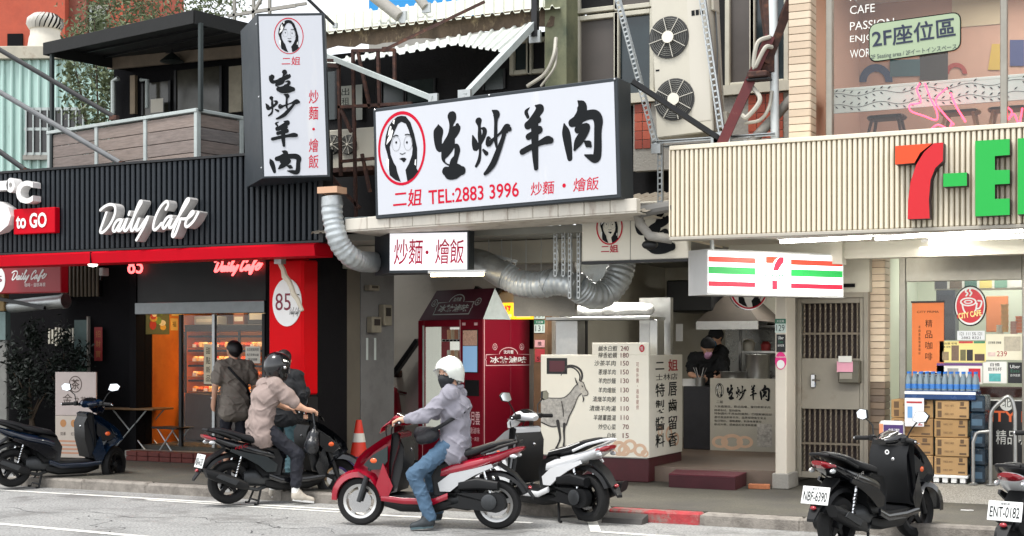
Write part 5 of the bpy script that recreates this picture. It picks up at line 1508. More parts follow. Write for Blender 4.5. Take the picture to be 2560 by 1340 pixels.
# ---- post with number plates
FQ = Fr((0, 16.6, 0))
x0, x1 = FQ.X(1334, 900), FQ.X(1368, 900)
t = thing('door_post', 'wooden door post between the vending machine and the menu counter', 'post')
B(x0, x1, 16.6, 16.75, .12, 2.4, b=.005).obj('post', mat('post_wood', (122, 92, 66), .7, var=.3, vs=6), t)
B(x0 - .02, x1 + .04, 16.64, 16.74, .121, 1.1).obj('dark_board', mat('dark_red_board', (110, 28, 36), .6, var=.2), t)
FQ2 = Fr((0, 16.595, 0))
M_GRN = mat('plate_green', (40, 110, 84), .5)
M_GRNT = mat('plate_text', (36, 62, 60), .5)
def plate(py0, py1, px0, px1, num, lab, fr):
    o, w, h = notice(fr, px0, py0, px1, py1, lab, [(num, .12, .12, .88, .58, M_GRNT)], base=(206, 220, 214), name='number_plate', cat='plate', th=.006)
    B(-w, w, -.0075, -.0061, h * .66, h).obj('green_band', M_GRN, o)
    text(o, '大北路', -w * .7, w * .7, h * .74, h * .92, M_WHITE, y=-.009)
plate(768, 797, 1336, 1362, '131', 'upper green and white house number plate reading 131', FQ2)
plate(800, 832, 1336, 1362, '131', 'lower green and white house number plate reading 131', FQ2)
notice(FQ2, 1337, 850, 1362, 868, 'pink paper slip below the number plates', [('推', .3, .2, .7, .8)], base=(226, 168, 172))
notice(FQ2, 1338, 872, 1362, 905, 'red and white sale slip below the pink paper', [('50', .2, .1, .8, .4)], base=(186, 60, 66))
# ---- steel shelf with wrapped bundles
FMn = Fr((0, 15.62, 0))
FSh = Fr((0, 16.0, 0))
t = thing('steel_shelf', 'stainless overhead shelf frame above the menu counter', 'shelf')
x0, x1 = FSh.X(1372, 800), FSh.X(1632, 800)
zs = FSh.Z(1500, 800)
B(x0, x1, 15.9, 16.45, zs, zs + .04, b=.005).obj('shelf_board', M_STEEL, t)
for px, w in ((1412, .30), (1630, .10)):
    xx = FSh.X(px, 900); B(xx - w / 2, xx + w / 2, 16.05, 16.3, .3, zs - .001, b=.005).obj('steel_post', M_STEEL, t)
B(FSh.X(1440, 900) - .04, FSh.X(1440, 900), 16.31, 16.38, .3, 3.0).obj('dark_post', M_BLACK, t)
B(fp(1598, 870, 16.5).x, FMn.X(1622, 1000) - .04, 16.5, 16.6, .3, 2.35, b=.004).obj('steel_panel', M_STEEL, t)
for i, (px, py, r_, l, dx) in enumerate(((1425, 783, .075, .24, 0), (1480, 778, .085, .26, .02), (1570, 775, .095, .52, .0))):
    p = fp(px, py, 16.15); o = thing('wrapped_bundle', ['left small', 'middle crumpled', 'right long'][i] + ' white plastic bundle lying on the overhead shelf', 'bundle', (p.x, 16.15, zs + .041))
    bl_ = blob([((-l / 2, 0, r_), (l / 2, .02, r_ * .9), r_ * .95, r_ * .8), ((-l * .2, -.03, r_ * .8), (l * .3, .03, r_ * 1.1), r_ * .8, r_ * .7)], .014, .02)
    bl_.obj('wrap', mat('plastic_white', (242, 242, 240), .3, var=.05, bump=.6, bs=22), o)
# ---- menu counter with the goat
FMn = Fr((0, 15.62, 0))
x0, x1 = FMn.X(1352, 1000), FMn.X(1622, 1000)
zt2 = FMn.Z(1500, 887); zb2 = FMn.Z(1500, 1141)
t = thing('menu_counter', 'cream food counter panel with goat drawing and handwritten price list', 'counter', (0, 15.62, 0))
yS = sidepx(x1, 1706) - 15.62
B(x0, x1, .0, .02, zb2, zt2, b=.003).obj('front_panel', mat('menu_cream', (244, 240, 226), .5, var=.03), t)
q = pbox(FMn, 1480, 857, 1622, 887.2); B(q[0], x1, .001, .02, zt2 + .0005, q[3], b=.003).obj('raised_panel', _mats['menu_cream'], t)
B(x1 - .02, x1, .021, yS, zb2, zt2, b=.003).obj('side_panel', mat('menu_side', (232, 230, 220), .5, var=.04), t)
B(x0 + .03, x1 - .03, .03, .6, .40, zb2 + .3).obj('body', M_STEEL, t)
B(x0, x1 - .01, .03, yS, .121, zb2 - .002, b=.01).obj('plinth', mat('plinth_maroon', (72, 22, 30), .45, var=.2, vs=4), t)
q = pbox(FMn, 1367, 895, 1418, 935); B(q[0], q[1], -.004, -.0005, q[2], q[3]).obj('cutout_patch', M_BLACK, t);  # dark flat patches stand in for the panel's cut-out opening
q = pbox(FMn, 1374, 902, 1412, 929); B(q[0], q[1], -.006, -.0041, q[2], q[3]).obj('cutout_patch', mat('dim_maroon', (84, 24, 38), .4), t)
zg = lambda P: ptsp(FMn, [(1340 + a / 4.187, 850 + b / 4.187) for a, b in P])
zw = lambda P: [(*FMn.at(1340 + a / 4.187, 850 + b / 4.187), w / 4.187 * .0047) for a, b, w in P]
M_GOAT = mat('goat_ink', (182, 179, 173), .6, var=.4, vs=26, dirt=(104, 102, 99), ds=8, dt=(.5, .75))
M_GOATD = mat('goat_dark', (52, 50, 50), .6, var=.3, vs=30)
M_GOATL = mat('goat_light', (196, 192, 182), .6, var=.3, vs=30)
B_ = MB().flat(zg([(52,598),(180,606),(285,603),(345,560),(395,500),(425,470),(440,440),(470,430),(480,560),(440,590),(415,660),(360,780),(330,880),(305,920),(235,905),(160,900),(90,885),(52,850)]), -.0035)
B_.obj('goat_body_print', M_GOAT, t)
MB().flat(zg([(440,440),(470,425),(500,440),(520,500),(545,530),(545,565),(520,585),(490,585),(470,560),(455,500)]), -.0045).obj('goat_head_print', M_GOATL, t)
mb = MB()
for i, s in enumerate(([(470,430,16),(485,380,22),(470,320,24),(420,280,22),(350,268,20),(290,300,18),(265,370,8)], [(455,425,12),(462,380,16),(440,330,16),(390,290,16),(330,290,14),(280,340,8)],
        [(410,395,6),(425,440,16),(440,470,8)], [(490,580,8),(500,620,16),(492,650,4)], [(470,430,8),(500,450,8),(525,520,8),(545,545,8),(540,575,8),(505,585,8)], [(52,600,8),(180,608,8),(290,603,8),(350,560,8),(400,495,8),(430,465,8)],
        [(478,560,10),(440,600,8),(400,700,10),(350,800,12),(320,890,10)], [(230,850,40),(245,940,30),(255,1030,22),(230,1100,18),(215,1130,26)], [(300,880,34),(295,960,24),(298,1040,18),(292,1110,22)], [(60,860,14),(160,905,10),(240,900,10)], [(485,480,12),(492,490,10)], [(270,640,8),(285,720,10),(290,800,8)])):
    mb.ribbon(zw(s), -.0055 - i * .0006, dy=1e-5, k=4)
mb.obj('goat_line_print', M_GOATD, t)
M_PRICE = mat('price_red', (110, 40, 40), .5)
rows = [('鹹水白蝦', 240, 871, 1496, 1543), ('檸香蛤蠣', 180, 888, 1496, 1543), ('沙茶羊肉', 150, 908, 1486, 1540), ('蔥爆羊肉', 150, 930, 1496, 1540), ('羊肉炒麵', 130, 952, 1496, 1540), ('羊肉燴飯', 130, 975, 1496, 1540), ('清燉羊肉粥', 130, 998, 1482, 1540), ('清燉羊肉湯', 110, 1021, 1474, 1540), ('羊雜薑醬湯', 110, 1044, 1484, 1540), ('炒空心菜', 70, 1067, 1496, 1540), ('白飯', 15, 1089, 1518, 1540)]
for s, n_, y_, xa, xb in rows:
    txp(t, FMn, s, xa, y_ - 7, xb, y_ + 7, M_INK, shear=.12, y=-.0045)
    txp(t, FMn, str(n_), 1552 if n_ > 99 else 1557, y_ - 6, 1572, y_ + 6, M_PRICE, y=-.0045)
vtext(t, FMn, '可做外賣・過年提供', 1594, 905, 1025, 7, mat('faint_red', (170, 120, 110), .5))
c = FMn.at(1605, 871); MB().flat(ring_pts(18, .034, .044, *c), -.0045).obj('stamp', M_REDP, t); text(t, '姐', c[0] - .018, c[0] + .018, c[1] - .025, c[1] + .025, M_WHITE, y=-.006)
M_PEACH = mat('peach_print', (222, 188, 160), .6, var=.08, vs=9)
for i, (px, py, r_) in enumerate(((1530, 1110, .07), (1548, 1122, .10), (1575, 1115, .09), (1600, 1125, .085), (1560, 1132, .08), (1612, 1134, .05))):
    c = FMn.at(px, py); c = (c[0], max(c[1], zb2 + r_ + .005))
    MB().ring(ring_pts(20, r_, r_ * .9, *c), ring_pts(20, r_ * .55, r_ * .5, *c), -.003 - i * .0004).obj('swirl_print', M_PEACH, t)
FMs = Fr((x1, 15.62, 0), R(90))
def sidetext(s, px0, py0, px1, py1, m, **k):
    xa, xb, za, zb3 = pbox(FMs, px0, py0, px1, py1)
    o = text(t, s, xa, xb, za, zb3, m, y=-.004, **k); o.matrix_basis = Matrix.Translation((x1, 0, 0)) @ RS
    return o
M_CRED = mat('brick_red_ink', (170, 32, 36), .5)
sidetext('二', 1638, 905, 1660, 924, M_INK, bold=.02); sidetext('姐', 1670, 898, 1694, 928, M_CRED, bold=.02); sidetext('士林店', 1639, 934, 1693, 950, M_INK)
for i, ch in enumerate('特製醬料'): sidetext(ch, 1638, 958 + i * 42, 1661, 992 + i * 42, M_INK, bold=.012)
for i, ch in enumerate('唇齒留香'): sidetext(ch, 1670, 955 + i * 42, 1692, 990 + i * 42, M_INK, bold=.012)
for i, (px, py, r_) in enumerate(((1672, 1085, .12), (1690, 1098, .1), (1650, 1078, .08))):
    c = FMs.at(px, py); o = MB().ring(ring_pts(20, r_, r_ * .8, *c), ring_pts(20, r_ * .6, r_ * .45, *c), -.002 - i * .0004).obj('swirl_print', M_PEACH, t); o.matrix_basis = Matrix.Translation((x1, 0, 0)) @ RS
# ---- pillar stickers, hanging tag
FPn = Fr((0, 16.495, 0))
o, w, h = notice(FPn, 1630, 825, 1656, 868, 'white sticker with pink OPEN lettering on the steel panel', [('OPEN', .3, .72, .92, .86, M_REDP), ('營業中', .4, .5, .92, .64, M_REDP)], base=(234, 232, 230), name='sticker', cat='sticker')
B(w * .0, w, -.006, -.0041, 0, h * .12).obj('pink_bar', M_REDP, o)
notice(Fr((0, 16.9, 0)), 1690, 810, 1707, 853, 'blank white tag hanging beside the kitchen hood', base=(236, 236, 232), name='tag', cat='tag')
# ---- kitchen: hood, oval sign, counter, shelves
YKt = 18.7
FKt = Fr((0, YKt, 0))
t = thing('kitchen_hood', 'wide stainless cooker hood hung with dark cloth in the kitchen', 'hood')
x0, x1 = FKt.X(1690, 800), FKt.X(1850, 800)
z0 = FKt.Z(1770, 800)
mb = MB().add([(x0, 19.6, z0), (x1, 19.6, z0), (x1, 21.0, z0), (x0, 21.0, z0), (x0 + .3, 20.2, z0 + .45), (x1 - .5, 20.2, z0 + .45), (x1 - .5, 21.0, z0 + .45), (x0 + .3, 21.0, z0 + .45)], [(0, 1, 5, 4), (1, 2, 6, 5), (3, 0, 4, 7), (4, 5, 6, 7), (3, 2, 1, 0)])
mb.obj('canopy', mat('hood_cloth', (84, 76, 68), .8, var=.2), t)
B(x0, x1, 19.58, 19.62, z0 - .12, z0 - .001).obj('lip', M_STEEL, t)
B(x0, x1 + .1, 21.0, 21.1, .3, z0 - .01).obj('splashback', mat('splash_steel', (128, 128, 124), .28, .8, var=.3, vs=2.5), t)
B(FKt.X(1600, 700), FKt.X(1720, 700), 19.8, 21.0, z0 + .15, z0 + .62, b=.02).obj('fan_box', M_BLACK, t)
MB().tube([(FKt.X(1700, 700), 20.0, z0 + .6), (FKt.X(1700, 700), 20.0, z0 + 1.0)], .16, 14).obj('flue', mat('flue_dark', (60, 60, 60), .4, .5), t)
FOv = Fr((0, 16.6, 0))
c = FOv.at(1872, 722)
t = thing('oval_hanging_sign', 'oval hanging sign with portrait half hidden behind the striped light box', 'sign', (c[0], 16.6, c[1]), R(22))
ry_ = FOv.Z(1872, 722) - FOv.Z(1872, 775)
mb = MB().prism(ring_pts(36, ry_ * .92, ry_), 0, .14); mb.obj('rim', M_CHROME, t)
MB().flat(ring_pts(36, ry_ * .88, ry_ * .96), -.002).obj('face', M_WHITE, t)
emblem(t, 0, 0, ry_ * 1.9, y=-.004, w=ry_ * 1.74)
MB().tube([(0, .07, ry_), (0, .07, 2.99 - c[1])], .012, 6).obj('hanger', M_BLACK, t)
t = thing('work_counter', 'kitchen serving counter with printed front panel on castors', 'counter', (0, 0, 0))
x0, x1 = FKt.X(1775, 1040), FKt.X(1936, 1040) + .1
zt3, zb3 = FKt.Z(1850, 946), FKt.Z(1850, 1128)
M_CPAN = mat('counter_panel', (178, 174, 162), .5, var=.05)
B(x0, x1, YKt, YKt + .02, zb3, zt3, b=.003).obj('front_panel', M_CPAN, t)
B(x0, x1, YKt + .021, YKt + .7, zb3 + .02, zt3 - .02).obj('body', M_STEEL, t)
for xx in (x0 + .06, x1 - .2): MB().tube([(xx - .02, YKt + .08, .36), (xx + .02, YKt + .08, .36)], .05, 12).obj('castor', M_BLACK, t)
B(FKt.X(1705, 1040), x0 - .002, YKt + .05, YKt + .6, .3, zt3 - .12, b=.01).obj('side_counter', mat('dark_steel', (46, 46, 50), .35, .4, var=.2), t)
for ch, b in zip('生炒羊肉', ((1818, 962, 1835, 998), (1840, 964, 1866, 1000), (1876, 962, 1892, 1000), (1900, 962, 1925, 1002))):
    q = pbox(FKt, *b); brush(t, ch, q, y=YKt - .005)
c = FKt.at(1799, 976); n0 = len(COL.objects); emblem(t, c[0], c[1], .2, y=YKt - .004, ring=M_INK, w=.125)
txp(t, FKt, '二姐', 1791, 1001, 1808, 1008, M_INK, y=YKt - .004)
for i in range(6):
    txp(t, FKt, ['大安直營店、歡迎品嚐，當日新鮮羊肉', '精選食材，堅持原味', '特製醬料不添加防腐劑，口感鮮嫩回甘', '產地直送新鮮羊肉，品質保證衛生安全', '每日現炒，湯頭濃郁，料多味美實在', '歡迎外帶，感謝您的支持與愛護'][i], 1786, 1014 + i * 9, 1786 + (140, 66, 144, 130, 118, 106)[i], 1020 + i * 9, M_INK, y=YKt - .004)
q = pbox(FKt, 1893, 1060, 1930, 1118); B(q[0], q[1], YKt - .003, YKt - .0005, q[2], q[3]).obj('goat_photo_print', M_GOAT, t)
for i, (px, r_) in enumerate(((1800, .12), (1830, .16), (1862, .12))):
    c = FKt.at(px, 1105); MB().ring(ring_pts(18, r_, r_ * .7, *c), ring_pts(18, r_ * .6, r_ * .4, *c), YKt - .002 - i * .0005).obj('swirl_print', M_PEACH, t)
t = thing('kitchen_shelves', 'open steel kitchen shelves against the cream wall on the right', 'shelves')
x0, x1 = fp(1862, 870, 20.6).x, XK - .02
for py in (820, 882): zz = CAM_H + (870 - py) * fp(1900, py, 20.4).y / CAM_F * 1.06; B(x0, x1, 20.3, 20.9, zz, zz + .03).obj('shelf', M_STEEL, t)
for xx in (x0, x1 - .05): B(xx, xx + .04, 20.28, 20.32, .3, 2.4).obj('upright', M_STEEL, t)
def zAt(px, py, Y): return fp(px, py, Y).z
for i, (px, py, r_, h, c, lab) in enumerate(((1880, 816, .13, .05, (226, 226, 224), 'stack of white trays on the upper kitchen shelf'), (1872, 875, .10, .13, (216, 212, 200), 'cream tub on the lower kitchen shelf'), (1915, 875, .08, .10, (170, 60, 62), 'red bag on the lower kitchen shelf'), (1905, 815, .09, .08, (190, 196, 196), 'row of steel bowls on the upper kitchen shelf'))):
    p = fp(px, py, 20.5); o = thing('kitchen_ware', lab, 'kitchenware', (p.x, 20.5, (CAM_H + (870 - (820 if py < 850 else 882)) * fp(1900, py, 20.4).y / CAM_F * 1.06) + .031))
    MB().lathe([(.0, 0), (r_ * .8, 0), (r_, h), (r_ * .94, h), (r_ * .7, .02), (0, .02)], 16).obj('vessel', mat('ware_%d' % i, c, .4), o)
    MB().lathe([(0, h + .002), (r_ * .9, h + .002), (r_ * .6, h + .04), (0, h + .045)], 14).obj('lid', mat('ware_%d' % i, c, .4), o)
p = fp(1880, 945, YKt + .3)
for i, (px, r_, h, m, lab) in enumerate(((1893, .17, .34, M_STEEL, 'tall steel stock pot on the serving counter'), (1838, .22, .10, M_STEEL, 'low steel food tray on the serving counter'), (1722, .14, .09, M_WHITE, 'stack of white bowls at the left of the serving counter'))):
    zt4 = zt3 - .02 if px > 1775 else zt3 - .12
    o = thing('steel_pot' if i < 2 else 'bowl_stack', lab, 'pot' if i < 2 else 'bowls', (fp(px, 940, YKt + .3).x, YKt + .32, zt4))
    MB().lathe([(0, 0), (r_ * .92, 0), (r_, h), (r_ * 1.04, h + .01), (r_ * .93, h), (r_ * .86, .03), (0, .03)], 20).obj('vessel', m, o)
    MB().lathe([(r_ * .88, h * .55), (r_ * .5, h * .6), (0, h * .6)], 18).obj('contents', M_CREAM, o)
o = thing('utensil_bundle', 'fan of dark utensils standing on the serving counter', 'utensils', (fp(1750, 945, YKt + .3).x, YKt + .3, zt3 - .12))
MB().lathe([(0, 0), (.07, 0), (.08, .12), (.07, .12), (.06, .02), (0, .02)], 14).obj('holder', M_STEEL, o)
for i in range(9): MB().tube([(0, 0, .03), (math.sin(i - 4) * .02 + (i - 4) * .032, .03 * math.cos(i), .26)], .006, 5).obj('utensil', M_STEEL if i % 2 else M_BLACK, o)
# ---- step and column with plates
t = thing('entrance_platform', 'dark maroon wooden step before the kitchen counter', 'step')
A = gp(1672, 1218, .12); Bq = gp(1835, 1222, .12)
v = [gp(1672, 1218, .12), gp(1838, 1226, .12), gp(1908, 1195, .12), gp(1725, 1182, .12)]
MB().slab([(p.x, p.y) for p in v], .121, .26).obj('block', mat('step_maroon', (66, 20, 30), .5, var=.25, vs=5), t)
MB().slab([(p.x, p.y) for p in v], .262, .275).obj('mat_top', mat('step_top', (92, 30, 44), .6, var=.3, vs=14, bump=.3), t)
p = gp(1898, 1222, .12); o = thing('brick_piece', 'single orange brick lying at the foot of the maroon step', 'brick', p, R(12)); B(-.12, .12, -.05, .05, 0, .055, b=.006).obj('body', mat('brick_orange', (176, 110, 74), .8, var=.25, vs=14), o); B(-.06, .06, -.02, .02, .0552, .057).obj('frog', mat('brick_orange2', (150, 90, 60), .8), o)
t = thing('tiled_pillar', 'cream painted pillar with number plate and stickers between kitchen and gate', 'pillar')
xk1 = fp(1966, 870, 15.6).x
yk1 = sidepx(xk1, 1989)
B(XK, xk1, 15.6, yk1, .12, 3.0, b=.012).obj('shaft', mat('pillar_cream', (214, 206, 192), .6, var=.06, vs=2, dirt=(180, 170, 156), ds=2, dt=(.6, .85)), t)
q = Fr((0, 15.6, 0))
B(XK - .03, xk1 + .03, 15.57, yk1, .121, .30, b=.01).obj('base', M_CONC, t)
FPl = Fr((0, 15.595, 0))
plate(797, 832, 1938, 1965, '129', 'green and white house number plate reading 129', FPl)
o, w, h = notice(FPl, 1941, 836, 1964, 880, 'black delivery sticker below the number plate 129', [('Uber', .2, .72, .8, .9, M_WHITE), ('Eats', .25, .5, .75, .66, M_GRN), ('合作店家', .15, .3, .85, .44, M_WHITE)], base=(30, 32, 34), name='sticker', cat='sticker')
c = FPl.at(1952, 902)
o = thing('sticker', 'round pink delivery sticker on the cream pillar', 'sticker', (c[0], 15.595, c[1])); MB().prism(ring_pts(28, .065, .10), -.004, 0).obj('disc', mat('sticker_pink', (222, 40, 128), .5), o); text(o, 'foodpanda', -.055, .055, .03, .055, M_WHITE, y=-.006); MB().prism(ring_pts(18, .045, .05, 0, -.04), -.0065, -.005).obj('inner_disc', M_WHITE, o)
# ---- metal gate with twisted bars
YG = 16.05
FGt = Fr((0, YG, 0))
t = thing('metal_gate', 'taupe metal gate with twisted bars and solid middle panel', 'gate', (0, YG, 0))
x0, x1 = FGt.X(1992, 1000), FGt.X(2160, 1000)
zt, zb = FGt.Z(2070, 745), .22
M_TAU = mat('taupe_paint', (136, 130, 118), .55, var=.1, vs=3, dirt=(112, 98, 84), ds=3, dt=(.6, .8))
M_BARG = mat('twisted_bar', (116, 106, 92), .5, .3, var=.25, vs=12)
fw = .05
B(x0, x0 + fw, 0, .07, zb, zt, b=.005).obj('stile', M_TAU, t); B(x1 - fw, x1, 0, .07, zb, zt, b=.005).obj('stile', M_TAU, t)
B(x0 + fw + .001, x1 - fw - .001, .005, .065, zt - .06, zt, b=.004).obj('rail', M_TAU, t); B(x0 + fw + .001, x1 - fw - .001, .005, .065, zb, zb + .07, b=.004).obj('rail', M_TAU, t)
za, zc = FGt.Z(2070, 1023), FGt.Z(2070, 896)
B(x0 + fw + .001, x1 - fw - .001, .01, .06, za, zc, b=.004).obj('middle_panel', M_TAU, t)
B(x0 + fw, x1 - fw, .09, .11, zb, zt).obj('dark_backing', mat('gate_dark', (44, 32, 30), .7, var=.3), t)
def tw(z0, z1):
    n = int((z1 - z0) / .02); P = []
    rings = []
    for i in range(n + 1):
        a = i * .55; z = z0 + (z1 - z0) * i / n; r_ = .013
        rings.append([(r_ * math.cos(a + k * math.pi / 2), r_ * math.sin(a + k * math.pi / 2), z) for k in range(4)])
    return MB().loft(rings)
for z0, z1 in ((zb + .07, za), (zc, zt - .06)):
    me = tw(z0, z1).mesh('twisted_bar', M_BARG, 60)
    for i in range(11):
        link('twisted_bar', me, t, (x0 + fw + (x1 - x0 - 2 * fw) * (i + .5) / 11, .035, 0))
    zm = z0 + (z1 - z0) * .45
    B(x0 + fw + .001, x1 - fw - .001, .025, .045, zm - .012, zm + .012).obj('cross_bar', M_BARG, t)
q = FGt.at(2033, 950); B(q[0] - .03, q[0] + .03, -.02, .009, q[1] - .09, q[1] + .07, b=.01).obj('lock', M_CHROME, t); MB().tube([(q[0], -.02, q[1]), (q[0], -.05, q[1]), (q[0] + .09, -.05, q[1])], .01, 8).obj('handle', M_CHROME, t)
B(x0 - .05, x0 - .002, -.02, .1, .12, zt + .06).obj('frame', M_TAU, t); B(x1 + .002, x1 + .05, -.02, .1, .12, zt + .06).obj('frame', M_TAU, t); B(x0, x1, -.02, .1, zt + .002, zt + .06).obj('frame', M_TAU, t)
w_ = thing('gate_lintel', 'pale wall strip above the metal gate', 'wall', (0, 0, 0)); B(x0 - .02, x1 + .06, YG + .0, YG + .15, zt + .061, 3.1).obj('panel', M_CREAMW, w_); B(x0, x1 - .1, YG - .02, YG - .001, zt + .12, zt + .16).obj('ledge', M_DARK, w_)
q = FGt.at(2125, 925)
o = thing('letter_box', 'small dark letter box stuffed with mail on the metal gate', 'letter box', (q[0], YG, q[1] - .15))
B(-.11, .13, -.12, .009, 0, .26, b=.012).obj('box', mat('box_olive', (84, 80, 68), .5, var=.2), o)
B(-.09, .05, -.124, -.1205, .05, .12).obj('window', M_TAU, o)
oo = thing('pink_flyer', 'pink flyer and papers sticking out of the letter box', 'flyer', (q[0], YG - .122, q[1] + .0)); B(-.12, .06, -.008, -.004, -.02, .1).obj('pink_sheet', mat('flyer_pink', (214, 150, 168), .6, var=.08), oo); B(-.1, .05, -.02, -.01, .09, .16).obj('white_sheet', mat('flyer_white', (206, 204, 198), .6), oo)
# ================================================================ right: convenience store
FE = Fr((0, 13.45, 0))
XL7 = FE.X(1676, 480); XR7 = 1.2
z0, z1 = FE.Z(1676, 592), FE.Z(1676, 376)
t = thing('store_fascia', 'long beige ribbed fascia with large red orange and green letters', 'signboard')
B(XL7, XR7, 13.49, 13.56, z0, z1).obj('backing', mat('beige_back', (170, 158, 132), .6), t)
me = B(-.017, .017, 0, .04, 0, z1 - z0, b=.009).mesh('rib', M_BEIGE)
n = int((XR7 - XL7) / .0495)
for i in range(n): link('rib', me, t, (XL7 + (i + .5) * .0495, 13.449, z0))
B(XL7 - .01, XR7, 13.44, 13.62, z1 + .001, z1 + .045, b=.005).obj('top_cap', M_BEIGE, t)
B(XL7 - .01, XR7, 13.44, 13.62, z0 - .035, z0 - .001, b=.005).obj('bottom_cap', mat('grey_beige', (176, 170, 158), .6), t)
B(XL7 - .012, XL7 - .001, 13.44, 15.2, z0, z1).obj('end_board', M_BEIGE, t)
M_OR = mat('letter_orange', (226, 68, 14), .45, emit=.04); M_RD = mat('letter_red', (192, 6, 24), .45, emit=.04); M_GR = mat('letter_green', (4, 160, 58), .45, emit=.06); M_SD = mat('letter_side', (44, 26, 34), .5)
FLt = Fr((0, 13.30, 0))
def letter(P, m, side=True):
    q = ptsp(FLt, P)
    MB().prism(q, 13.305, 13.448).obj('letter', M_SD, t)
    MB().flat(q, 13.303).obj('letter_face', m, t)
letter([(2238, 365), (2330, 358), (2300, 382), (2286, 407), (2238, 411)], M_OR)
seven = [(2334, 358), (2358, 356), (2357, 402), (2338, 420), (2326, 450), (2322, 500), (2324, 546), (2269, 548), (2270, 500), (2276, 455), (2290, 412), (2310, 380)]
letter(seven, M_RD)
letter([(2358, 434), (2417, 431), (2417, 464), (2358, 467)], M_GR)
letter([(2438, 352), (2524, 347), (2524, 387), (2487, 390), (2487, 425), (2524, 424), (2524, 459), (2487, 461), (2487, 497), (2524, 496), (2524, 537), (2438, 541)], M_GR)
letter([(2544, 346), (2600, 343), (2600, 533), (2544, 536)], M_GR)
# ---- soffit with tube lamps
t = thing('store_building', 'tiled convenience store building with upstairs window over a lit arcade', 'building')
XT = fp(1970, 870, 13.62).x
M_SOF = mat('soffit_cream', (206, 202, 188), .7, var=.06, vs=1.5)
B(XL7, XR7, 13.63, 17.0, z0 + .02, z0 + .07).obj('soffit', M_SOF, t)
B(fp(2160, 870, 16.2).x, XR7, 15.2, 15.4, z0 - .16, z0 + .019).obj('soffit_beam', M_SOF, t)
B(XL7 + .1, fp(2150, 870, 16).x, 15.1, 15.3, z0 - .22, z0 + .019).obj('soffit_beam', M_SOF, t)
lamps = [((1948, 607), (2180, 596)), ((2188, 600), (2320, 590)), ((2190, 622), (2420, 606)), ((2318, 592), (2560, 578)), ((2320, 603), (2600, 592))]
for i, (a, b) in enumerate(lamps):
    d0 = 13.8 + .28 * (i % 3)
    A = ray(*a); A = CAMP + A * ((z0 - .04 - CAM_H) / A.z); C_ = ray(*b); C_ = CAMP + C_ * ((z0 - .04 - CAM_H) / C_.z)
    o = thing('tube_lamp', ['leftmost lit tube lamp under the beige fascia', 'second lit tube lamp from the left under the fascia', 'lit tube lamp set deepest under the beige soffit', 'long lit tube lamp nearest the fascia edge at right', 'second long lit tube lamp at the right under the soffit'][i], 'lamp', (A + C_) / 2 + Vector((0, 0, .03)), math.atan2((C_ - A).y, (C_ - A).x))
    L_ = min((C_ - A).length, 1.5) / 2
    B(-L_, L_, -.05, .05, .0, .045).obj('batten', M_WHITE, o)
    MB().tube([(-L_ * .97, 0, -.02), (L_ * .97, 0, -.02)], .017, 8).obj('tube', M_TUBE, o)
    l_ = bpy.data.lights.new('tube_light', 'AREA'); l_.shape = 'RECTANGLE'; l_.size = 2 * L_; l_.size_y = .12; l_.energy = 7; l_.color = (1, .98, .93)
    q = bpy.data.objects.new('tube_glow', l_); COL.objects.link(q); q.parent = o; q.location = (0, 0, -.05)
# ---- tiled columns (each tile its own piece)
M_TL = [mat('cream_tile_%d' % i, c, .45, var=.08, vs=9) for i, c in enumerate(((204, 184, 160), (196, 176, 152), (210, 192, 168)))]
M_TD = [mat('brown_tile_%d' % i, c, .5, var=.15, vs=9) for i, c in enumerate(((120, 104, 88), (132, 114, 96), (108, 94, 82)))]
M_GROUT = mat('grout', (96, 82, 70), .9)
def column(xa, xb, y, dep, z_lo, z_hi, rows, dark_to):
    B(xa + .008, xb - .008, y + .01, y + dep, z_lo, z_hi).obj('column_core', M_GROUT, t)
    h = (z_hi - z_lo) / rows
    w = xb - xa
    mf = [B(0, w - .004, 0, .012, .006, h, b=.003).mesh('tile', m) for m in M_TL + M_TD]
    ms = [B(-.012, 0, .004, dep, .006, h, b=.003).mesh('tile', m) for m in M_TL + M_TD]
    for r_ in range(rows):
        k = rnd.randrange(3) + (3 if z_lo + r_ * h < dark_to else 0)
        link('tile', mf[k], t, (xa, y - .003, z_lo + r_ * h)); k = rnd.randrange(3) + (3 if k > 2 else 0)
        link('tile', ms[k], t, (xb + .004, y, z_lo + r_ * h))
Yc = 16.2
xa, xb = fp(2166, 870, Yc).x, fp(2212, 870, Yc).x
FCl = Fr((0, Yc, 0))
column(xa, xb, Yc, .30, .25, z0 + .02, 34, FCl.Z(2190, 972))
xa2, xb2 = fp(1972, 870, 13.62).x, fp(2026, 870, 13.62).x
column(xa2, xb2, 13.62, .22, z1 + .05, 5.4, 22, 0)
# ---- upstairs window
YW = 13.84
FWn = Fr((0, YW, 0))
x0 = FWn.X(2080, 200); xm = FWn.X(2502, 200); x1 = .9
M_ALU = mat('aluminium', (150, 146, 136), .4, .6, var=.15, vs=6)
for xx in (x0 - .05, xm, x1):
    w = B(xx, xx + .06, YW - .05, YW + .05, z1 + .05, 5.6, b=.005).obj('window_frame', M_ALU, t)
B(x0 + .011, xm, YW, YW + .006, z1 + .05, 5.6).obj('pane', M_GLASS, t)
B(xm + .061, x1, YW, YW + .006, z1 + .05, 5.6).obj('pane', M_GLASS, t)
B(xa2, x1 + .3, 13.7, 16.5, z1 - .05, z1 + .045).obj('upper_floor', mat('upper_floor', (120, 90, 66), .5), t)
M_PEA = mat('peach_wall', (190, 152, 130), .7, var=.05)
B(xa2, x1 + .3, 16.4, 16.5, z1, 5.8).obj('upper_back_wall', M_PEA, t)
B(xa2 - .02, xa2 + .1, 13.86, 16.4, z1, 5.8).obj('upper_side_wall', M_PEA, t)
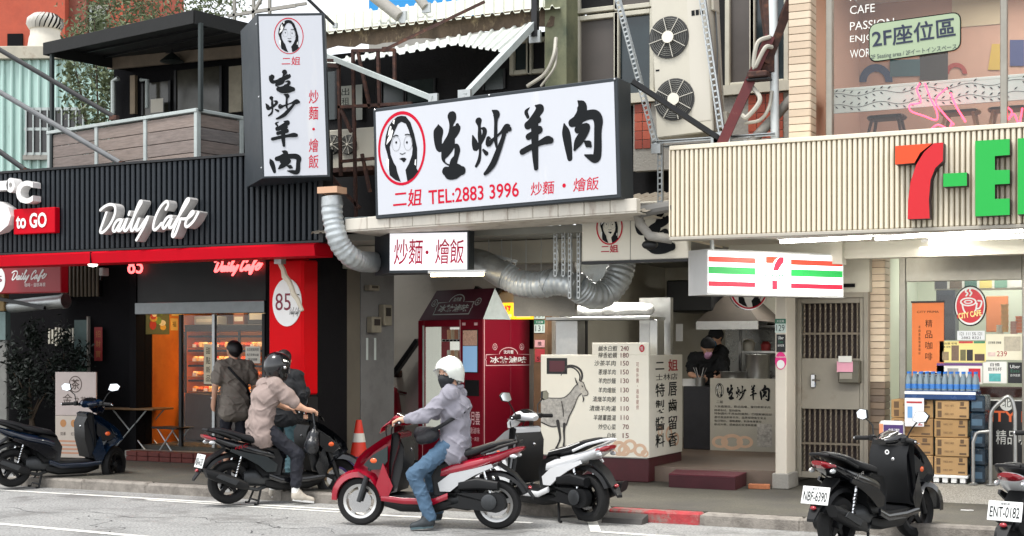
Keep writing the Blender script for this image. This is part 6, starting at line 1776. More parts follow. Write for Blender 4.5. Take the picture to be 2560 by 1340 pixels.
B(xa2, x1 + .3, 13.9, 16.4, 5.7, 5.8).obj('upper_ceiling', M_WHITE, t)
l_ = bpy.data.lights.new('upper_light', 'AREA'); l_.size = 1.5; l_.energy = 22; l_.color = (1, .95, .9)
q = bpy.data.objects.new('upper_lamp', l_); COL.objects.link(q); q.location = (-1.6, 15.2, 5.6)
# wall graphics upstairs
FBk = Fr((0, 16.39, 0))
def shape(P, m, lab, name='wall_graphic'):
    q = ptsp(FBk, P); cx = sum(p[0] for p in q) / len(q); cz = min(p[1] for p in q)
    o = thing(name, lab, 'graphic', (cx, 16.39, cz)); MB().prism([(a - cx, b - cz) for a, b in q], -.006 - .002 * rnd.random(), 0).obj('shape', m, o); return o
G = lambda n_, c: mat('gfx_' + n_, c, .6, var=.05)
shape([(2065, 100), (2125, 100), (2128, 160), (2095, 200), (2065, 200)], G('navy', (40, 62, 96)), 'dark blue shape painted on the upstairs wall at far left')
shape([(2075, 160), (2140, 160), (2150, 230), (2075, 235)], G('red', (186, 66, 52)), 'red shape painted below the dark blue one upstairs')
shape([(2060, 175), (2112, 172), (2112, 215), (2060, 220)], G('yellow', (222, 176, 52)), 'yellow square painted upstairs by the window edge')
arc = [(2190 + 42 * math.cos(a), 205 - 45 * math.sin(a)) for a in [math.pi * i / 12 for i in range(13)]]
arci = [(2190 + 24 * math.cos(a), 205 - 26 * math.sin(a)) for a in [math.pi * i / 12 for i in range(12, -1, -1)]]
shape(arc + arci, G('navy', (40, 62, 96)), 'dark blue arch painted on the upstairs wall')
arc = [(2390 + 28 * math.cos(a), 185 - 28 * math.sin(a)) for a in [math.pi * i / 12 for i in range(13)]]
arci = [(2390 + 17 * math.cos(a), 185 - 17 * math.sin(a)) for a in [math.pi * i / 12 for i in range(12, -1, -1)]]
shape(arc + arci, G('brick', (160, 60, 46)), 'brick red arch painted on the upstairs wall')
shape([(2480, 110), (2500, 110), (2500, 175), (2470, 175)], G('mustard', (190, 160, 60)), 'mustard shape painted behind the window mullion')
shape([(2225, 150), (2300, 148), (2300, 190), (2225, 192)], G('teal', (60, 96, 100)), 'teal shelf graphic painted behind the green sign')
shape([(2300, 130), (2370, 130), (2370, 200), (2300, 200)], G('dark', (58, 54, 46)), 'dark panel painted right of the teal graphic')
shape([(2525, 100), (2560, 100), (2560, 165), (2525, 165)], G('blue', (48, 60, 110)), 'blue square painted at the right edge upstairs')
shape([(2380, -60), (2500, -60), (2500, 60), (2380, 70)], G('beige', (196, 182, 150)), 'pale beige screen on the upstairs wall')
FWf = Fr((0, YW - .012, 0))
M_FILM = mat('film_white', (226, 226, 220), .5)
o = thing('window_lettering', 'white thin capital letters on the upstairs window', 'lettering', fr=FWf)
for s, x_, y_, w_ in (('CAFE', 2125, 12, 62), ('PASSION', 2125, 50, 110), ('ENJOY', 2125, 86, 78), ('WORK', 2125, 122, 64), ('FIKA', 2125, -22, 62)):
    txp(o, FWf, s, x_, y_, x_ + w_, y_ + 21, M_FILM, y=0)
# green seating sign on the glass
FWs = Fr((0, YW - .02, 0))
q0 = [FWs.at(*p) for p in ((2172, 158), (2403, 125), (2403, 28), (2172, 60))]
o = thing('seating_sign', 'pale green rounded sign about the upstairs seating area on the window', 'sign', fr=FWs)
def rr(P, r_):
    out = []
    n = len(P)
    for i in range(n):
        p = Vector((*P[i], 0)); a = Vector((*P[i - 1], 0)); b = Vector((*P[(i + 1) % n], 0))
        u, v = (a - p).normalized() * r_, (b - p).normalized() * r_
        for k in range(5):
            t_ = k / 4; out.append(tuple(((p + u) * (1 - t_) ** 2 + p * 2 * t_ * (1 - t_) + (p + v) * t_ * t_)[:2]))
    return out
MB().prism(rr(q0, .09), -.004, 0).obj('border', M_INK, o)
c_ = (sum(p[0] for p in q0) / 4, sum(p[1] for p in q0) / 4)
q1 = [(c_[0] + (p[0] - c_[0]) * .975, c_[1] + (p[1] - c_[1]) * .945) for p in q0]
MB().prism(rr(q1, .08), -.008, -.0045).obj('plate', mat('sign_green', (156, 172, 142), .5), o)
def slanted(s, pxa, pya, pxb, pyb, h, m, **k):
    a, b = FWs.at(pxa, pya), FWs.at(pxb, pyb)
    L_ = math.hypot(b[0] - a[0], b[1] - a[1]); hz = h * .0040
    e = text_mb(s, 0, L_, 0, hz, 0, **k).obj('lettering', m, o)
    e.location = (a[0], -.012, a[1]); e.rotation_euler = (0, -math.atan2(b[1] - a[1], b[0] - a[0]), 0)
M_NAVY = mat('navy_ink', (28, 38, 62), .5)
slanted('2F座位區', 2182, 122, 2390, 92, 48, M_NAVY, bold=.015)
slanted('2F Seating area / 2Fイートインスペース', 2178, 152, 2392, 126, 15, M_NAVY)
# counter with leaf print, stools, neon squiggle
YCn = 14.25
FCo = Fr((0, YCn, 0))
o = thing('window_counter', 'pale green window counter with dark leaf print upstairs', 'counter', (0, 0, 0))
x0c, x1c = FCo.X(2066, 240), x1
zc = FCo.Z(2300, 205); zc0 = FCo.Z(2300, 268)
M_MINT = mat('mint_counter', (218, 230, 220), .5, var=.03)
B(x0c, x1c, YCn, YCn + .45, zc - .03, zc, b=.004).obj('counter_top', M_MINT, o)
B(x0c, x1c, YCn, YCn + .03, zc0, zc - .031).obj('apron', M_MINT, o)
mb = MB(); mb2 = MB()
for row in (.27, .72):
    zz = zc0 + (zc - zc0) * row; P = []
    x = x0c; i = 0
    while x < x1c:
        P.append((x, zz + .02 * math.sin(i * 1.1), .005))
        for s_ in (-1, 1):
            c = Vector((x + .03, YCn - .004 - .0005 * (i % 3), zz + .02 * math.sin(i * 1.1) + s_ * .028)); d = Vector((.018, 0, s_ * .014)); n_ = Vector((-d.z, 0, d.x)) * .32
            if rnd.random() < .8: mb2.add([c - d, c + n_, c + d, c - n_], [(0, 3, 2, 1)])
        x += .075; i += 1
    mb.ribbon(P, YCn - .003, dy=0, k=3)
mb.obj('vine_print', M_INK, o); q = mb2.obj('leaf_print', M_INK, o); q['kind'] = 'stuff'
for i, px in enumerate((2215, 2400, 2520)):
    p = fp(px, 300, 14.7)
    o = thing('bar_stool', ['dark bar stool left of the neon squiggle upstairs', 'wooden bar stool right of the neon squiggle upstairs', 'wooden bar stool at the right window upstairs'][i], 'stool', (p.x, 14.75, z1 + .046))
    m = mat('stool_dark', (74, 52, 40), .5) if i == 0 else mat('stool_wood', (186, 150, 104), .5, var=.1)
    hh = FCo.Z(2300, 275) - z1 - .02
    blob([((-.15, 0, hh), (.15, 0, hh), .05, .05, (1, 3.2, .55))], .02, .02).obj('seat', m, o)
    for sx in (-1, 1):
        for sy in (-1, 1): MB().tube([(sx * .13, sy * .1, hh - .01), (sx * .2, sy * .17, 0)], [.018, .012], 8).obj('leg', m, o)
    MB().tube([(-.17, -.14, hh * .4), (.17, -.14, hh * .4)], .01, 6).obj('footrest', m, o)
M_NR = mat('neon_red', (255, 90, 110), .5, emit=3.0, ecol=(255, 50, 80))
FNr = Fr((0, 13.98, 0))
def neon(P, lab):
    c = fp(*P[0], 13.98); o = thing('neon_tube', lab, 'neon', c)
    q = [Vector(v) - c for v in catmull([tuple(fp(a, b, 13.98)) for a, b in P], 5)]
    MB().tube(q, .009, 6).obj('tube', M_NR, o); MB().ell((0, .01, 0), .015, .01, .015, 8, 5).obj('electrode', M_BLACK, o)
neon([(2300, 208), (2292, 225), (2302, 255), (2275, 262), (2278, 278), (2310, 290), (2340, 300), (2342, 280), (2326, 245), (2312, 208)], 'left pink neon squiggle in the upstairs window')
neon([(2368, 220), (2345, 240), (2340, 258), (2360, 285), (2385, 312)], 'middle pink neon stroke in the upstairs window')
neon([(2376, 232), (2390, 265), (2405, 290), (2414, 305)], 'right pink neon stroke in the upstairs window')
neon([(2325, 325), (2345, 312), (2372, 322), (2380, 305), (2372, 330)], 'low pink neon curl just above the fascia')
neon([(2515, 265), (2530, 280), (2520, 300), (2535, 285), (2548, 310), (2556, 270)], 'pink neon squiggle behind the right window')
# ---- striped projecting light box
A = fp(1770, 732, 13.75)
FS7 = Fr(tuple(A), R(55), R(0))
t = thing('striped_light_box', 'white lit box sign with red orange green stripes and number seven logo', 'sign', fr=FS7)
w = FS7.X(2106, 690); h = FS7.Z(1770, 627)
bl = loc(FS7, fp(1721, 690, 13.95))
MB().slab([(-.015, 0), (w + .015, 0), (w + .015, .2), bl], -.02, h + .02).obj('case', mat('case_grey', (190, 190, 188), .45, var=.04), t)
B(0, w, -.006, -.0005, 0, h).obj('face', mat('lit_white', (250, 250, 250), .4, emit=.75, ecol=(255, 255, 255)), t)
E_ = lambda n_, c: mat('lit_' + n_, c, .4, emit=.12, ecol=c)
for xa_, xb_ in ((0, w * .335), (w * .60, w - .005)):
    for (u, v, m) in ((.74, .87, E_('or', (238, 64, 34))), (.46, .63, E_('gr', (20, 176, 76))), (.16, .28, E_('rd', (222, 24, 60)))):
        B(xa_, xb_, -.009, -.0061, h * u, h * v).obj('stripe', m, t)
S7 = lambda P: [(w * (.40 + .13 * a), h * b) for a, b in P]
MB().flat(S7([(.1, .92), (.85, .92), (.62, .85), (.5, .76), (.1, .76)]), -.008).obj('logo_seven', E_('or', (238, 64, 34)), t)
MB().flat(S7([(.9, .92), (1.12, .92), (1.12, .80), (.88, .66), (.8, .58), (.5, .58), (.6, .74), (.75, .86)]), -.008).obj('logo_seven', E_('rd', (222, 24, 60)), t)
MB().flat(S7([(.45, .34), (.75, .34), (.75, .12), (.45, .12)]), -.008).obj('logo_seven', E_('rd', (222, 24, 60)), t)
text(t, 'ELEVEn', w * .405, w * .55, h * .38, h * .54, mat('logo_green_text', (10, 110, 70), .4), y=-.009, bold=.01)
for xx in (.1, w - .1): B(xx - .015, xx + .015, .05, .08, h + .021, z0 + .02 - A.z).obj('hanger', M_GALV, t)
# ---- ground-floor window
YS = 16.35
FSt = Fr((0, YS, 0))
t = thing('store_window', 'large plate glass store window in an aluminium frame', 'window', (0, 0, 0))
xs0, xs1 = FSt.X(2250, 800), FSt.X(2556, 800)
zw0, zw1 = .26, FSt.Z(2400, 640)
for xx in (xs0, xs1): B(xx, xx + .07, YS - .05, YS + .05, zw0, zw1, b=.005).obj('frame', M_ALU, t)
B(xs0 + .071, xs1 - .001, YS - .04, YS + .05, zw1 - .28, zw1, b=.005).obj('header', M_ALU, t)
B(xs0 + .071, xs1 - .001, YS - .04, YS + .05, zw0, zw0 + .16, b=.005).obj('sill', M_ALU, t)
B(xs0 + .071, xs1 - .001, YS, YS + .008, zw0 + .161, zw1 - .281).obj('pane', M_GLASS, t)
B(xs1 + .071, XR7, YS - .04, YS + .05, zw0, zw1, b=.005).obj('side_board', M_CREAMW, t)
b2 = thing('store_interior', 'bright store interior behind the plate glass', 'room')
B(xs0 - .3, XR7, 18.6, 18.7, .2, 3.2).obj('back_wall', mat('store_wall', (206, 214, 196), .6, var=.03), b2)
B(xs0 - .3, xs0 - .2, YS + .06, 18.6, .2, 3.2).obj('side_wall', _mats['store_wall'], b2)
B(xs0 - .2, XR7, YS + .06, 18.6, .22, .26).obj('floor', M_CREAM, b2)
B(xs0 - .2, XR7, YS + .06, 18.6, 3.0, 3.05).obj('ceiling', M_WHITE, b2)
l_ = bpy.data.lights.new('store_light', 'AREA'); l_.size = 1.4; l_.energy = 22; l_.color = (1, .98, .93)
q = bpy.data.objects.new('store_lamp', l_); COL.objects.link(q); q.location = (-2.0, 17.4, 2.95)
YI = 17.6
FIn = Fr((0, YI, 0))
def unit(px0, py0, px1, py1, m, lab, name='store_fixture', dep=.3, f=FIn):
    q = pbox(f, px0, py0, px1, py1); o = thing(name, lab, 'fixture', ((q[0] + q[1]) / 2, f.o.y, q[2]))
    w = (q[1] - q[0]) / 2; B(-w, w, 0, dep, 0, q[3] - q[2], b=.008).obj('case', m, o); return o, w, q[3] - q[2]
o, w, h = unit(2340, 725, 2388, 850, mat('fixture_slate', (66, 74, 86), .4), 'slate grey coffee machine cabinet inside the store')
B(-w * .8, w * .8, -.01, -.001, h * .5, h * .9).obj('door', mat('fixture_slate2', (54, 60, 72), .3), o)
o, w, h = unit(2335, 686, 2560, 724, mat('fixture_white', (214, 216, 208), .4), 'overhead menu board with drink pictures inside the store')
for i in range(6): B(-w + 2 * w * (i + .08) / 6, -w + 2 * w * (i + .9) / 6, -.01, -.001, h * .1, h * .9).obj('menu_picture', G('menu%d' % i, ((70, 72, 76), (96, 84, 70), (60, 100, 90), (206, 190, 110), (110, 150, 130), (214, 214, 206))[i]), o)
o, w, h = unit(2465, 740, 2520, 830, mat('fixture_orange', (232, 140, 84), .5), 'orange panel behind the paper cups inside the store', dep=.05)
for i, (px, py0, py1, c, lab) in enumerate(((2512, 760, 830, (226, 178, 110), 'tall stack of tan paper cups inside the store'), (2548, 790, 832, (230, 130, 84), 'stack of orange paper cups inside the store'), (2535, 803, 836, (206, 160, 150), 'stack of pink paper cups inside the store'), (2500, 812, 836, (226, 222, 210), 'short stack of white paper cups inside the store'))):
    f = Fr((0, 17.0, 0)); p = f.at(px, py1); h = f.Z(px, py0) - p[1]
    o = thing('cup_stack', lab, 'cups', (p[0], 17.0, p[1])); m = mat('cup_%d' % i, c, .5)
    n_ = 5
    for k in range(n_): MB().lathe([(.035, h * k / n_), (.042, h * (k + .8) / n_), (.045, h * (k + .86) / n_), (.045, h * (k + .94) / n_), (.03, h * (k + .94) / n_)], 14).obj('cup', m, o)
o, w, h = unit(2466, 836, 2560, 850, M_CREAM, 'inside counter carrying the paper cups', f=Fr((0, 16.9, 0)))
# hanging orange banner, round emblem, posters on the glass
FPo = Fr((0, YS - .012, 0))
o, w, h = notice(FPo, 2280, 757, 2360, 968, 'long orange coffee banner hanging in the store window', [('CITY PRIMA', .16, .88, .84, .905), ('精', .42, .71, .64, .80), ('品', .42, .58, .64, .67), ('咖', .42, .45, .64, .54), ('啡', .42, .32, .64, .41)], base=(226, 122, 62), name='banner', cat='banner')
B(-w * 1.05, w * 1.05, -.012, .002, h, h + .02).obj('top_rail', M_BLACK, o)
vm = MB(); [text_mb(ch, -w * .58, -w * .46, h * (.70 - i * .045), h * (.73 - i * .045), -.0065, mb=vm) for i, ch in enumerate('來自產區精選咖啡')]; vm.obj('lettering', M_INK, o)
MB().prism([(-w * .55, h * .02), (w * .55, h * .02), (w * .68, h * .16), (-w * .68, h * .16)], -.007, -.0045).obj('cup_print', mat('cup_navy', (52, 58, 78), .5), o)
MB().prism(ring_pts(24, w * .7, h * .025, 0, h * .165), -.0085, -.0072).obj('rim_print', M_CREAM, o)
MB().prism(ring_pts(24, w * .6, h * .018, 0, h * .163), -.0098, -.0087).obj('coffee_print', mat('coffee', (60, 36, 26), .3), o)
c = FPo.at(2427, 765); rx_, rz_ = (FPo.X(2467, 765) - FPo.X(2387, 765)) / 2, (FPo.Z(2427, 715) - FPo.Z(2427, 816)) / 2
t = thing('round_emblem', 'round red coffee cup emblem sign on the store window', 'sign', (c[0], YS - .06, c[1]))
MB().prism(ring_pts(36, rx_, rz_), 0, .04).obj('rim', M_INK, t)
MB().flat(ring_pts(36, rx_ * .94, rz_ * .94), -.002).obj('white_disc', M_WHITE, t)
MB().flat(ring_pts(36, rx_ * .86, rz_ * .84), -.004).obj('red_disc', mat('emblem_red', (206, 28, 44), .4), t)
mb = MB()
mb.ring(ring_pts(24, rx_ * .52, rz_ * .22, -.02, rz_ * .2), ring_pts(24, rx_ * .42, rz_ * .15, -.02, rz_ * .2), -.006)
mb.ring(ring_pts(20, rx_ * .28, rz_ * .10, -.02, rz_ * .2), ring_pts(20, rx_ * .18, rz_ * .05, -.02, rz_ * .2), -.0065)
for i, s in enumerate(([(-.5, .12), (-.4, -.2), (-.2, -.4), (.1, -.45)], [(.42, .12), (.35, -.2), (.15, -.4)], [(.5, .25), (.72, .2), (.6, -.1), (.4, -.15)], [(-.25, .5), (-.15, .62), (-.28, .72), (-.18, .85)], [(.0, .5), (.1, .64), (-.02, .74), (.06, .88)])):
    mb.ribbon([(a * rx_, b * rz_, rx_ * .10) for a, b in s], -.007 - i * .0006, dy=1e-5, k=4)
mb.obj('cup_print', M_WHITE, t)
MB().prism([(-rx_ * .8, -rz_ * .62), (rx_ * .8, -rz_ * .42), (rx_ * .8, -rz_ * .2), (-rx_ * .8, -rz_ * .42)], -.0115, -.0105).obj('ribbon_print', _mats['emblem_red'], t)
e = text_mb('CITY CAFE', -rx_ * .72, rx_ * .72, -.02, rz_ * .2, -.0135, bold=.03).obj('lettering', mat('emblem_yellow', (250, 232, 150), .5), t); e.location = (0, 0, -rz_ * .48); e.rotation_euler = (0, -R(9), 0)
notice(FPo, 2393, 827, 2462, 850, 'white opening hours plate under the round emblem', [('121 111 5% 121', .1, .5, .9, .85), ('2882 8321', .15, .12, .85, .38)], base=(232, 234, 236), name='plate', cat='plate')
for k in ('4',): pass
def promo(px0, py0, px1, py1, lab, base, band, body, blocks, nm='poster'):
    o, w, h = notice(FPo, px0, py0, px1, py1, lab, body, base=base, name=nm, cat='poster')
    if band: B(-w, w, -.0065, -.0045, h * .88, h).obj('band', mat('band_%d%d%d' % band, band, .5), o)
    for i, (u0, v0, u1, v1, c) in enumerate(blocks):
        B(-w + 2 * w * u0, -w + 2 * w * u1, -.0065, -.0045, h * v0, h * v1).obj('print_block', mat('blk_%d_%d_%d' % c, c, .5, var=.25, vs=30), o)
    return o
promo(2349, 853, 2465, 906, 'yellow snack poster in the store window', (240, 222, 146), None, [('紐西蘭 零嘴', .04, .84, .38, .94), ('人氣 甜筒', .04, .68, .24, .78)], [(.06, .1, .2, .5, (150, 130, 100)), (.26, .08, .42, .8, (120, 96, 80)), (.45, .08, .57, .6, (110, 104, 70)), (.59, .08, .72, .6, (40, 36, 38)), (.42, .9, .72, 1, (206, 70, 60)), (.74, .9, .98, 1, (70, 140, 100)), (.76, .08, .97, .4, (84, 60, 56))])
promo(2342, 908, 2456, 960, 'white gift poster with purple band in the store window', (236, 232, 224), (110, 70, 130), [('滿500/1000送', .2, .9, .7, .99, M_WHITE), ('精選禮盒', .04, .3, .2, .42), ('2200', .52, .2, .66, .34)], [(.24, .1, .48, .75, (160, 158, 154)), (.7, .1, .96, .75, (196, 32, 48))])
promo(2465, 835, 2556, 900, 'cream rice dumpling poster priced 239 in the store window', (236, 230, 206), None, [('好評推薦 御飯糰', .06, .62, .42, .72), ('239', .3, .14, .58, .34, M_CRED)], [(.5, .35, .95, .9, (190, 180, 160)), (.05, .14, .26, .3, (226, 200, 190))])
promo(2458, 904, 2517, 958, 'white bring your own cup poster in the store window', (240, 238, 232), None, [('自備', .3, .78, .7, .94), ('飲料杯', .2, .56, .8, .74)], [(.25, .08, .75, .45, (90, 176, 176))])
promo(2520, 906, 2556, 958, 'black delivery poster in the store window', (34, 36, 40), None, [('Uber', .15, .72, .85, .88, M_WHITE), ('Eats', .2, .52, .8, .66, M_GRN), ('合作店家', .15, .32, .85, .44, M_WHITE)], [])
FLo = Fr((0, YS - .006, 0))
q = pbox(FLo, 2465, 1000, 2558, 1172)
o = thing('lower_window_film', 'black window film with orange capitals and white characters low on the glass', 'film', fr=FLo)
B(q[0], q[1], -.003, 0, q[2], q[3]).obj('film', mat('film_black', (30, 28, 30), .3), o)
txp(o, FLo, 'CITY PRIMA', 2445, 1028, 2680, 1056, mat('film_orange', (236, 110, 60), .5), bold=.02)
txp(o, FLo, '精品咖啡', 2490, 1076, 2600, 1112, M_FILM)
B(q[0], q[1], -.006, -.0031, FLo.Z(2500, 1002), FLo.Z(2500, 999)).obj('line', M_FILM, o)
c = FLo.at(2517, 1008); MB().prism(ring_pts(24, .075, .085, *c), -.0095, -.007).obj('disc', M_FILM, o); text(o, '北', c[0] - .045, c[0] + .045, c[1] - .045, c[1] + .05, M_INK, y=-.011)
o, w, h = unit(2440, 968, 2560, 998, mat('shelf_ware', (96, 54, 50), .5, var=.4, vs=20), 'low shelf of red packets behind the glass', f=Fr((0, 16.7, 0)))
B(-w, w, -.02, -.001, -.02, .02).obj('edge', M_CREAM, o)
# ---- stacked cartons, bottles, pallet, rail
M_CARD = [mat('cardboard_%d' % i, c, .8, var=.08, vs=6, bump=.1) for i, c in enumerate(((166, 132, 88), (158, 124, 82), (174, 140, 96)))]
YX = 15.72
FXb = Fr((0, YX, 0))
zg0 = .262
pal = thing('pallet', 'white plastic pallet under the stacked cartons', 'pallet', (FXb.X(2300, 1200), YX + .3, zg0))
xa, xb = FXb.X(2225, 1150), FXb.X(2421, 1150)
x0p = FXb.X(2300, 1200)
B(xa - x0p, xb - x0p, -.34, .36, .05, .08, b=.006).obj('deck', M_WHITE, pal)
for i in range(9): B(xa - x0p + (xb - xa) * (i + .1) / 9, xa - x0p + (xb - xa) * (i + .7) / 9, -.33, .35, 0, .049).obj('block', M_WHITE, pal)
zt0 = zg0 + .081
hh = (FXb.Z(2380, 1030) - FXb.Z(2380, 1206)) / 4 * 1.0
rowsY = [zt0 + i * .203 for i in range(5)]
names = ['lowest', 'second lowest', 'middle', 'second highest']
def carton(x0, x1, z0, h, y, lab, dep=.42):
    o = thing('carton', lab, 'carton', ((x0 + x1) / 2, y, z0), rnd.uniform(-.03, .03))
    w = (x1 - x0) / 2
    B(-w, w, 0, dep, 0, h, b=.006).obj('box', M_CARD[rnd.randrange(3)], o)
    mb = M_INK
    M_CP = mat('carton_print', (96, 74, 52), .7)
    for v in (.54, .08):
        B(-w * .86, -w * .62, -.002, -.0003, h * v, h * (v + .36)).obj('print_block', M_CP, o)
        text(o, '茶裏王 綠茶', -w * .45, w * .12, h * (v + .12), h * (v + .24), M_CP, y=-.002)
        B(w * .45, w * .86, -.002, -.0003, h * (v + .02), h * (v + .12)).obj('print_block', M_CP, o)
    B(w * .5, w * .72, -.002, -.0003, h * .72, h * .94).obj('print_block', M_CP, o)
    # dark shrink-wrapped side
    B(w + .0005, w + .003, .01, dep - .01, .01, h - .01).obj('side_print', mat('carton_side_blue', (40, 60, 70), .35, var=.2), o)
    return o
for i in range(4):
    carton(FXb.X(2335 + (3 if i % 2 else 0), 1100), FXb.X(2418 + (4 if i % 2 else 0), 1100), rowsY[i], .198, YX + rnd.uniform(-.02, .02), '%s carton in the right cardboard stack below the water bottles' % names[i])
    carton(FXb.X(2226, 1100), FXb.X(2331, 1100), rowsY[i], .198, YX + .04, '%s carton in the left cardboard stack behind the black scooter' % names[i])
wr = thing('bottle_tray', 'blue shrink film tray under the water bottles', 'tray', (FXb.X(2350, 980), YX, rowsY[4] + .001))
xo = FXb.X(2350, 980)
B(FXb.X(2262, 980) - xo, FXb.X(2440, 980) - xo, -.02, .4, 0, .10, b=.01).obj('film', mat('film_blue', (26, 60, 108), .25, var=.2, vs=10), wr)
B(FXb.X(2262, 980) - xo, FXb.X(2440, 980) - xo, -.0225, -.0205, .06, .09).obj('band', M_WHITE, wr)
M_BOT = mat('bottle_clear', (140, 160, 172), .08, spec=.8, trans=.35)
bm = [MB().lathe([(0, 0), (.031, 0), (.032, .10), (.03, .12), (.014, .17), (.013, .185)], 12).mesh('body', M_BOT), MB().lathe([(.015, .183), (.015, .205), (0, .206)], 12).mesh('cap', mat('cap_blue', (30, 110, 200), .4)), MB().lathe([(.0325, .02), (.0325, .07)], 12).mesh('wrapper', mat('label_blue', (60, 120, 190), .4))]
for r_ in range(2):
    for i in range(12):
        xx = FXb.X(2268, 960) + (FXb.X(2436, 960) - FXb.X(2268, 960)) * i / 11
        o = thing('water_bottle', 'clear water bottle with blue cap in the %s row on the cartons' % ['front', 'rear'][r_], 'bottle', (xx, YX + .06 + r_ * .1, rowsY[4] + .102), group='water bottles in the %s row' % ['front', 'rear'][r_])
        for nm_, m_ in zip(('bottle_body', 'cap', 'wrapper'), bm): link(nm_, m_, o)
xw0, xw1 = FXb.X(2424, 1100), FXb.X(2462, 1100)
for i in range(5):
    o = thing('water_case', ['lowest', 'second lowest', 'middle', 'second highest', 'topmost'][i] + ' dark blue shrink wrapped water case right of the cartons', 'case', ((xw0 + xw1) / 2, YX + .02, zt0 - .08 + i * .19 + .001), rnd.uniform(-.04, .04))
    B(-(xw1 - xw0) / 2, (xw1 - xw0) / 2, 0, .36, 0, .186, b=.015).obj('wrap', mat('case_blue', (26, 44, 58), .25, var=.35, vs=9, bump=.3, bs=30), o)
    B(-.06, .05, -.003, -.0005, .05, .12).obj('print_block', mat('case_print', (70, 96, 116), .4), o)
FPs = Fr((0, YX - .03, 0))
o, w, h = notice(FPs, 2262, 995, 2310, 1066, 'white price poster with a red figure two taped to the cartons', [('2', .68, .04, .92, .3, M_CRED)], base=(226, 224, 226))
B(-w * .8, w * .8, -.0065, -.0045, h * .82, h * .88).obj('print_block', M_CRED, o); B(-w * .7, -w * .2, -.0065, -.0045, h * .3, h * .7).obj('print_block', mat('print_blue', (110, 160, 210), .5), o)
# laundry tub pack and red sack beside column
p = gp(2230, 1200, .25)
o = thing('tissue_pack', 'white and purple tissue pack on the crate by the tiled column', 'pack', (fp(2232, 1080, 15.75).x, 15.75, fp(2232, 1088, 15.75).z - .02))
B(-.13, .13, -.1, .1, 0, .18, b=.02).obj('pack', M_WHITE, o); B(-.08, .131, -.103, -.1005, .02, .14).obj('print_block', mat('purple_print', (74, 50, 110), .5), o); text(o, '舒潔', -.03, .09, .05, .1, M_WHITE, y=-.105); B(-.128, -.085, -.103, -.1005, .03, .15).obj('print_block', mat('peach_print2', (226, 150, 110), .5), o)
zt_p = fp(2232, 1088, 15.75).z - .021
o = thing('red_sack_stack', 'bright pink red sacks stacked under the tissue pack', 'sacks', (fp(2228, 1180, 15.75).x, 15.75, .262))
for i in range(3): B(-.15, .15, -.12, .12, i * (zt_p - .262) / 3 + .002, (i + 1) * (zt_p - .262) / 3, b=.03).obj('sack', mat('sack_red', (196, 24, 70), .4, var=.1), o)
text(o, 'A', -.05, .05, .12, .22, mat('sack_yellow', (240, 210, 110), .4), y=-.124)
# stainless handrail
t = thing('handrail', 'stainless steel loop handrail on the store platform', 'handrail', gp(2476, 1212, .262))
b0 = gp(2476, 1212, .262)
def onp(px, py, q): return Vector((q.x + (fp(px, py, q.y).x - q.x), q.y, fp(px, py, q.y).z)) - b0
n2 = Vector((b0.x, b0.y, 0))
P = [Vector((0, 0, 0)), onp(2476, 1060, b0), onp(2480, 1028, b0), onp(2500, 1006, b0), onp(2518, 992, b0), onp(2530, 1000, b0), onp(2537, 1030, b0), Vector((onp(2538, 1060, b0).x, 0, 0))]
P = P[:1] + [Vector(c) for c in catmull([tuple(p) for p in P[1:-1]], 4)] + P[-1:]
MB().tube(P, .021, 12).obj('loop', M_STEEL, t)
xr = onp(2433, 1130, b0).x
MB().tube([Vector((xr, 0, 0)), Vector((xr, 0, onp(2433, 1105, b0).z)), Vector((xr + .03, 0, onp(2437, 1084, b0).z)), Vector((xr + .07, 0, onp(2445, 1080, b0).z)), Vector((0, 0, onp(2476, 1078, b0).z))], .019, 12).obj('side_rail', M_STEEL, t)
for xx in (0, xr, P[-1].x): MB().lathe([(.05, 0), (.05, .008), (.025, .02)], 14).obj('foot', M_STEEL, t, (xx, 0, 0))
o = thing('litter', 'small scrap of white paper on the pavement before the platform', 'litter', gp(2418, 1276, .121)); B(-.06, .06, -.02, .02, 0, .004).obj('scrap', M_WHITE, o); B(.02, .06, -.03, .0, .0042, .007).obj('fold', M_WHITE, o)
# ================================================================ scooters (local axes: x forward, y left, z up)
M_TYRE = mat('tyre_rubber', (13, 13, 14), .8, var=.2, vs=20, bump=.2, bs=120)
M_PLAS = mat('black_plastic', (15, 16, 18), .5, var=.2, vs=6, spec=.35)
M_GLOSS = mat('gloss_black', (14, 15, 19), .16, coat=.6)
M_SEAT = mat('seat_vinyl', (20, 21, 24), .5, spec=.35, bump=.15, bs=150)
M_RIMD = mat('rim_dark', (34, 34, 36), .35, .6)
M_RIMS = mat('rim_silver', (206, 206, 204), .28, .7)
M_ENG = mat('engine_grey', (66, 68, 70), .45, .6, var=.2, vs=14)
M_AMB = mat('amber_lens', (232, 96, 40), .2, coat=.5)
M_TAIL = mat('tail_lens', (150, 14, 30), .15, coat=.8)
M_CLEAR = mat('clear_lens', (206, 210, 212), .08, .5, coat=.8)
M_MIRR = mat('mirror_face', (232, 236, 238), .05, 1.0)
M_PLATE = mat('plate_white', (226, 228, 226), .4, var=.04)
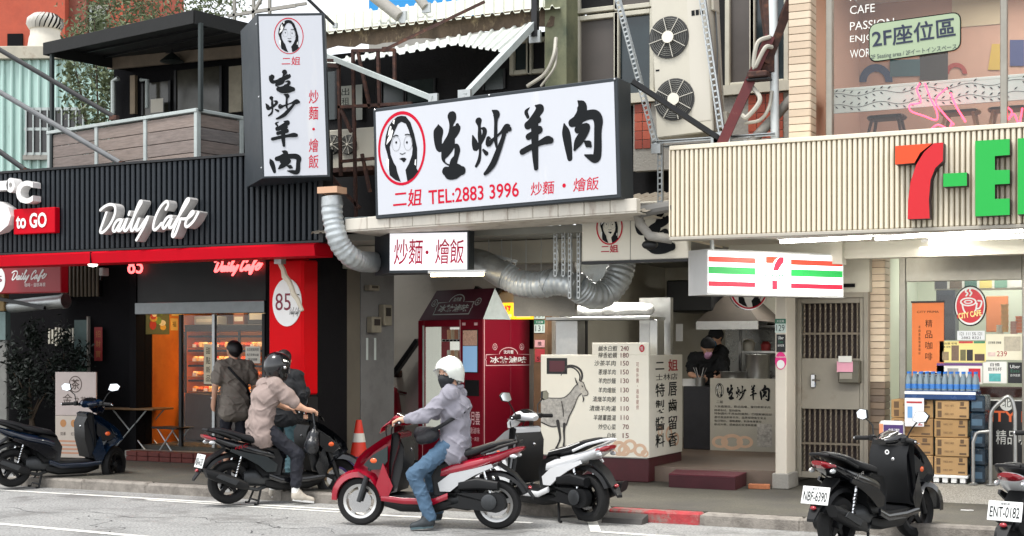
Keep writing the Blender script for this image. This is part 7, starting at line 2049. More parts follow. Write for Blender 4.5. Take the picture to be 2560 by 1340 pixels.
def infl(P, hw, he, s=.82, shift=(0, 0)):
    cx = sum(p[0] for p in P) / len(P); cz = sum(p[1] for p in P) / len(P)
    In = [(cx + (p[0] - cx) * s + shift[0], cz + (p[1] - cz) * s + shift[1]) for p in P]
    Md = [(cx + (p[0] - cx) * (.5 + s / 2), cz + (p[1] - cz) * (.5 + s / 2)) for p in P]
    hm = he + (hw - he) * .7
    return MB().loft([[(a, -hw, b) for a, b in In], [(a, -hm, b) for a, b in Md], [(a, -he, b) for a, b in P], [(a, he, b) for a, b in P], [(a, hm, b) for a, b in Md], [(a, hw, b) for a, b in In]])
def sec(st, n=18):
    """loft of superellipse sections: (x, z, half width, half height, tilt deg[, power])"""
    rings = []
    for q in st:
        x, z, hw, hh, tl = q[:5]; pw = q[5] if len(q) > 5 else 2.6
        r_ = []
        for k in range(n):
            a = 2 * math.pi * k / n; c, s_ = math.cos(a), math.sin(a)
            yy = hw * math.copysign(abs(c) ** (2 / pw), c); ww = hh * math.copysign(abs(s_) ** (2 / pw), s_)
            r_.append((x - ww * math.sin(R(tl)), yy, z + ww * math.cos(R(tl))))
        rings.append(r_)
    return MB().loft(rings)
def wheel(par, x, r_, w, rimm, spokes=5, steer=0.0, name='front_wheel', y=0.0, dz=0.0):
    o = bpy.data.objects.new(name, None); COL.objects.link(o); o.parent = par; o.empty_display_size = .1
    o.location = (x, y, r_ + dz); o.rotation_euler = (0, 0, steer)
    RX = Matrix.Rotation(R(90), 4, 'X')
    pr = [(r_ * .70, -w * .42), (r_ * .80, -w * .5), (r_ * .92, -w * .46), (r_ * .985, -w * .25), (r_, 0), (r_ * .985, w * .25), (r_ * .92, w * .46), (r_ * .80, w * .5), (r_ * .70, w * .42)]
    n = 36; rings = [[(q[0] * math.cos(2 * math.pi * k / n), q[0] * math.sin(2 * math.pi * k / n), q[1]) for k in range(n)] for q in pr + pr[:1]]
    MB().loft(rings, False).xf(RX).obj('tyre', M_TYRE, o)
    pr = [(r_ * .71, -w * .44), (r_ * .60, -w * .36), (r_ * .60, w * .36), (r_ * .71, w * .44), (r_ * .66, w * .36), (r_ * .66, -w * .36)]
    rings = [[(q[0] * math.cos(2 * math.pi * k / n), q[0] * math.sin(2 * math.pi * k / n), q[1]) for k in range(n)] for q in pr + pr[:1]]
    MB().loft(rings, False).xf(RX).obj('rim', rimm, o, sharp=25)
    for k in range(spokes):
        a = 2 * math.pi * k / spokes + .3
        MB().loft([[(math.cos(a) * q - math.sin(a) * s_ * ww, yy, math.sin(a) * q + math.cos(a) * s_ * ww) for s_, yy in ((-1, -.014), (1, -.014), (1, .014), (-1, .014))] for q, ww in ((r_ * .12, .034), (r_ * .4, .020), (r_ * .63, .026))]).obj('spoke', rimm, o)
    MB().lathe([(.0, -w * .3), (.036, -w * .3), (.04, 0), (.036, w * .3), (0, w * .3)], 14).xf(RX).obj('hub', M_ENG, o)
    MB().lathe([(r_ * .30, -.004), (r_ * .48, -.004), (r_ * .48, .004), (r_ * .30, .004)], 24).xf(Matrix.Translation((0, w * .36, 0)) @ RX).obj('brake_disc', M_CHROME, o)
    return o
def scooter(label, loc, heading, body, accent=None, trim=None, plate='', steer=0.0, rim=None, seatline=None, big=False, stand=True, mirror=True, lean=0.0, emblem_=None, tailw=None, decal=None, wb=1.28, lift=0.0, bar=0.0):
    t = thing('scooter', label, 'scooter', loc, heading)
    t.rotation_euler = (lean, 0, heading)
    rim = rim or M_RIMD; accent = accent or M_PLAS; trim = trim or M_PLAS
    hb = wb / 2; r_ = .235; k = hb / .64
    wheel(t, hb, r_, .105, rim, steer=steer, name='front_wheel')
    wheel(t, -hb, r_, .125, rim, name='rear_wheel', dz=lift)
    S = Matrix.Translation((.40, 0, 0)) @ Matrix.Rotation(steer, 4, 'Z') @ Matrix.Translation((-.40, 0, 0))
    for s in (-1, 1): MB().tube([(hb, s * .075, r_), (hb - .07, s * .075, .44), (hb - .14, s * .06, .62)], [.024, .027, .027], 10).xf(S).obj('fork_leg', M_PLAS if rim is M_RIMD else M_ENG, t)
    # front mudguard
    rings = []
    for i in range(11):
        a = R(2 + 128 * i / 10); rr_ = r_ + .035 + .02 * math.sin(math.pi * i / 10); w = .078 * (1 - .35 * abs(i / 10 - .45) ** 1.5 * 2)
        rings.append([(hb + (rr_ - d) * math.cos(a) * 1.04, yy * w, r_ + (rr_ - d) * math.sin(a)) for yy, d in ((-1, .05), (-.8, .0), (0, -.022), (.8, .0), (1, .05), (.9, .055), (0, -.012), (-.9, .055))])
    MB().loft(rings).xf(S).obj('front_mudguard', body, t)
    # front cowl
    cow = [(.70, .57), (.66, .66), (.55, .76), (.40, .86), (.27, .92), (.22, .90), (.25, .76), (.30, .60), (.33, .44), (.36, .31), (.43, .29), (.47, .38), (.53, .47), (.62, .52)]
    infl(cow, .09, .175, 0.72).obj('front_cowl', body, t)
    for s in (-1, 1):
        MB().prism([(.36, .78), (.50, .70), (.60, .60), (.52, .55), (.42, .56), (.36, .64)], s * .155 - .008, s * .155 + .008).obj('cowl_panel', trim, t)
        MB().ell((.50, s * .150, .64), .045, .022, .032, 12, 7).obj('indicator', M_AMB, t)
        MB().prism([(.40, .62), (.30, .40), (.34, .31), (.42, .30), (.47, .40)], s * .178 - .006, s * .178 + .006).obj('lower_fin', accent if big else body, t)
    infl([(.69, .585), (.655, .665), (.58, .735), (.50, .775), (.55, .70), (.60, .62)], .06, .12, .7).xf(Matrix.Translation((.012, 0, .006))).obj('headlamp', M_CLEAR, t)
    infl([(.26, .92), (.19, .78), (.20, .58), (.26, .35), (.34, .33), (.34, .60), (.31, .90)], .15, .185, .85).obj('leg_shield', M_PLAS, t)
    MB().ell((.19, -.05, .74), .012, .018, .018, 10, 6).obj('key_switch', M_CHROME, t)
    # floor and belly
    sec([(.40, .30, .10, .03, 0, 5), (.28, .29, .165, .035, 0, 5), (.0, .285, .17, .035, 0, 5), (-.16, .29, .15, .035, 0, 5)]).obj('floorboard', M_PLAS, t)
    sec([(.42, .235, .08, .045, 0, 4), (.25, .205, .125, .06, 0, 4), (-.1, .205, .135, .06, 0, 4), (-.26, .24, .11, .05, 0, 4)]).obj('belly_pan', M_PLAS, t)
    for s in (-1, 1): sec([(.42, .285, .012, .028, 0, 4), (.2, .262, .014, .03, 0, 4), (-.1, .262, .014, .03, 0, 4), (-.24, .32, .012, .03, 0, 4)], 10).xf(Matrix.Translation((0, s * .172, 0))).obj('sill_trim', body, t)
    # seat base and tail
    infl([(-.10, .31), (-.07, .50), (-.13, .61), (-.30, .655), (-.42, .62), (-.40, .42), (-.30, .30)], .125, .145, .85).obj('seat_base', M_PLAS, t)
    sec([(-.16, .535, .13, .085, 8), (-.32, .575, .155, .082, 12), (-.52, .625, .158, .072, 15), (-.72, .69, .135, .058, 18), (-.86, .745, .095, .042, 20), (-.93, .775, .04, .018, 20)], 20).obj('tail_body', body, t)
    for s in (-1, 1):
        MB().prism([(-.14, .44), (-.26, .53), (-.50, .585), (-.66, .63), (-.68, .60), (-.50, .52), (-.36, .44), (-.26, .36), (-.16, .36)], s * .156 - .010, s * .156 + .010).obj('side_panel', accent, t)
    top = [(-.11, .625, .075, .03, 30), (-.18, .668, .118, .045, 12), (-.33, .70, .135, .05, 8), (-.48, .735, .135, .05, 14), (-.62, .785, .125, .045, 14), (-.76, .82, .10, .035, 12), (-.85, .835, .06, .02, 8)]
    sec(top, 20).obj('seat', M_SEAT, t)
    if seatline:
        q = [(x - hh * math.sin(R(tl)) * .2, z + hh * .35, hw) for x, z, hw, hh, tl in top[1:5]]
        for s in (-1, 1): MB().tube([(a, s * (w + .002), b) for a, b, w in q], .0055, 6).obj('seat_piping', seatline, t)
        MB().tube([(-.44, y_ * .134, .722 + .052 * math.sqrt(max(0, 1 - y_ * y_ * .9))) for y_ in [i / 6 - 1 for i in range(13)]], .0055, 6).obj('seat_piping', seatline, t)
    for s in (-1, 1): MB().tube([(-.56, s * .15, .72), (-.74, s * .145, .79), (-.90, s * .09, .835)], .014, 8).obj('grab_rail', accent if big else M_PLAS, t)
    MB().tube([(-.90, -.09, .835), (-.925, 0, .842), (-.90, .09, .835)], .014, 8).obj('grab_rail', accent if big else M_PLAS, t)
    sec([(-.82, .735, .11, .035, 20), (-.90, .755, .085, .032, 20), (-.945, .77, .05, .02, 20)], 14).obj('tail_lamp', tailw or M_TAIL, t)
    for s in (-1, 1): MB().ell((-.86, s * .10, .70), .04, .02, .022, 10, 6).obj('indicator', M_CLEAR, t)
    # rear mudguard with plate
    rings = []
    for i in range(9):
        a = R(60 + 96 * i / 8); rr_ = r_ + .055; w = .075
        rings.append([(-hb + (rr_ - d) * math.cos(a) * 1.12, yy * w, r_ + (rr_ - d) * math.sin(a) * 1.06 + lift) for yy, d in ((-1, .03), (-.8, 0), (0, -.015), (.8, 0), (1, .03), (0, .0))])
    MB().loft(rings).obj('rear_mudguard', M_PLAS, t)
    MB().loft([[(x, yy * w, z + dz) for yy, dz in ((-1, .012), (1, .012), (1, -.012), (-1, -.012))] for x, z, w in ((-.70, .62, .07), (-.86, .52, .06), (-.98, .38, .05), (-1.04, .30, .035))]).obj('plate_bracket', M_PLAS, t)
    if plate is not None:
      pl = bpy.data.objects.new('licence_plate', B(-.13, .13, -.004, .004, -.075, .075, b=.003).mesh('licence_plate', M_PLATE)); COL.objects.link(pl); pl.parent = t
      pl.location = (-.965, 0, .50); pl.rotation_euler = (R(-16), 0, R(-90))
      if plate:
          text(pl, plate, -.112, .112, -.05, .032, M_INK, y=-.006, bold=.008)
          text(pl, '電動車' if plate.startswith('E') else '臺北市', -.035, .035, .046, .064, M_INK, y=-.006)
          for s in (-1, 1): MB().ell((s * .08, -.004, .055), .009, .005, .009, 8, 5).obj('plate_screw', M_CHROME, pl)
    MB().ell((-1.0, 0, .40), .02, .03, .018, 10, 6).obj('reflector', M_TAIL, t)
    # engine, transmission, exhaust, shock
    sec([(-.16, .27, .10, .08, 0, 3), (-.34, .30, .12, .10, 0, 3), (-.50, .29, .10, .08, 0, 3)], 14).obj('engine', M_ENG, t)
    MB().prism([(-.22, .22)] + [(-.26 + .085 * math.cos(a), .285 + .085 * math.sin(a)) for a in [math.pi * (.25 + i / 8) for i in range(8)]][::-1] + [(-hb - .02 + .095 * math.cos(a), .265 + .095 * math.sin(a)) for a in [math.pi * (.6 + i / 8) for i in range(8)]] , .085, .165).obj('transmission_cover', M_PLAS, t)
    MB().lathe([(.0, 0), (.07, 0), (.075, .02), (.05, .03), (0, .03)], 18).xf(Matrix.Translation((-hb + .04, .165, .27)) @ Matrix.Rotation(R(-90), 4, 'X')).obj('clutch_cover', M_ENG, t)
    sec([(-.34, .42, .05, .05, 0, 3), (-.52, .44, .055, .06, 0, 3), (-.72, .42, .05, .045, 0, 3)], 12).xf(Matrix.Translation((0, .12, 0))).obj('air_box', M_PLAS, t)
    MB().tube([(-.22, -.06, .20), (-.36, -.12, .17), (-.50, -.15, .20)], .02, 10).obj('exhaust_pipe', M_ENG, t)
    sec([(-.48, .22, .045, .045, 12), (-.58, .25, .062, .07, 14), (-.86, .35, .062, .072, 16), (-.96, .385, .05, .055, 18)], 16).xf(Matrix.Translation((0, -.155, 0))).obj('muffler', M_PLAS, t)
    MB().prism([(-.60, .29), (-.82, .37), (-.86, .335), (-.64, .24)], -.228, -.216).obj('heat_shield', M_ENG, t)
    for s in (-1, 1):
        MB().tube([(-hb + .02, s * .135, .30), (-hb + .10, s * .125, .56)], .013, 8).obj('shock', M_CHROME, t)
        MB().tube([(-hb + .03 + .05 * i / 40 + .017 * math.cos(i * .9) * .4, s * .135 + .017 * math.sin(i * .9), .34 + .17 * i / 40) for i in range(41)], .006, 5).obj('shock_spring', M_RIMS if rim is M_RIMS else M_PLAS, t)
    # handlebar
    hd = []
    hd.append(MB().tube([(.33, .0, .97), (.32, .12, 1.0), (.25, .22, 1.02), (.20, .34, 1.015)], .016, 10).obj('handlebar', M_PLAS, t))
    hd.append(MB().tube([(.33, .0, .97), (.32, -.12, 1.0), (.25, -.22, 1.02), (.20, -.34, 1.015)], .016, 10).obj('handlebar', M_PLAS, t))
    hd.append(sec([(.16, 1.0, .05, .03, 30), (.24, 1.015, .13, .05, 30), (.33, 1.03, .17, .06, 35), (.42, .97, .12, .055, 50), (.45, .91, .07, .04, 60)], 18).obj('handlebar_cowl', body, t))
    hd.append(sec([(.17, 1.02, .04, .012, 30), (.24, 1.055, .10, .015, 30), (.30, 1.085, .08, .01, 30)], 14).obj('dash', M_GLOSS, t))
    for s in (-1, 1):
        hd.append(MB().tube([(.245, s * .225, 1.02), (.20, s * .345, 1.015)], .021, 12).obj('grip', M_TYRE, t))
        hd.append(MB().ell((.197, s * .352, 1.015), .012, .012, .012, 8, 5).obj('bar_end', M_CHROME, t))
        hd.append(MB().tube([(.30, s * .19, 1.015), (.285, s * .25, 1.01), (.25, s * .345, 1.0)], .008, 6).obj('brake_lever', M_CHROME, t))
        hd.append(B(.22, .28, s * .185 - .025, s * .185 + .025, .995, 1.05, b=.01).obj('switch_pod', M_PLAS, t))
        if mirror:
            hd.append(MB().tube([(.27, s * .19, 1.04), (.30, s * .23, 1.13), (.29, s * .30, 1.19)], .007, 6).obj('mirror_stem', M_PLAS, t))
            hh = bpy.data.objects.new('mirror', None); COL.objects.link(hh); hh.parent = t; hh.empty_display_size = .05
            hh.location = (.285, s * .335, 1.225); hh.rotation_euler = (0, R(8), -s * R(8)); hd.append(hh)
            q = [(-.075, -.03), (-.02, -.05), (.06, -.035), (.085, .015), (.04, .05), (-.05, .045)]
            MB().loft([[(.028, y_ * .55 * s, z_ * .55) for y_, z_ in q], [(.012, y_ * s, z_) for y_, z_ in q], [(-.006, y_ * s, z_) for y_, z_ in q]]).obj('shell', M_PLAS, hh)
            MB().add([(-.008, y_ * .92 * s, z_ * .92) for y_, z_ in q], [tuple(range(6))]).obj('glass', M_MIRR, hh)
    if steer:
        for o in hd: o.matrix_basis = Matrix.Translation((0, 0, bar)) @ S @ (o.matrix_basis if o.type == 'MESH' else Matrix.Translation(o.location) @ o.rotation_euler.to_matrix().to_4x4())
    for s in (-1, 1): MB().tube([Vector(c) for c in catmull([(.26, s * .17, 1.0 + bar), (.36, s * .13, 1.02 + bar), (.40, s * .08, .90), (.36, s * .05, .78)], 5)], .006, 6).obj('brake_cable', M_PLAS, t)
    if stand:
        for s in (-1, 1): MB().tube([(-.30, s * .09, .20), (-.36, s * .14, .012), (-.40, s * .15, .012)], .013, 8).obj('stand_leg', M_PLAS, t)
        MB().tube([(-.35, -.13, .05), (-.35, .13, .05)], .010, 6).obj('stand_bar', M_PLAS, t)
    if decal:
        s_, m = decal
        for sy in (-1, 1):
            e = text_mb(s_, -.08, .08, 0, .035, -.001, shear=.2).obj('decal', m, t)
            e.location = (-.55, sy * .163, .63); e.rotation_euler = (0, R(15) * sy, R(180) if sy > 0 else 0)
    if emblem_: MB().ring(ring_pts(16, .022, .022), ring_pts(16, .011, .011), 0).xf(Matrix.Rotation(R(90), 4, 'Z')).obj('emblem', M_WHITE, t, (.178, .0, .80))
    return t
def cam_heading(deg):
    """heading measured from image-right, positive = away from the camera"""
    return CAM_TH + R(deg)
def at_rear(px, py, hd, wb=1.28):
    p = gp(px, py); return Vector((p.x + math.cos(hd) * wb / 2, p.y + math.sin(hd) * wb / 2, 0))
BODY_R = mat('scooter_red', (150, 8, 36), .22, coat=.8, var=.05)
BODY_W = mat('scooter_white', (222, 224, 226), .22, coat=.6)
BODY_B = mat('scooter_blue', (8, 25, 44), .2, coat=.8)
SILV = mat('scooter_silver', (196, 198, 200), .25, .35, coat=.5)
f_, r2 = gp(903, 1312), gp(1243, 1322)
RED_H = math.atan2(f_.y - r2.y, f_.x - r2.x); RED_P = (f_ + r2) / 2; RED_P.z = 0
scooter('glossy red scooter with silver wheels ridden by the person in the white helmet', RED_P, RED_H, BODY_R, SILV, mat('cowl_green_black', (32, 44, 44), .35), None, rim=M_RIMS, stand=False, mirror=False, wb=(f_ - r2).length, steer=R(2))
BLK_H = cam_heading(31); BLK_P = at_rear(572, 1264, BLK_H)
scooter('black scooter carrying the helmeted rider in front of the cafe', BLK_P, BLK_H, M_GLOSS, mat('dark_fin', (40, 46, 48), .3, coat=.5), M_PLAS, 'NSA-6135', steer=R(-22), decal=('FRC', M_TAIL), lift=.02)
BLU_H = cam_heading(37); 
scooter('dark blue scooter parked at the far left on its stand', at_rear(30, 1222, BLU_H), BLU_H, BODY_B, M_GLOSS, M_PLAS, 'NJX-6099', steer=R(38), rim=M_RIMD, lift=.02)
WHT_H = cam_heading(180 - 47)
scooter('white and grey scooter with black seat parked behind the red one', at_rear(1474, 1310, WHT_H), WHT_H, BODY_W, BODY_W, mat('grey_panel', (112, 114, 116), .4), None, seatline=mat('piping_white', (226, 226, 222), .4), big=True, steer=R(10), lift=.02)
BKR_H = cam_heading(45)
scooter('black scooter seen from behind on the right in front of the cartons', at_rear(2092, 1380, BKR_H), BKR_H, M_GLOSS, M_GLOSS, M_PLAS, 'NBF-6390', steer=R(-12), emblem_=True, bar=-.11, decal=('VJR', M_CHROME))
WER_H = cam_heading(50)
scooter('white electric scooter cut off by the right edge', at_rear(2552, 1432, WER_H), WER_H, BODY_W, M_PLAS, M_PLAS, 'ENT-0182', steer=R(-6), mirror=False)
KID_H = cam_heading(150); p = gp(1010, 1150, .12)
KD = thing('toy_ride', 'dim toy ride with pink and green glowing trim beside the vending machine', 'toy ride', (p.x - .25, p.y + .1, .12), R(-60))
blob([((-.3, 0, .45), (.25, 0, .5), .2, .16), ((.1, 0, .5), (.2, 0, .95), .16, .1), ((-.35, 0, .5), (-.4, 0, .8), .12, .1)], .025, .08).obj('body', mat('toy_red', (130, 24, 40), .3, coat=.4), KD)
B(-.4, .4, -.22, .22, 0, .28, b=.03).obj('base', M_DARK, KD)
MB().tube([(.2, -.2, .95), (.26, 0, 1.0), (.2, .2, .95)], .02, 8).obj('handle', M_CHROME, KD)
MB().lathe([(.0, 0), (.1, .0), (.12, .03), (.0, .05)], 18).xf(Matrix.Translation((.3, -.12, .66)) @ Matrix.Rotation(R(90), 4, 'Y')).obj('lamp', mat('toy_pink', (250, 90, 170), .4, emit=1.0), KD)
MB().tube([(-.1, -.2, .62), (.1, -.21, .60), (.28, -.12, .58)], .035, 8).obj('trim', mat('toy_green', (180, 250, 190), .4, emit=.5), KD)
MB().tube([(-.2, -.1, .9), (-.12, -.12, 1.15), (-.05, -.12, 1.3), (0, -.1, 1.45)], .03, 8).obj('horn', mat('toy_yellow', (220, 180, 60), .4, emit=.3), KD)
# ================================================================ people (local axes: x forward, y left, z up)
M_SKIN = mat('skin', (206, 160, 134), .5, var=.06, vs=12)
M_HAIR = mat('hair_black', (22, 20, 22), .5, var=.3, vs=60, stretch=(1, 1, .2))
M_TEE = mat('tee_taupe', (146, 130, 124), .85, var=.08, vs=5, bump=.5, bs=7)
M_TEEG = mat('tee_grey_brown', (122, 115, 107), .85, var=.1, vs=5, bump=.5, bs=7)
M_HOOD = mat('jacket_grey', (140, 138, 148), .8, var=.06, vs=5, bump=.6, bs=8)
M_JEAN = mat('denim_light', (70, 96, 120), .85, var=.22, vs=7, bump=.5, bs=9)
M_JEAND = mat('denim_teal', (58, 86, 94), .85, var=.2, vs=7, bump=.4, bs=9)
M_NAVYT = mat('trousers_dark', (24, 26, 36), .85, var=.2, vs=7, bump=.5, bs=8)
M_BLKT = mat('tee_black', (22, 24, 28), .85, var=.15, vs=7, bump=.4, bs=8)
M_SHOE = mat('shoe_dark', (40, 46, 50), .6, var=.2, vs=14)
M_SHOEL = mat('shoe_pale', (188, 180, 168), .6, var=.15, vs=14)
M_SOCK = mat('sock_white', (232, 232, 230), .8)
M_MASK = mat('mask_black', (30, 32, 36), .7, bump=.3, bs=30)
def wrinkle(mb, amp=.009, sc=11.0, seed=0.0):
    """cloth folds: ridged noise pushed along the vertex normals"""
    from mathutils import noise
    me = mb.mesh('tmp', None)
    nn = np.zeros(len(me.vertices) * 3); me.vertices.foreach_get('normal', nn); nn = nn.reshape(-1, 3)
    bpy.data.meshes.remove(me)
    out = []
    for p, n in zip(mb.v, nn):
        q = Vector((p[0] * sc + seed + p[2] * sc * .5, p[1] * sc, p[2] * sc * 1.3 - p[0] * sc * .6))
        w = noise.noise(q + Vector((noise.noise(q * .6), 0, noise.noise(q * .5 + Vector((3, 1, 2))))) * .8)
        w2 = noise.noise(Vector((p[1] * sc * 1.2 - p[2] * sc * .9, p[0] * sc * .8 + 4, p[2] * sc * .5 + seed)))
        d = amp * (1.6 * max(0, 1 - abs(w) * 4.5) + 1.1 * max(0, 1 - abs(w2) * 5.5) - .5) + noise.noise(q * .5) * amp * .8
        out.append((p[0] + n[0] * d, p[1] + n[1] * d, p[2] + n[2] * d))
    mb.v = out
    return mb
def hand(w, d, up, curl=1.0, r_=.0088, side=1):
    """palm and five fingers from wrist w along d; fingers curl towards -up"""
    w, d, up = Vector(w), Vector(d).normalized(), Vector(up).normalized()
    s = d.cross(up).normalized() * side
    pr = [(w, w + d * .05, .026, .03), (w + d * .03 + s * .012, w + d * .085 + s * .02, .02, .018), (w + d * .03 - s * .012, w + d * .08 - s * .022, .02, .018)]
    for i, L_ in enumerate((.068, .078, .072, .056)):
        b = w + d * .085 + s * (.030 - .02 * i)
        k = b + d * L_ * .5 - up * L_ * .22 * curl; e = k + d * L_ * (.28 - .2 * curl) - up * L_ * .5 * curl
        pr += [(b, k, r_, r_ * .92), (k, e, r_ * .92, r_ * .8)]
    b = w + d * .03 + s * .032; k = b + d * .035 + s * .022 - up * .012; e = k + d * .026 - up * .022 * curl
    pr += [(b, k, .0115, .010), (k, e, .010, .0085)]
    return [tuple((tuple(q[0]), tuple(q[1]), q[2], q[3])) for q in pr]
def head(c, yaw, pitch=0.0, s=1.0):
    """skull, jaw, nose, ears round c, looking along yaw"""
    f = Vector((math.cos(yaw) * math.cos(pitch), math.sin(yaw) * math.cos(pitch), math.sin(pitch))); l = Vector((-math.sin(yaw), math.cos(yaw), 0)); u = f.cross(l)
    P = lambda a, b, d: tuple(Vector(c) + (f * a + l * b + u * d) * s)
    return [(P(-.015, 0, .035), P(.0, 0, .035), .092 * s, .09 * s), (P(.03, 0, -.02), P(.035, 0, -.07), .066 * s, .045 * s), (P(.088, 0, .0), P(.102, 0, -.022), .010 * s, .015 * s),
            (P(-.0, .08, -.005), P(-.01, .083, .015), .014 * s, .018 * s), (P(-.0, -.08, -.005), P(-.01, -.083, .015), .014 * s, .018 * s), (P(.08, .0, -.052), P(.083, 0, -.056), .018 * s, .016 * s)], P
def eyes(par, P):
    for s in (-1, 1):
        MB().ell(P(.079, s * .031, .012), .011, .012, .008, 10, 6).obj('eye', M_WHITE, par)
        MB().ell(P(.088, s * .031, .012), .005, .006, .006, 8, 5).obj('iris', M_HAIR, par)
        MB().tube([P(.086, s * .015, .032), P(.087, s * .032, .038), P(.078, s * .05, .032)], .004, 5).obj('eyebrow', M_HAIR, par)
def shoe(par, a, b, m, sole=None):
    """shoe from heel a to toe b"""
    a, b = Vector(a), Vector(b); d = (b - a)
    blob([(tuple(a + Vector((0, 0, .045))), tuple(a + d * .4 + Vector((0, 0, .05))), .045, .046), (tuple(a + d * .4 + Vector((0, 0, .042))), tuple(b + Vector((0, 0, .032))), .046, .034), (tuple(a + Vector((0, 0, .08))), tuple(a + d * .2 + Vector((0, 0, .09))), .042, .045)], .009, .02).obj('shoe', m, par)
    s = d.cross(Vector((0, 0, 1))).normalized()
    q = [a - d * .16 - s * .028, a - d * .16 + s * .028, a + d * .6 + s * .046, b + d * .1 + s * .03, b + d * .16, b + d * .1 - s * .03, a + d * .6 - s * .046]
    MB().loft([[p + Vector((0, 0, z)) for p in q] for z in (.0, .022)]).obj('sole', sole or M_WHITE, par)
def person(label, loc, rz, P, cloth, vox=.011):
    """P: joints; cloth: materials"""
    t = thing('person', label, 'person', loc, rz)
    hp, ch, nk = Vector(P['hip']), Vector(P['chest']), Vector(P['neck'])
    hd, PF = head(P['head'], P['yaw'], P.get('pitch', 0))
    ax = Vector(P.get('side', (0, 1, 0))).normalized()       # towards the person's left
    body = hd + [(tuple(nk), tuple(Vector(P['head']) + Vector((-.01, 0, -.03))), .055, .052)]
    tor = []; sl = []; leg = []
    for k, w in (('hip', .10), ('chest', .095)): pass
    wd = P.get('width', .19)
    tor += [(tuple(hp - ax * .075), tuple(hp + ax * .075), .115, .115), (tuple(hp.lerp(ch, .5) - ax * .07), tuple(hp.lerp(ch, .5) + ax * .07), .105, .105), (tuple(ch - ax * .095), tuple(ch + ax * .095), .112, .112),
            (tuple(ch), tuple(hp), .115, .12), (tuple(nk - ax * .05 - Vector((0, 0, .03))), tuple(nk + ax * .05 - Vector((0, 0, .03))), .06, .06)]
    for s, k in ((1, 'l'), (-1, 'r')):
        sh = Vector(P['sh' + k]); el, wr = Vector(P['el' + k]), Vector(P['wr' + k])
        tor.append((tuple(nk - Vector((0, 0, .05)) + ax * s * .05), tuple(sh), .07, .068))
        body += [(tuple(sh), tuple(el), .05, .042), (tuple(el), tuple(wr), .042, .028)]
        hdv = (wr - el).normalized() if P.get('hd' + k) is None else Vector(P['hd' + k])
        body += hand(wr, hdv, P.get('up' + k, (0, 0, 1)), P.get('curl', 1.0), side=s)
        if cloth.get('sleeve') == 'long':
            sl += [(tuple(sh), tuple(el), .072, .062), (tuple(el), tuple(el.lerp(wr, .93)), .062, .044)]
        else:
            sl += [(tuple(sh), tuple(sh.lerp(el, .5)), .074, .082), (tuple(sh.lerp(el, .5)), tuple(sh.lerp(el, .8)), .082, .07)]
        kn, an = Vector(P['kn' + k]), Vector(P['an' + k]); hj = hp + ax * s * .09
        body += [(tuple(hj), tuple(kn), .08, .055), (tuple(kn), tuple(an), .054, .036)]
        cuff = cloth.get('cuff', .95)
        leg += [(tuple(hj), tuple(kn), .092, .07)]
        leg += [(tuple(kn), tuple(kn.lerp(an, cuff)), .074, .058)] if cuff > 0 else []
        ft = Vector(P['ft' + k]); an2 = an
        heel = Vector((an.x, an.y, max(P.get('ground', 0), an.z - .09)))
        toe = ft
        if P.get('shoes', True): shoe(t, heel, toe, cloth['shoe'], cloth.get('sole'))
        if cloth.get('sock'): MB().tube([kn.lerp(an, .68), kn.lerp(an, .9), an + Vector((0, 0, -.02))], [.046, .044, .042], 14).obj('sock', cloth['sock'], t)
    body += [(tuple(hp), tuple(ch), .10, .10), (tuple(ch), tuple(nk), .075, .045)]
    blob(body, vox, .018).obj('body', cloth.get('skin', M_SKIN), t)
    hem = Vector((0, 0, -1)) * cloth.get('hem', .06)
    tor += [(tuple(hp - ax * .08 + hem), tuple(hp + ax * .08 + hem), .118, .118)]
    wrinkle(blob([(a, b, r0 + .014, r1 + .014) for a, b, r0, r1 in tor] + sl, .0095, .032), cloth.get('fold', .0065), 6.5, hp.x * 7).obj('top', cloth['top'], t)
    wrinkle(blob(leg + [(tuple(hp - ax * .06 - Vector((0, 0, .03))), tuple(hp + ax * .06 - Vector((0, 0, .03))), .100, .100)], .0115, .025), .005, 10, 5).obj('trousers', cloth['legs'], t)
    return t, PF
def ellipsoid_arc(PF, pts, r_): return [PF(*p) for p in pts]
def helmet_open(t, PF, m):
    c = PF(-.015, 0, .045)
    f = [PF(.17, 0, -.05), PF(.12, 0, -.17)]
    blob([(PF(-.02, 0, .045), PF(.0, 0, .045), .134, .13), (PF(-.045, 0, -.01), PF(-.045, 0, -.05), .118, .112)], .009, .03,
         cut=[(PF(.12, 0, -.02), PF(.16, 0, -.09), .092, .11), (PF(-.02, 0, -.02), PF(.1, 0, -.12), .098, .1), (PF(-.02, 0, -.14), PF(-.02, 0, -.4), .13, .2)]).obj('helmet', m, t)
    MB().tube([PF(.112, y_, .075 - y_ * y_ * 4) for y_ in [-.085 + .17 * i / 8 for i in range(9)]], .008, 6).obj('helmet_trim', mat('helmet_trim', (150, 152, 150), .4), t)
def strap(t, pts, r_, m, name='strap'): MB().tube([Vector(c) for c in catmull(pts, 5)], r_, 8).obj(name, m, t)
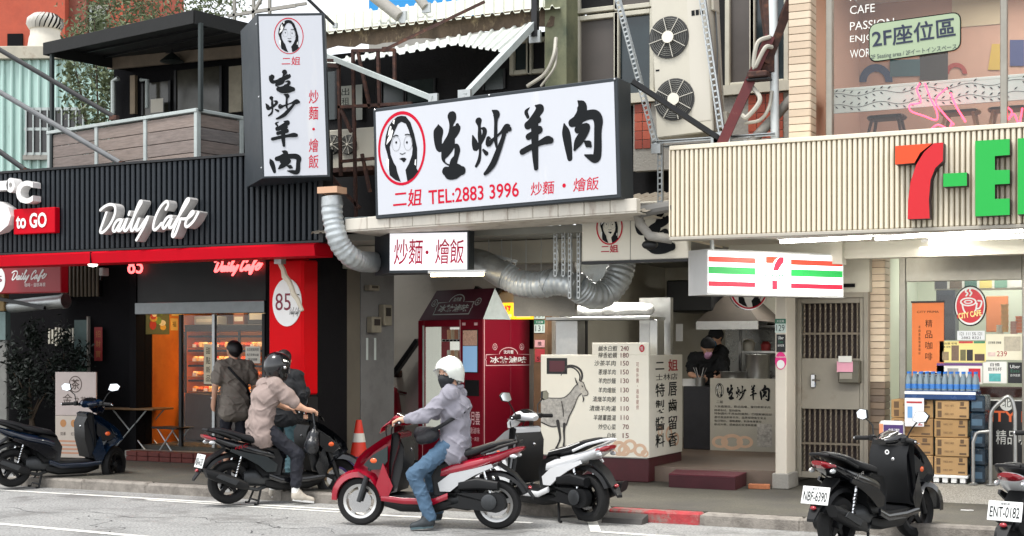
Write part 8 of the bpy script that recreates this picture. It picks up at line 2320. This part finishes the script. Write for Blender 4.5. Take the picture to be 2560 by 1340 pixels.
# ---- rider on the red scooter (scooter frame)
Pr = dict(hip=(-.27, 0, .83), chest=(-.265, 0, 1.14), neck=(-.235, 0, 1.335), head=(-.205, .01, 1.465), yaw=R(58), pitch=R(-6),
          shl=(-.25, .18, 1.275), shr=(-.24, -.18, 1.275), ell=(-.04, .27, 1.08), elr=(.0, -.27, 1.08), wrl=(.14, .27, 1.045), wrr=(.15, -.28, 1.06), hdl=(1, .15, -.1), hdr=(1, -.1, -.1),
          knl=(.06, .27, .52), knr=(.06, -.25, .52), anl=(-.10, .28, .12), anr=(-.02, -.27, .12), ftl=(.06, .31, .012), ftr=(.13, -.30, .012))
t, PF = person('person in white helmet, pale grey jacket, jeans and black mask riding the red scooter', RED_P, RED_H, Pr, dict(top=M_HOOD, sleeve='long', legs=M_JEAN, shoe=M_SHOE, cuff=.97, hem=.10, fold=.0085, sole=mat('sole_teal', (70, 90, 96), .6)))
eyes(t, PF)
helmet_open(t, PF, mat('helmet_white', (226, 230, 222), .25, coat=.6, var=.03))
blob([(PF(.075, .0, -.035), PF(.06, 0, -.085), .052, .05), (PF(.04, .05, -.04), PF(.04, -.05, -.04), .045, .045)], .008, .03).obj('mask', M_MASK, t)
blob([(PF(-.02, 0, .03), PF(-.02, 0, .05), .1, .1)], .012, .02, cut=[(PF(.09, 0, -.02), PF(.16, 0, -.05), .09, .1)]).obj('hair', M_HAIR, t)
MB().tube([PF(-.05 + .085 * math.cos(a), .08 * math.sin(a), -.125) for a in [2 * math.pi * i / 14 for i in range(14)]], .022, 8, closed=True).obj('collar', M_HOOD, t)
strap(t, [(-.39, -.04, 1.16), (-.37, .10, 1.11), (-.26, .215, 1.03), (-.14, .215, .96), (-.02, .17, .92)], .018, M_BLKT)
blob([((-.08, .16, .90), (.06, .06, .90), .075, .07), ((-.04, .18, .87), (.02, .16, .86), .06, .06)], .012, .03).obj('waist_bag', mat('bag_black', (30, 30, 34), .5, var=.5, vs=30, bump=.5, bs=30), t)
# ---- rider on the black scooter
Pb = dict(hip=(-.28, 0, .86), chest=(-.22, 0, 1.17), neck=(-.135, 0, 1.37), head=(-.075, 0, 1.495), yaw=R(6), pitch=R(-6),
          shl=(-.165, .19, 1.30), shr=(-.165, -.19, 1.30), ell=(.04, .30, 1.09), elr=(.05, -.29, 1.08), wrl=(.14, .31, 1.04), wrr=(.14, -.31, 1.04), hdl=(1, 0, -.15), hdr=(1, 0, -.15),
          knl=(.05, .25, .52), knr=(.06, -.25, .54), anl=(-.03, .26, .12), anr=(.02, -.28, .13), ftl=(.14, .30, .012), ftr=(.20, -.31, .012))
t, PF = person('person in black helmet and taupe T-shirt sitting on the black scooter', BLK_P, BLK_H, Pb, dict(top=M_TEE, legs=M_NAVYT, shoe=M_SHOEL, sock=M_SOCK, cuff=.78, hem=.12))
M_HB = mat('helmet_black', (12, 14, 18), .2, coat=.7, var=.1)
blob([(PF(-.02, 0, .045), PF(.01, 0, .04), .138, .134), (PF(-.03, 0, -.01), PF(.0, 0, -.07), .128, .118)], .009, .03, cut=[(PF(.13, .05, -.01), PF(.13, -.05, -.01), .066, .066), (PF(-.02, 0, -.17), PF(-.02, 0, -.4), .12, .2)]).obj('helmet', M_HB, t)
MB().loft([[PF(.125 * math.cos(a) + .015, .125 * math.sin(a), z) for a in [R(-62 + 124 * i / 10) for i in range(11)]] for z in (-.05, .07)], False).obj('visor', mat('visor', (60, 66, 72), .06, coat=1.0), t)
for s in (-1, 1): MB().ell(PF(.02, s * .135, .01), .02, .012, .02, 10, 6).obj('visor_pivot', M_CHROME, t)
eyes(t, PF)
# ---- people standing before the cafe
g = fp(586, 1000, 14.95)
def stander(yaw=0):
    return dict(hip=(0, 0, .90), chest=(0, 0, 1.22), neck=(.01, 0, 1.42), head=(.03, 0, 1.545), yaw=R(yaw), shl=(0, .19, 1.36), shr=(0, -.19, 1.36), ell=(-.02, .27, 1.12), elr=(-.03, -.27, 1.12), wrl=(.05, .27, .90), wrr=(.03, -.28, .89), curl=.6, upl=(0, 1, 0), upr=(0, -1, 0),
                knl=(.06, .10, .50), knr=(.02, -.10, .50), anl=(.02, .11, .10), anr=(-.08, -.11, .10), ftl=(.20, .12, .012), ftr=(.10, -.12, .012))
t, PF = person('person with short dark hair and grey-brown T-shirt walking past the cake window', (g.x, 14.95, .12), cam_heading(125), stander(10), dict(top=M_TEEG, legs=M_NAVYT, shoe=M_SHOE, cuff=.15, hem=.14))
def hair_short(t, PF): blob([(PF(-.03, 0, .05), PF(-.01, 0, .062), .102, .097), (PF(-.05, 0, .01), PF(-.045, 0, -.02), .082, .055)], .010, .03, cut=[(PF(.10, 0, -.03), PF(.2, 0, -.05), .10, .12)]).obj('hair', M_HAIR, t)
hair_short(t, PF); eyes(t, PF)
strap(t, [(-.02, .16, 1.42), (-.14, .05, 1.25), (-.14, -.1, 1.1), (-.02, -.2, .98)], .017, M_BLKT)
blob([((-.05, -.22, .92), (.08, -.22, .9), .07, .07)], .013, .03).obj('shoulder_bag', M_BLKT, t)
MB().tube([(.045, .235, .945), (.08, .27, .94), (.045, .305, .945), (.01, .27, .95)], .008, 6, closed=True).obj('watch', M_CHROME, t)
p = fp(722, 1000, 14.2)
t, PF = person('person in black top and teal jeans standing by the red column behind the rider', (fp(712, 1000, 13.75).x, 13.72, .12), cam_heading(80), stander(0), dict(top=M_BLKT, sleeve='long', legs=M_JEAND, shoe=M_SHOE, cuff=.97))
t.scale = (.93, .93, .93)
hair_short(t, PF); eyes(t, PF)
# ---- cooks
def cook(label, x, y, rz, P, extra):
    t, PF = person(label, (x, y, .3), rz, P, dict(top=M_BLKT, legs=M_NAVYT, shoe=M_SHOE))
    return t, PF
Pc = stander(0); Pc.update(head=(.06, 0, 1.56), yaw=R(35), pitch=R(-14), ell=(.14, .25, 1.10), elr=(.14, -.25, 1.10), wrl=(.32, .14, 1.08), wrr=(.32, -.14, 1.08), hdl=(1, 0, -.2), hdr=(1, 0, -.2))
xq = fp(1800, 870, 19.8).x
t, PF = cook('cook in black cap and mask working at the back of the kitchen', xq, 19.8, R(-150), Pc, None)
blob([(PF(-.02, 0, .055), PF(.0, 0, .06), .108, .104), (PF(.08, 0, .06), PF(.15, 0, .05), .07, .055, (1, 1, .3))], .011, .02, cut=[(PF(.10, 0, -.04), PF(.2, 0, -.08), .085, .1)]).obj('cap', M_BLKT, t); hair_short(t, PF); eyes(t, PF)
blob([(PF(.075, 0, -.04), PF(.06, 0, -.08), .05, .05)], .009, .03).obj('mask', mat('mask_blue', (70, 110, 140), .7), t)
Pd = stander(0); Pd.update(chest=(.10, 0, 1.16), neck=(.20, 0, 1.32), head=(.28, 0, 1.41), yaw=R(10), pitch=R(-35), shl=(.12, .18, 1.28), shr=(.12, -.18, 1.28), ell=(.28, .24, 1.04), elr=(.28, -.24, 1.04), wrl=(.46, .10, .98), wrr=(.46, -.10, .98), hdl=(1, -.2, -.1), hdr=(1, .2, -.1))
t, PF = cook('cook in black with a pink mask bending over the serving counter', fp(1762, 870, 19.6).x, 19.62, R(-65), Pd, None)
hair_short(t, PF); eyes(t, PF)
blob([(PF(.075, 0, -.04), PF(.06, 0, -.08), .054, .052)], .009, .03).obj('mask', mat('mask_pink', (206, 160, 196), .7), t)
blob([(PF(-.03, 0, .06), PF(-.01, 0, .07), .106, .1)], .011, .02, cut=[(PF(.10, 0, -.05), PF(.2, 0, -.05), .11, .12)]).obj('cap', M_BLKT, t)
# ================================================================ small street things
p = Vector((-9.36, sidepx(-9.36, 897), .12))
t = thing('traffic_cone', 'orange traffic cone with pale collar standing by the grey wall', 'traffic cone', p)
M_CONE = mat('cone_orange', (206, 52, 34), .5, var=.1, vs=6)
MB().lathe([(.15, .03), (.035, .70), (.03, .705), (0, .705)], 22).obj('cone', M_CONE, t)
MB().lathe([(.085, .43), (.066, .54)], 22).obj('reflective_collar', mat('collar', (206, 204, 196), .35, var=.08), t)
B(-.19, .19, -.19, .19, 0, .03, b=.008).obj('base', mat('cone_base', (176, 40, 30), .6), t)
p = Vector((-9.36, sidepx(-9.36, 866) - .1, .12))
t = thing('purple_crate', 'purple plastic crate on the ground left of the traffic cone', 'crate', (p.x, p.y + .1, .12), R(5))
M_PUR = mat('crate_purple', (74, 62, 120), .5, var=.1)
for s in (-1, 1):
    for k in range(5):
        B(-.19, .19, s * .14 - .006, s * .14 + .006, .02 + k * .05, .055 + k * .05).obj('slat', M_PUR, t); B(s * .19 - .006, s * .19 + .006, -.133, .133, .02 + k * .05, .055 + k * .05).obj('slat', M_PUR, t)
    for s2 in (-1, 1): B(s * .185 - .012, s * .185 + .012, s2 * .14 - .012, s2 * .14 + .012, 0, .28).obj('corner_post', M_PUR, t)
B(-.18, .18, -.13, .13, .005, .015).obj('floor', M_PUR, t)
p = Vector((-9.32, sidepx(-9.32, 845), .12))
t = thing('wooden_box', 'small plywood box beside the purple crate', 'box', (p.x - .2, p.y, .12)); B(-.12, .12, -.1, .1, 0, .22, b=.006).obj('box', mat('ply', (146, 118, 84), .7, var=.2), t); B(-.125, .125, -.105, .105, .221, .235).obj('lid', mat('ply', (146, 118, 84), .7), t)
p = gp(1565, 1306)
t = thing('kerb_ramp', 'dark rubber kerb ramp block lying in the gutter', 'ramp', p, R(0)); MB().loft([[(x, -.13, 0), (x, -.10, .05), (x, .06, .085), (x, .06, 0)] for x in (-.21, .21)]).obj('block', mat('ramp_rubber', (72, 70, 68), .8, var=.2, vs=10), t); MB().box(-.2, .2, .061, .075, 0, .08).obj('back_lip', M_PLAS, t)
p = gp(755, 1095)
c = Vector((.30, -.16, .72)); Mx = Matrix.Translation(BLK_P) @ Matrix.Rotation(BLK_H, 4, 'Z')
t = thing('plastic_bag', 'crumpled dark plastic bag hanging from the black scooter handlebar', 'bag', Mx @ Vector((.20, -.30, .62)))
blob([((0, 0, 0), (.02, .01, .14), .085, .06), ((.02, 0, .12), (.04, .01, .24), .04, .012), ((-.02, .03, .02), (.03, -.03, .05), .08, .07)], .012, .02).obj('bag', mat('bag_film', (44, 46, 50), .2, var=.4, vs=20, bump=.9, bs=18), t)
MB().tube([(.04, .01, .22), (.03, .0, .32), (.02, .0, .38)], .008, 6).obj('handle', mat('bag_film2', (60, 62, 66), .25), t)
# bits of roof clutter and a distant blue tank
o = thing('roof_tank', 'bright blue plastic tank far behind the tin roof', 'tank', gp(1060, 870 + 3500 * 1.72 / 40.0), R(20))
dz = CAM_H + 40 * (870 - 14) / 3500
B(-1.6, 1.6, 0, 1.2, 0, dz - .5).obj('tower', M_CONC, o); B(-1.6, 1.6, -.1, 1.2, dz - .499, dz + .3, b=.1).obj('tank', mat('tank_blue', (30, 140, 206), .4), o)
o = thing('roof_rack', 'cluttered steel roof rack above the upright sign', 'rack', fp(650, 30, 14.6))
for a, b in (((-.5, 0, 0), (.55, 0, .02)), ((-.4, 0, -.2), (-.4, 0, .35)), ((-.1, 0, -.2), (-.1, 0, .35)), ((.15, 0, -.2), (.15, 0, .35)), ((-.1, 0, 0), (.15, 0, .35)), ((-.5, .3, .1), (.5, .3, .12))): MB().bar(a, b, .035).obj('bar', M_CONC, o)
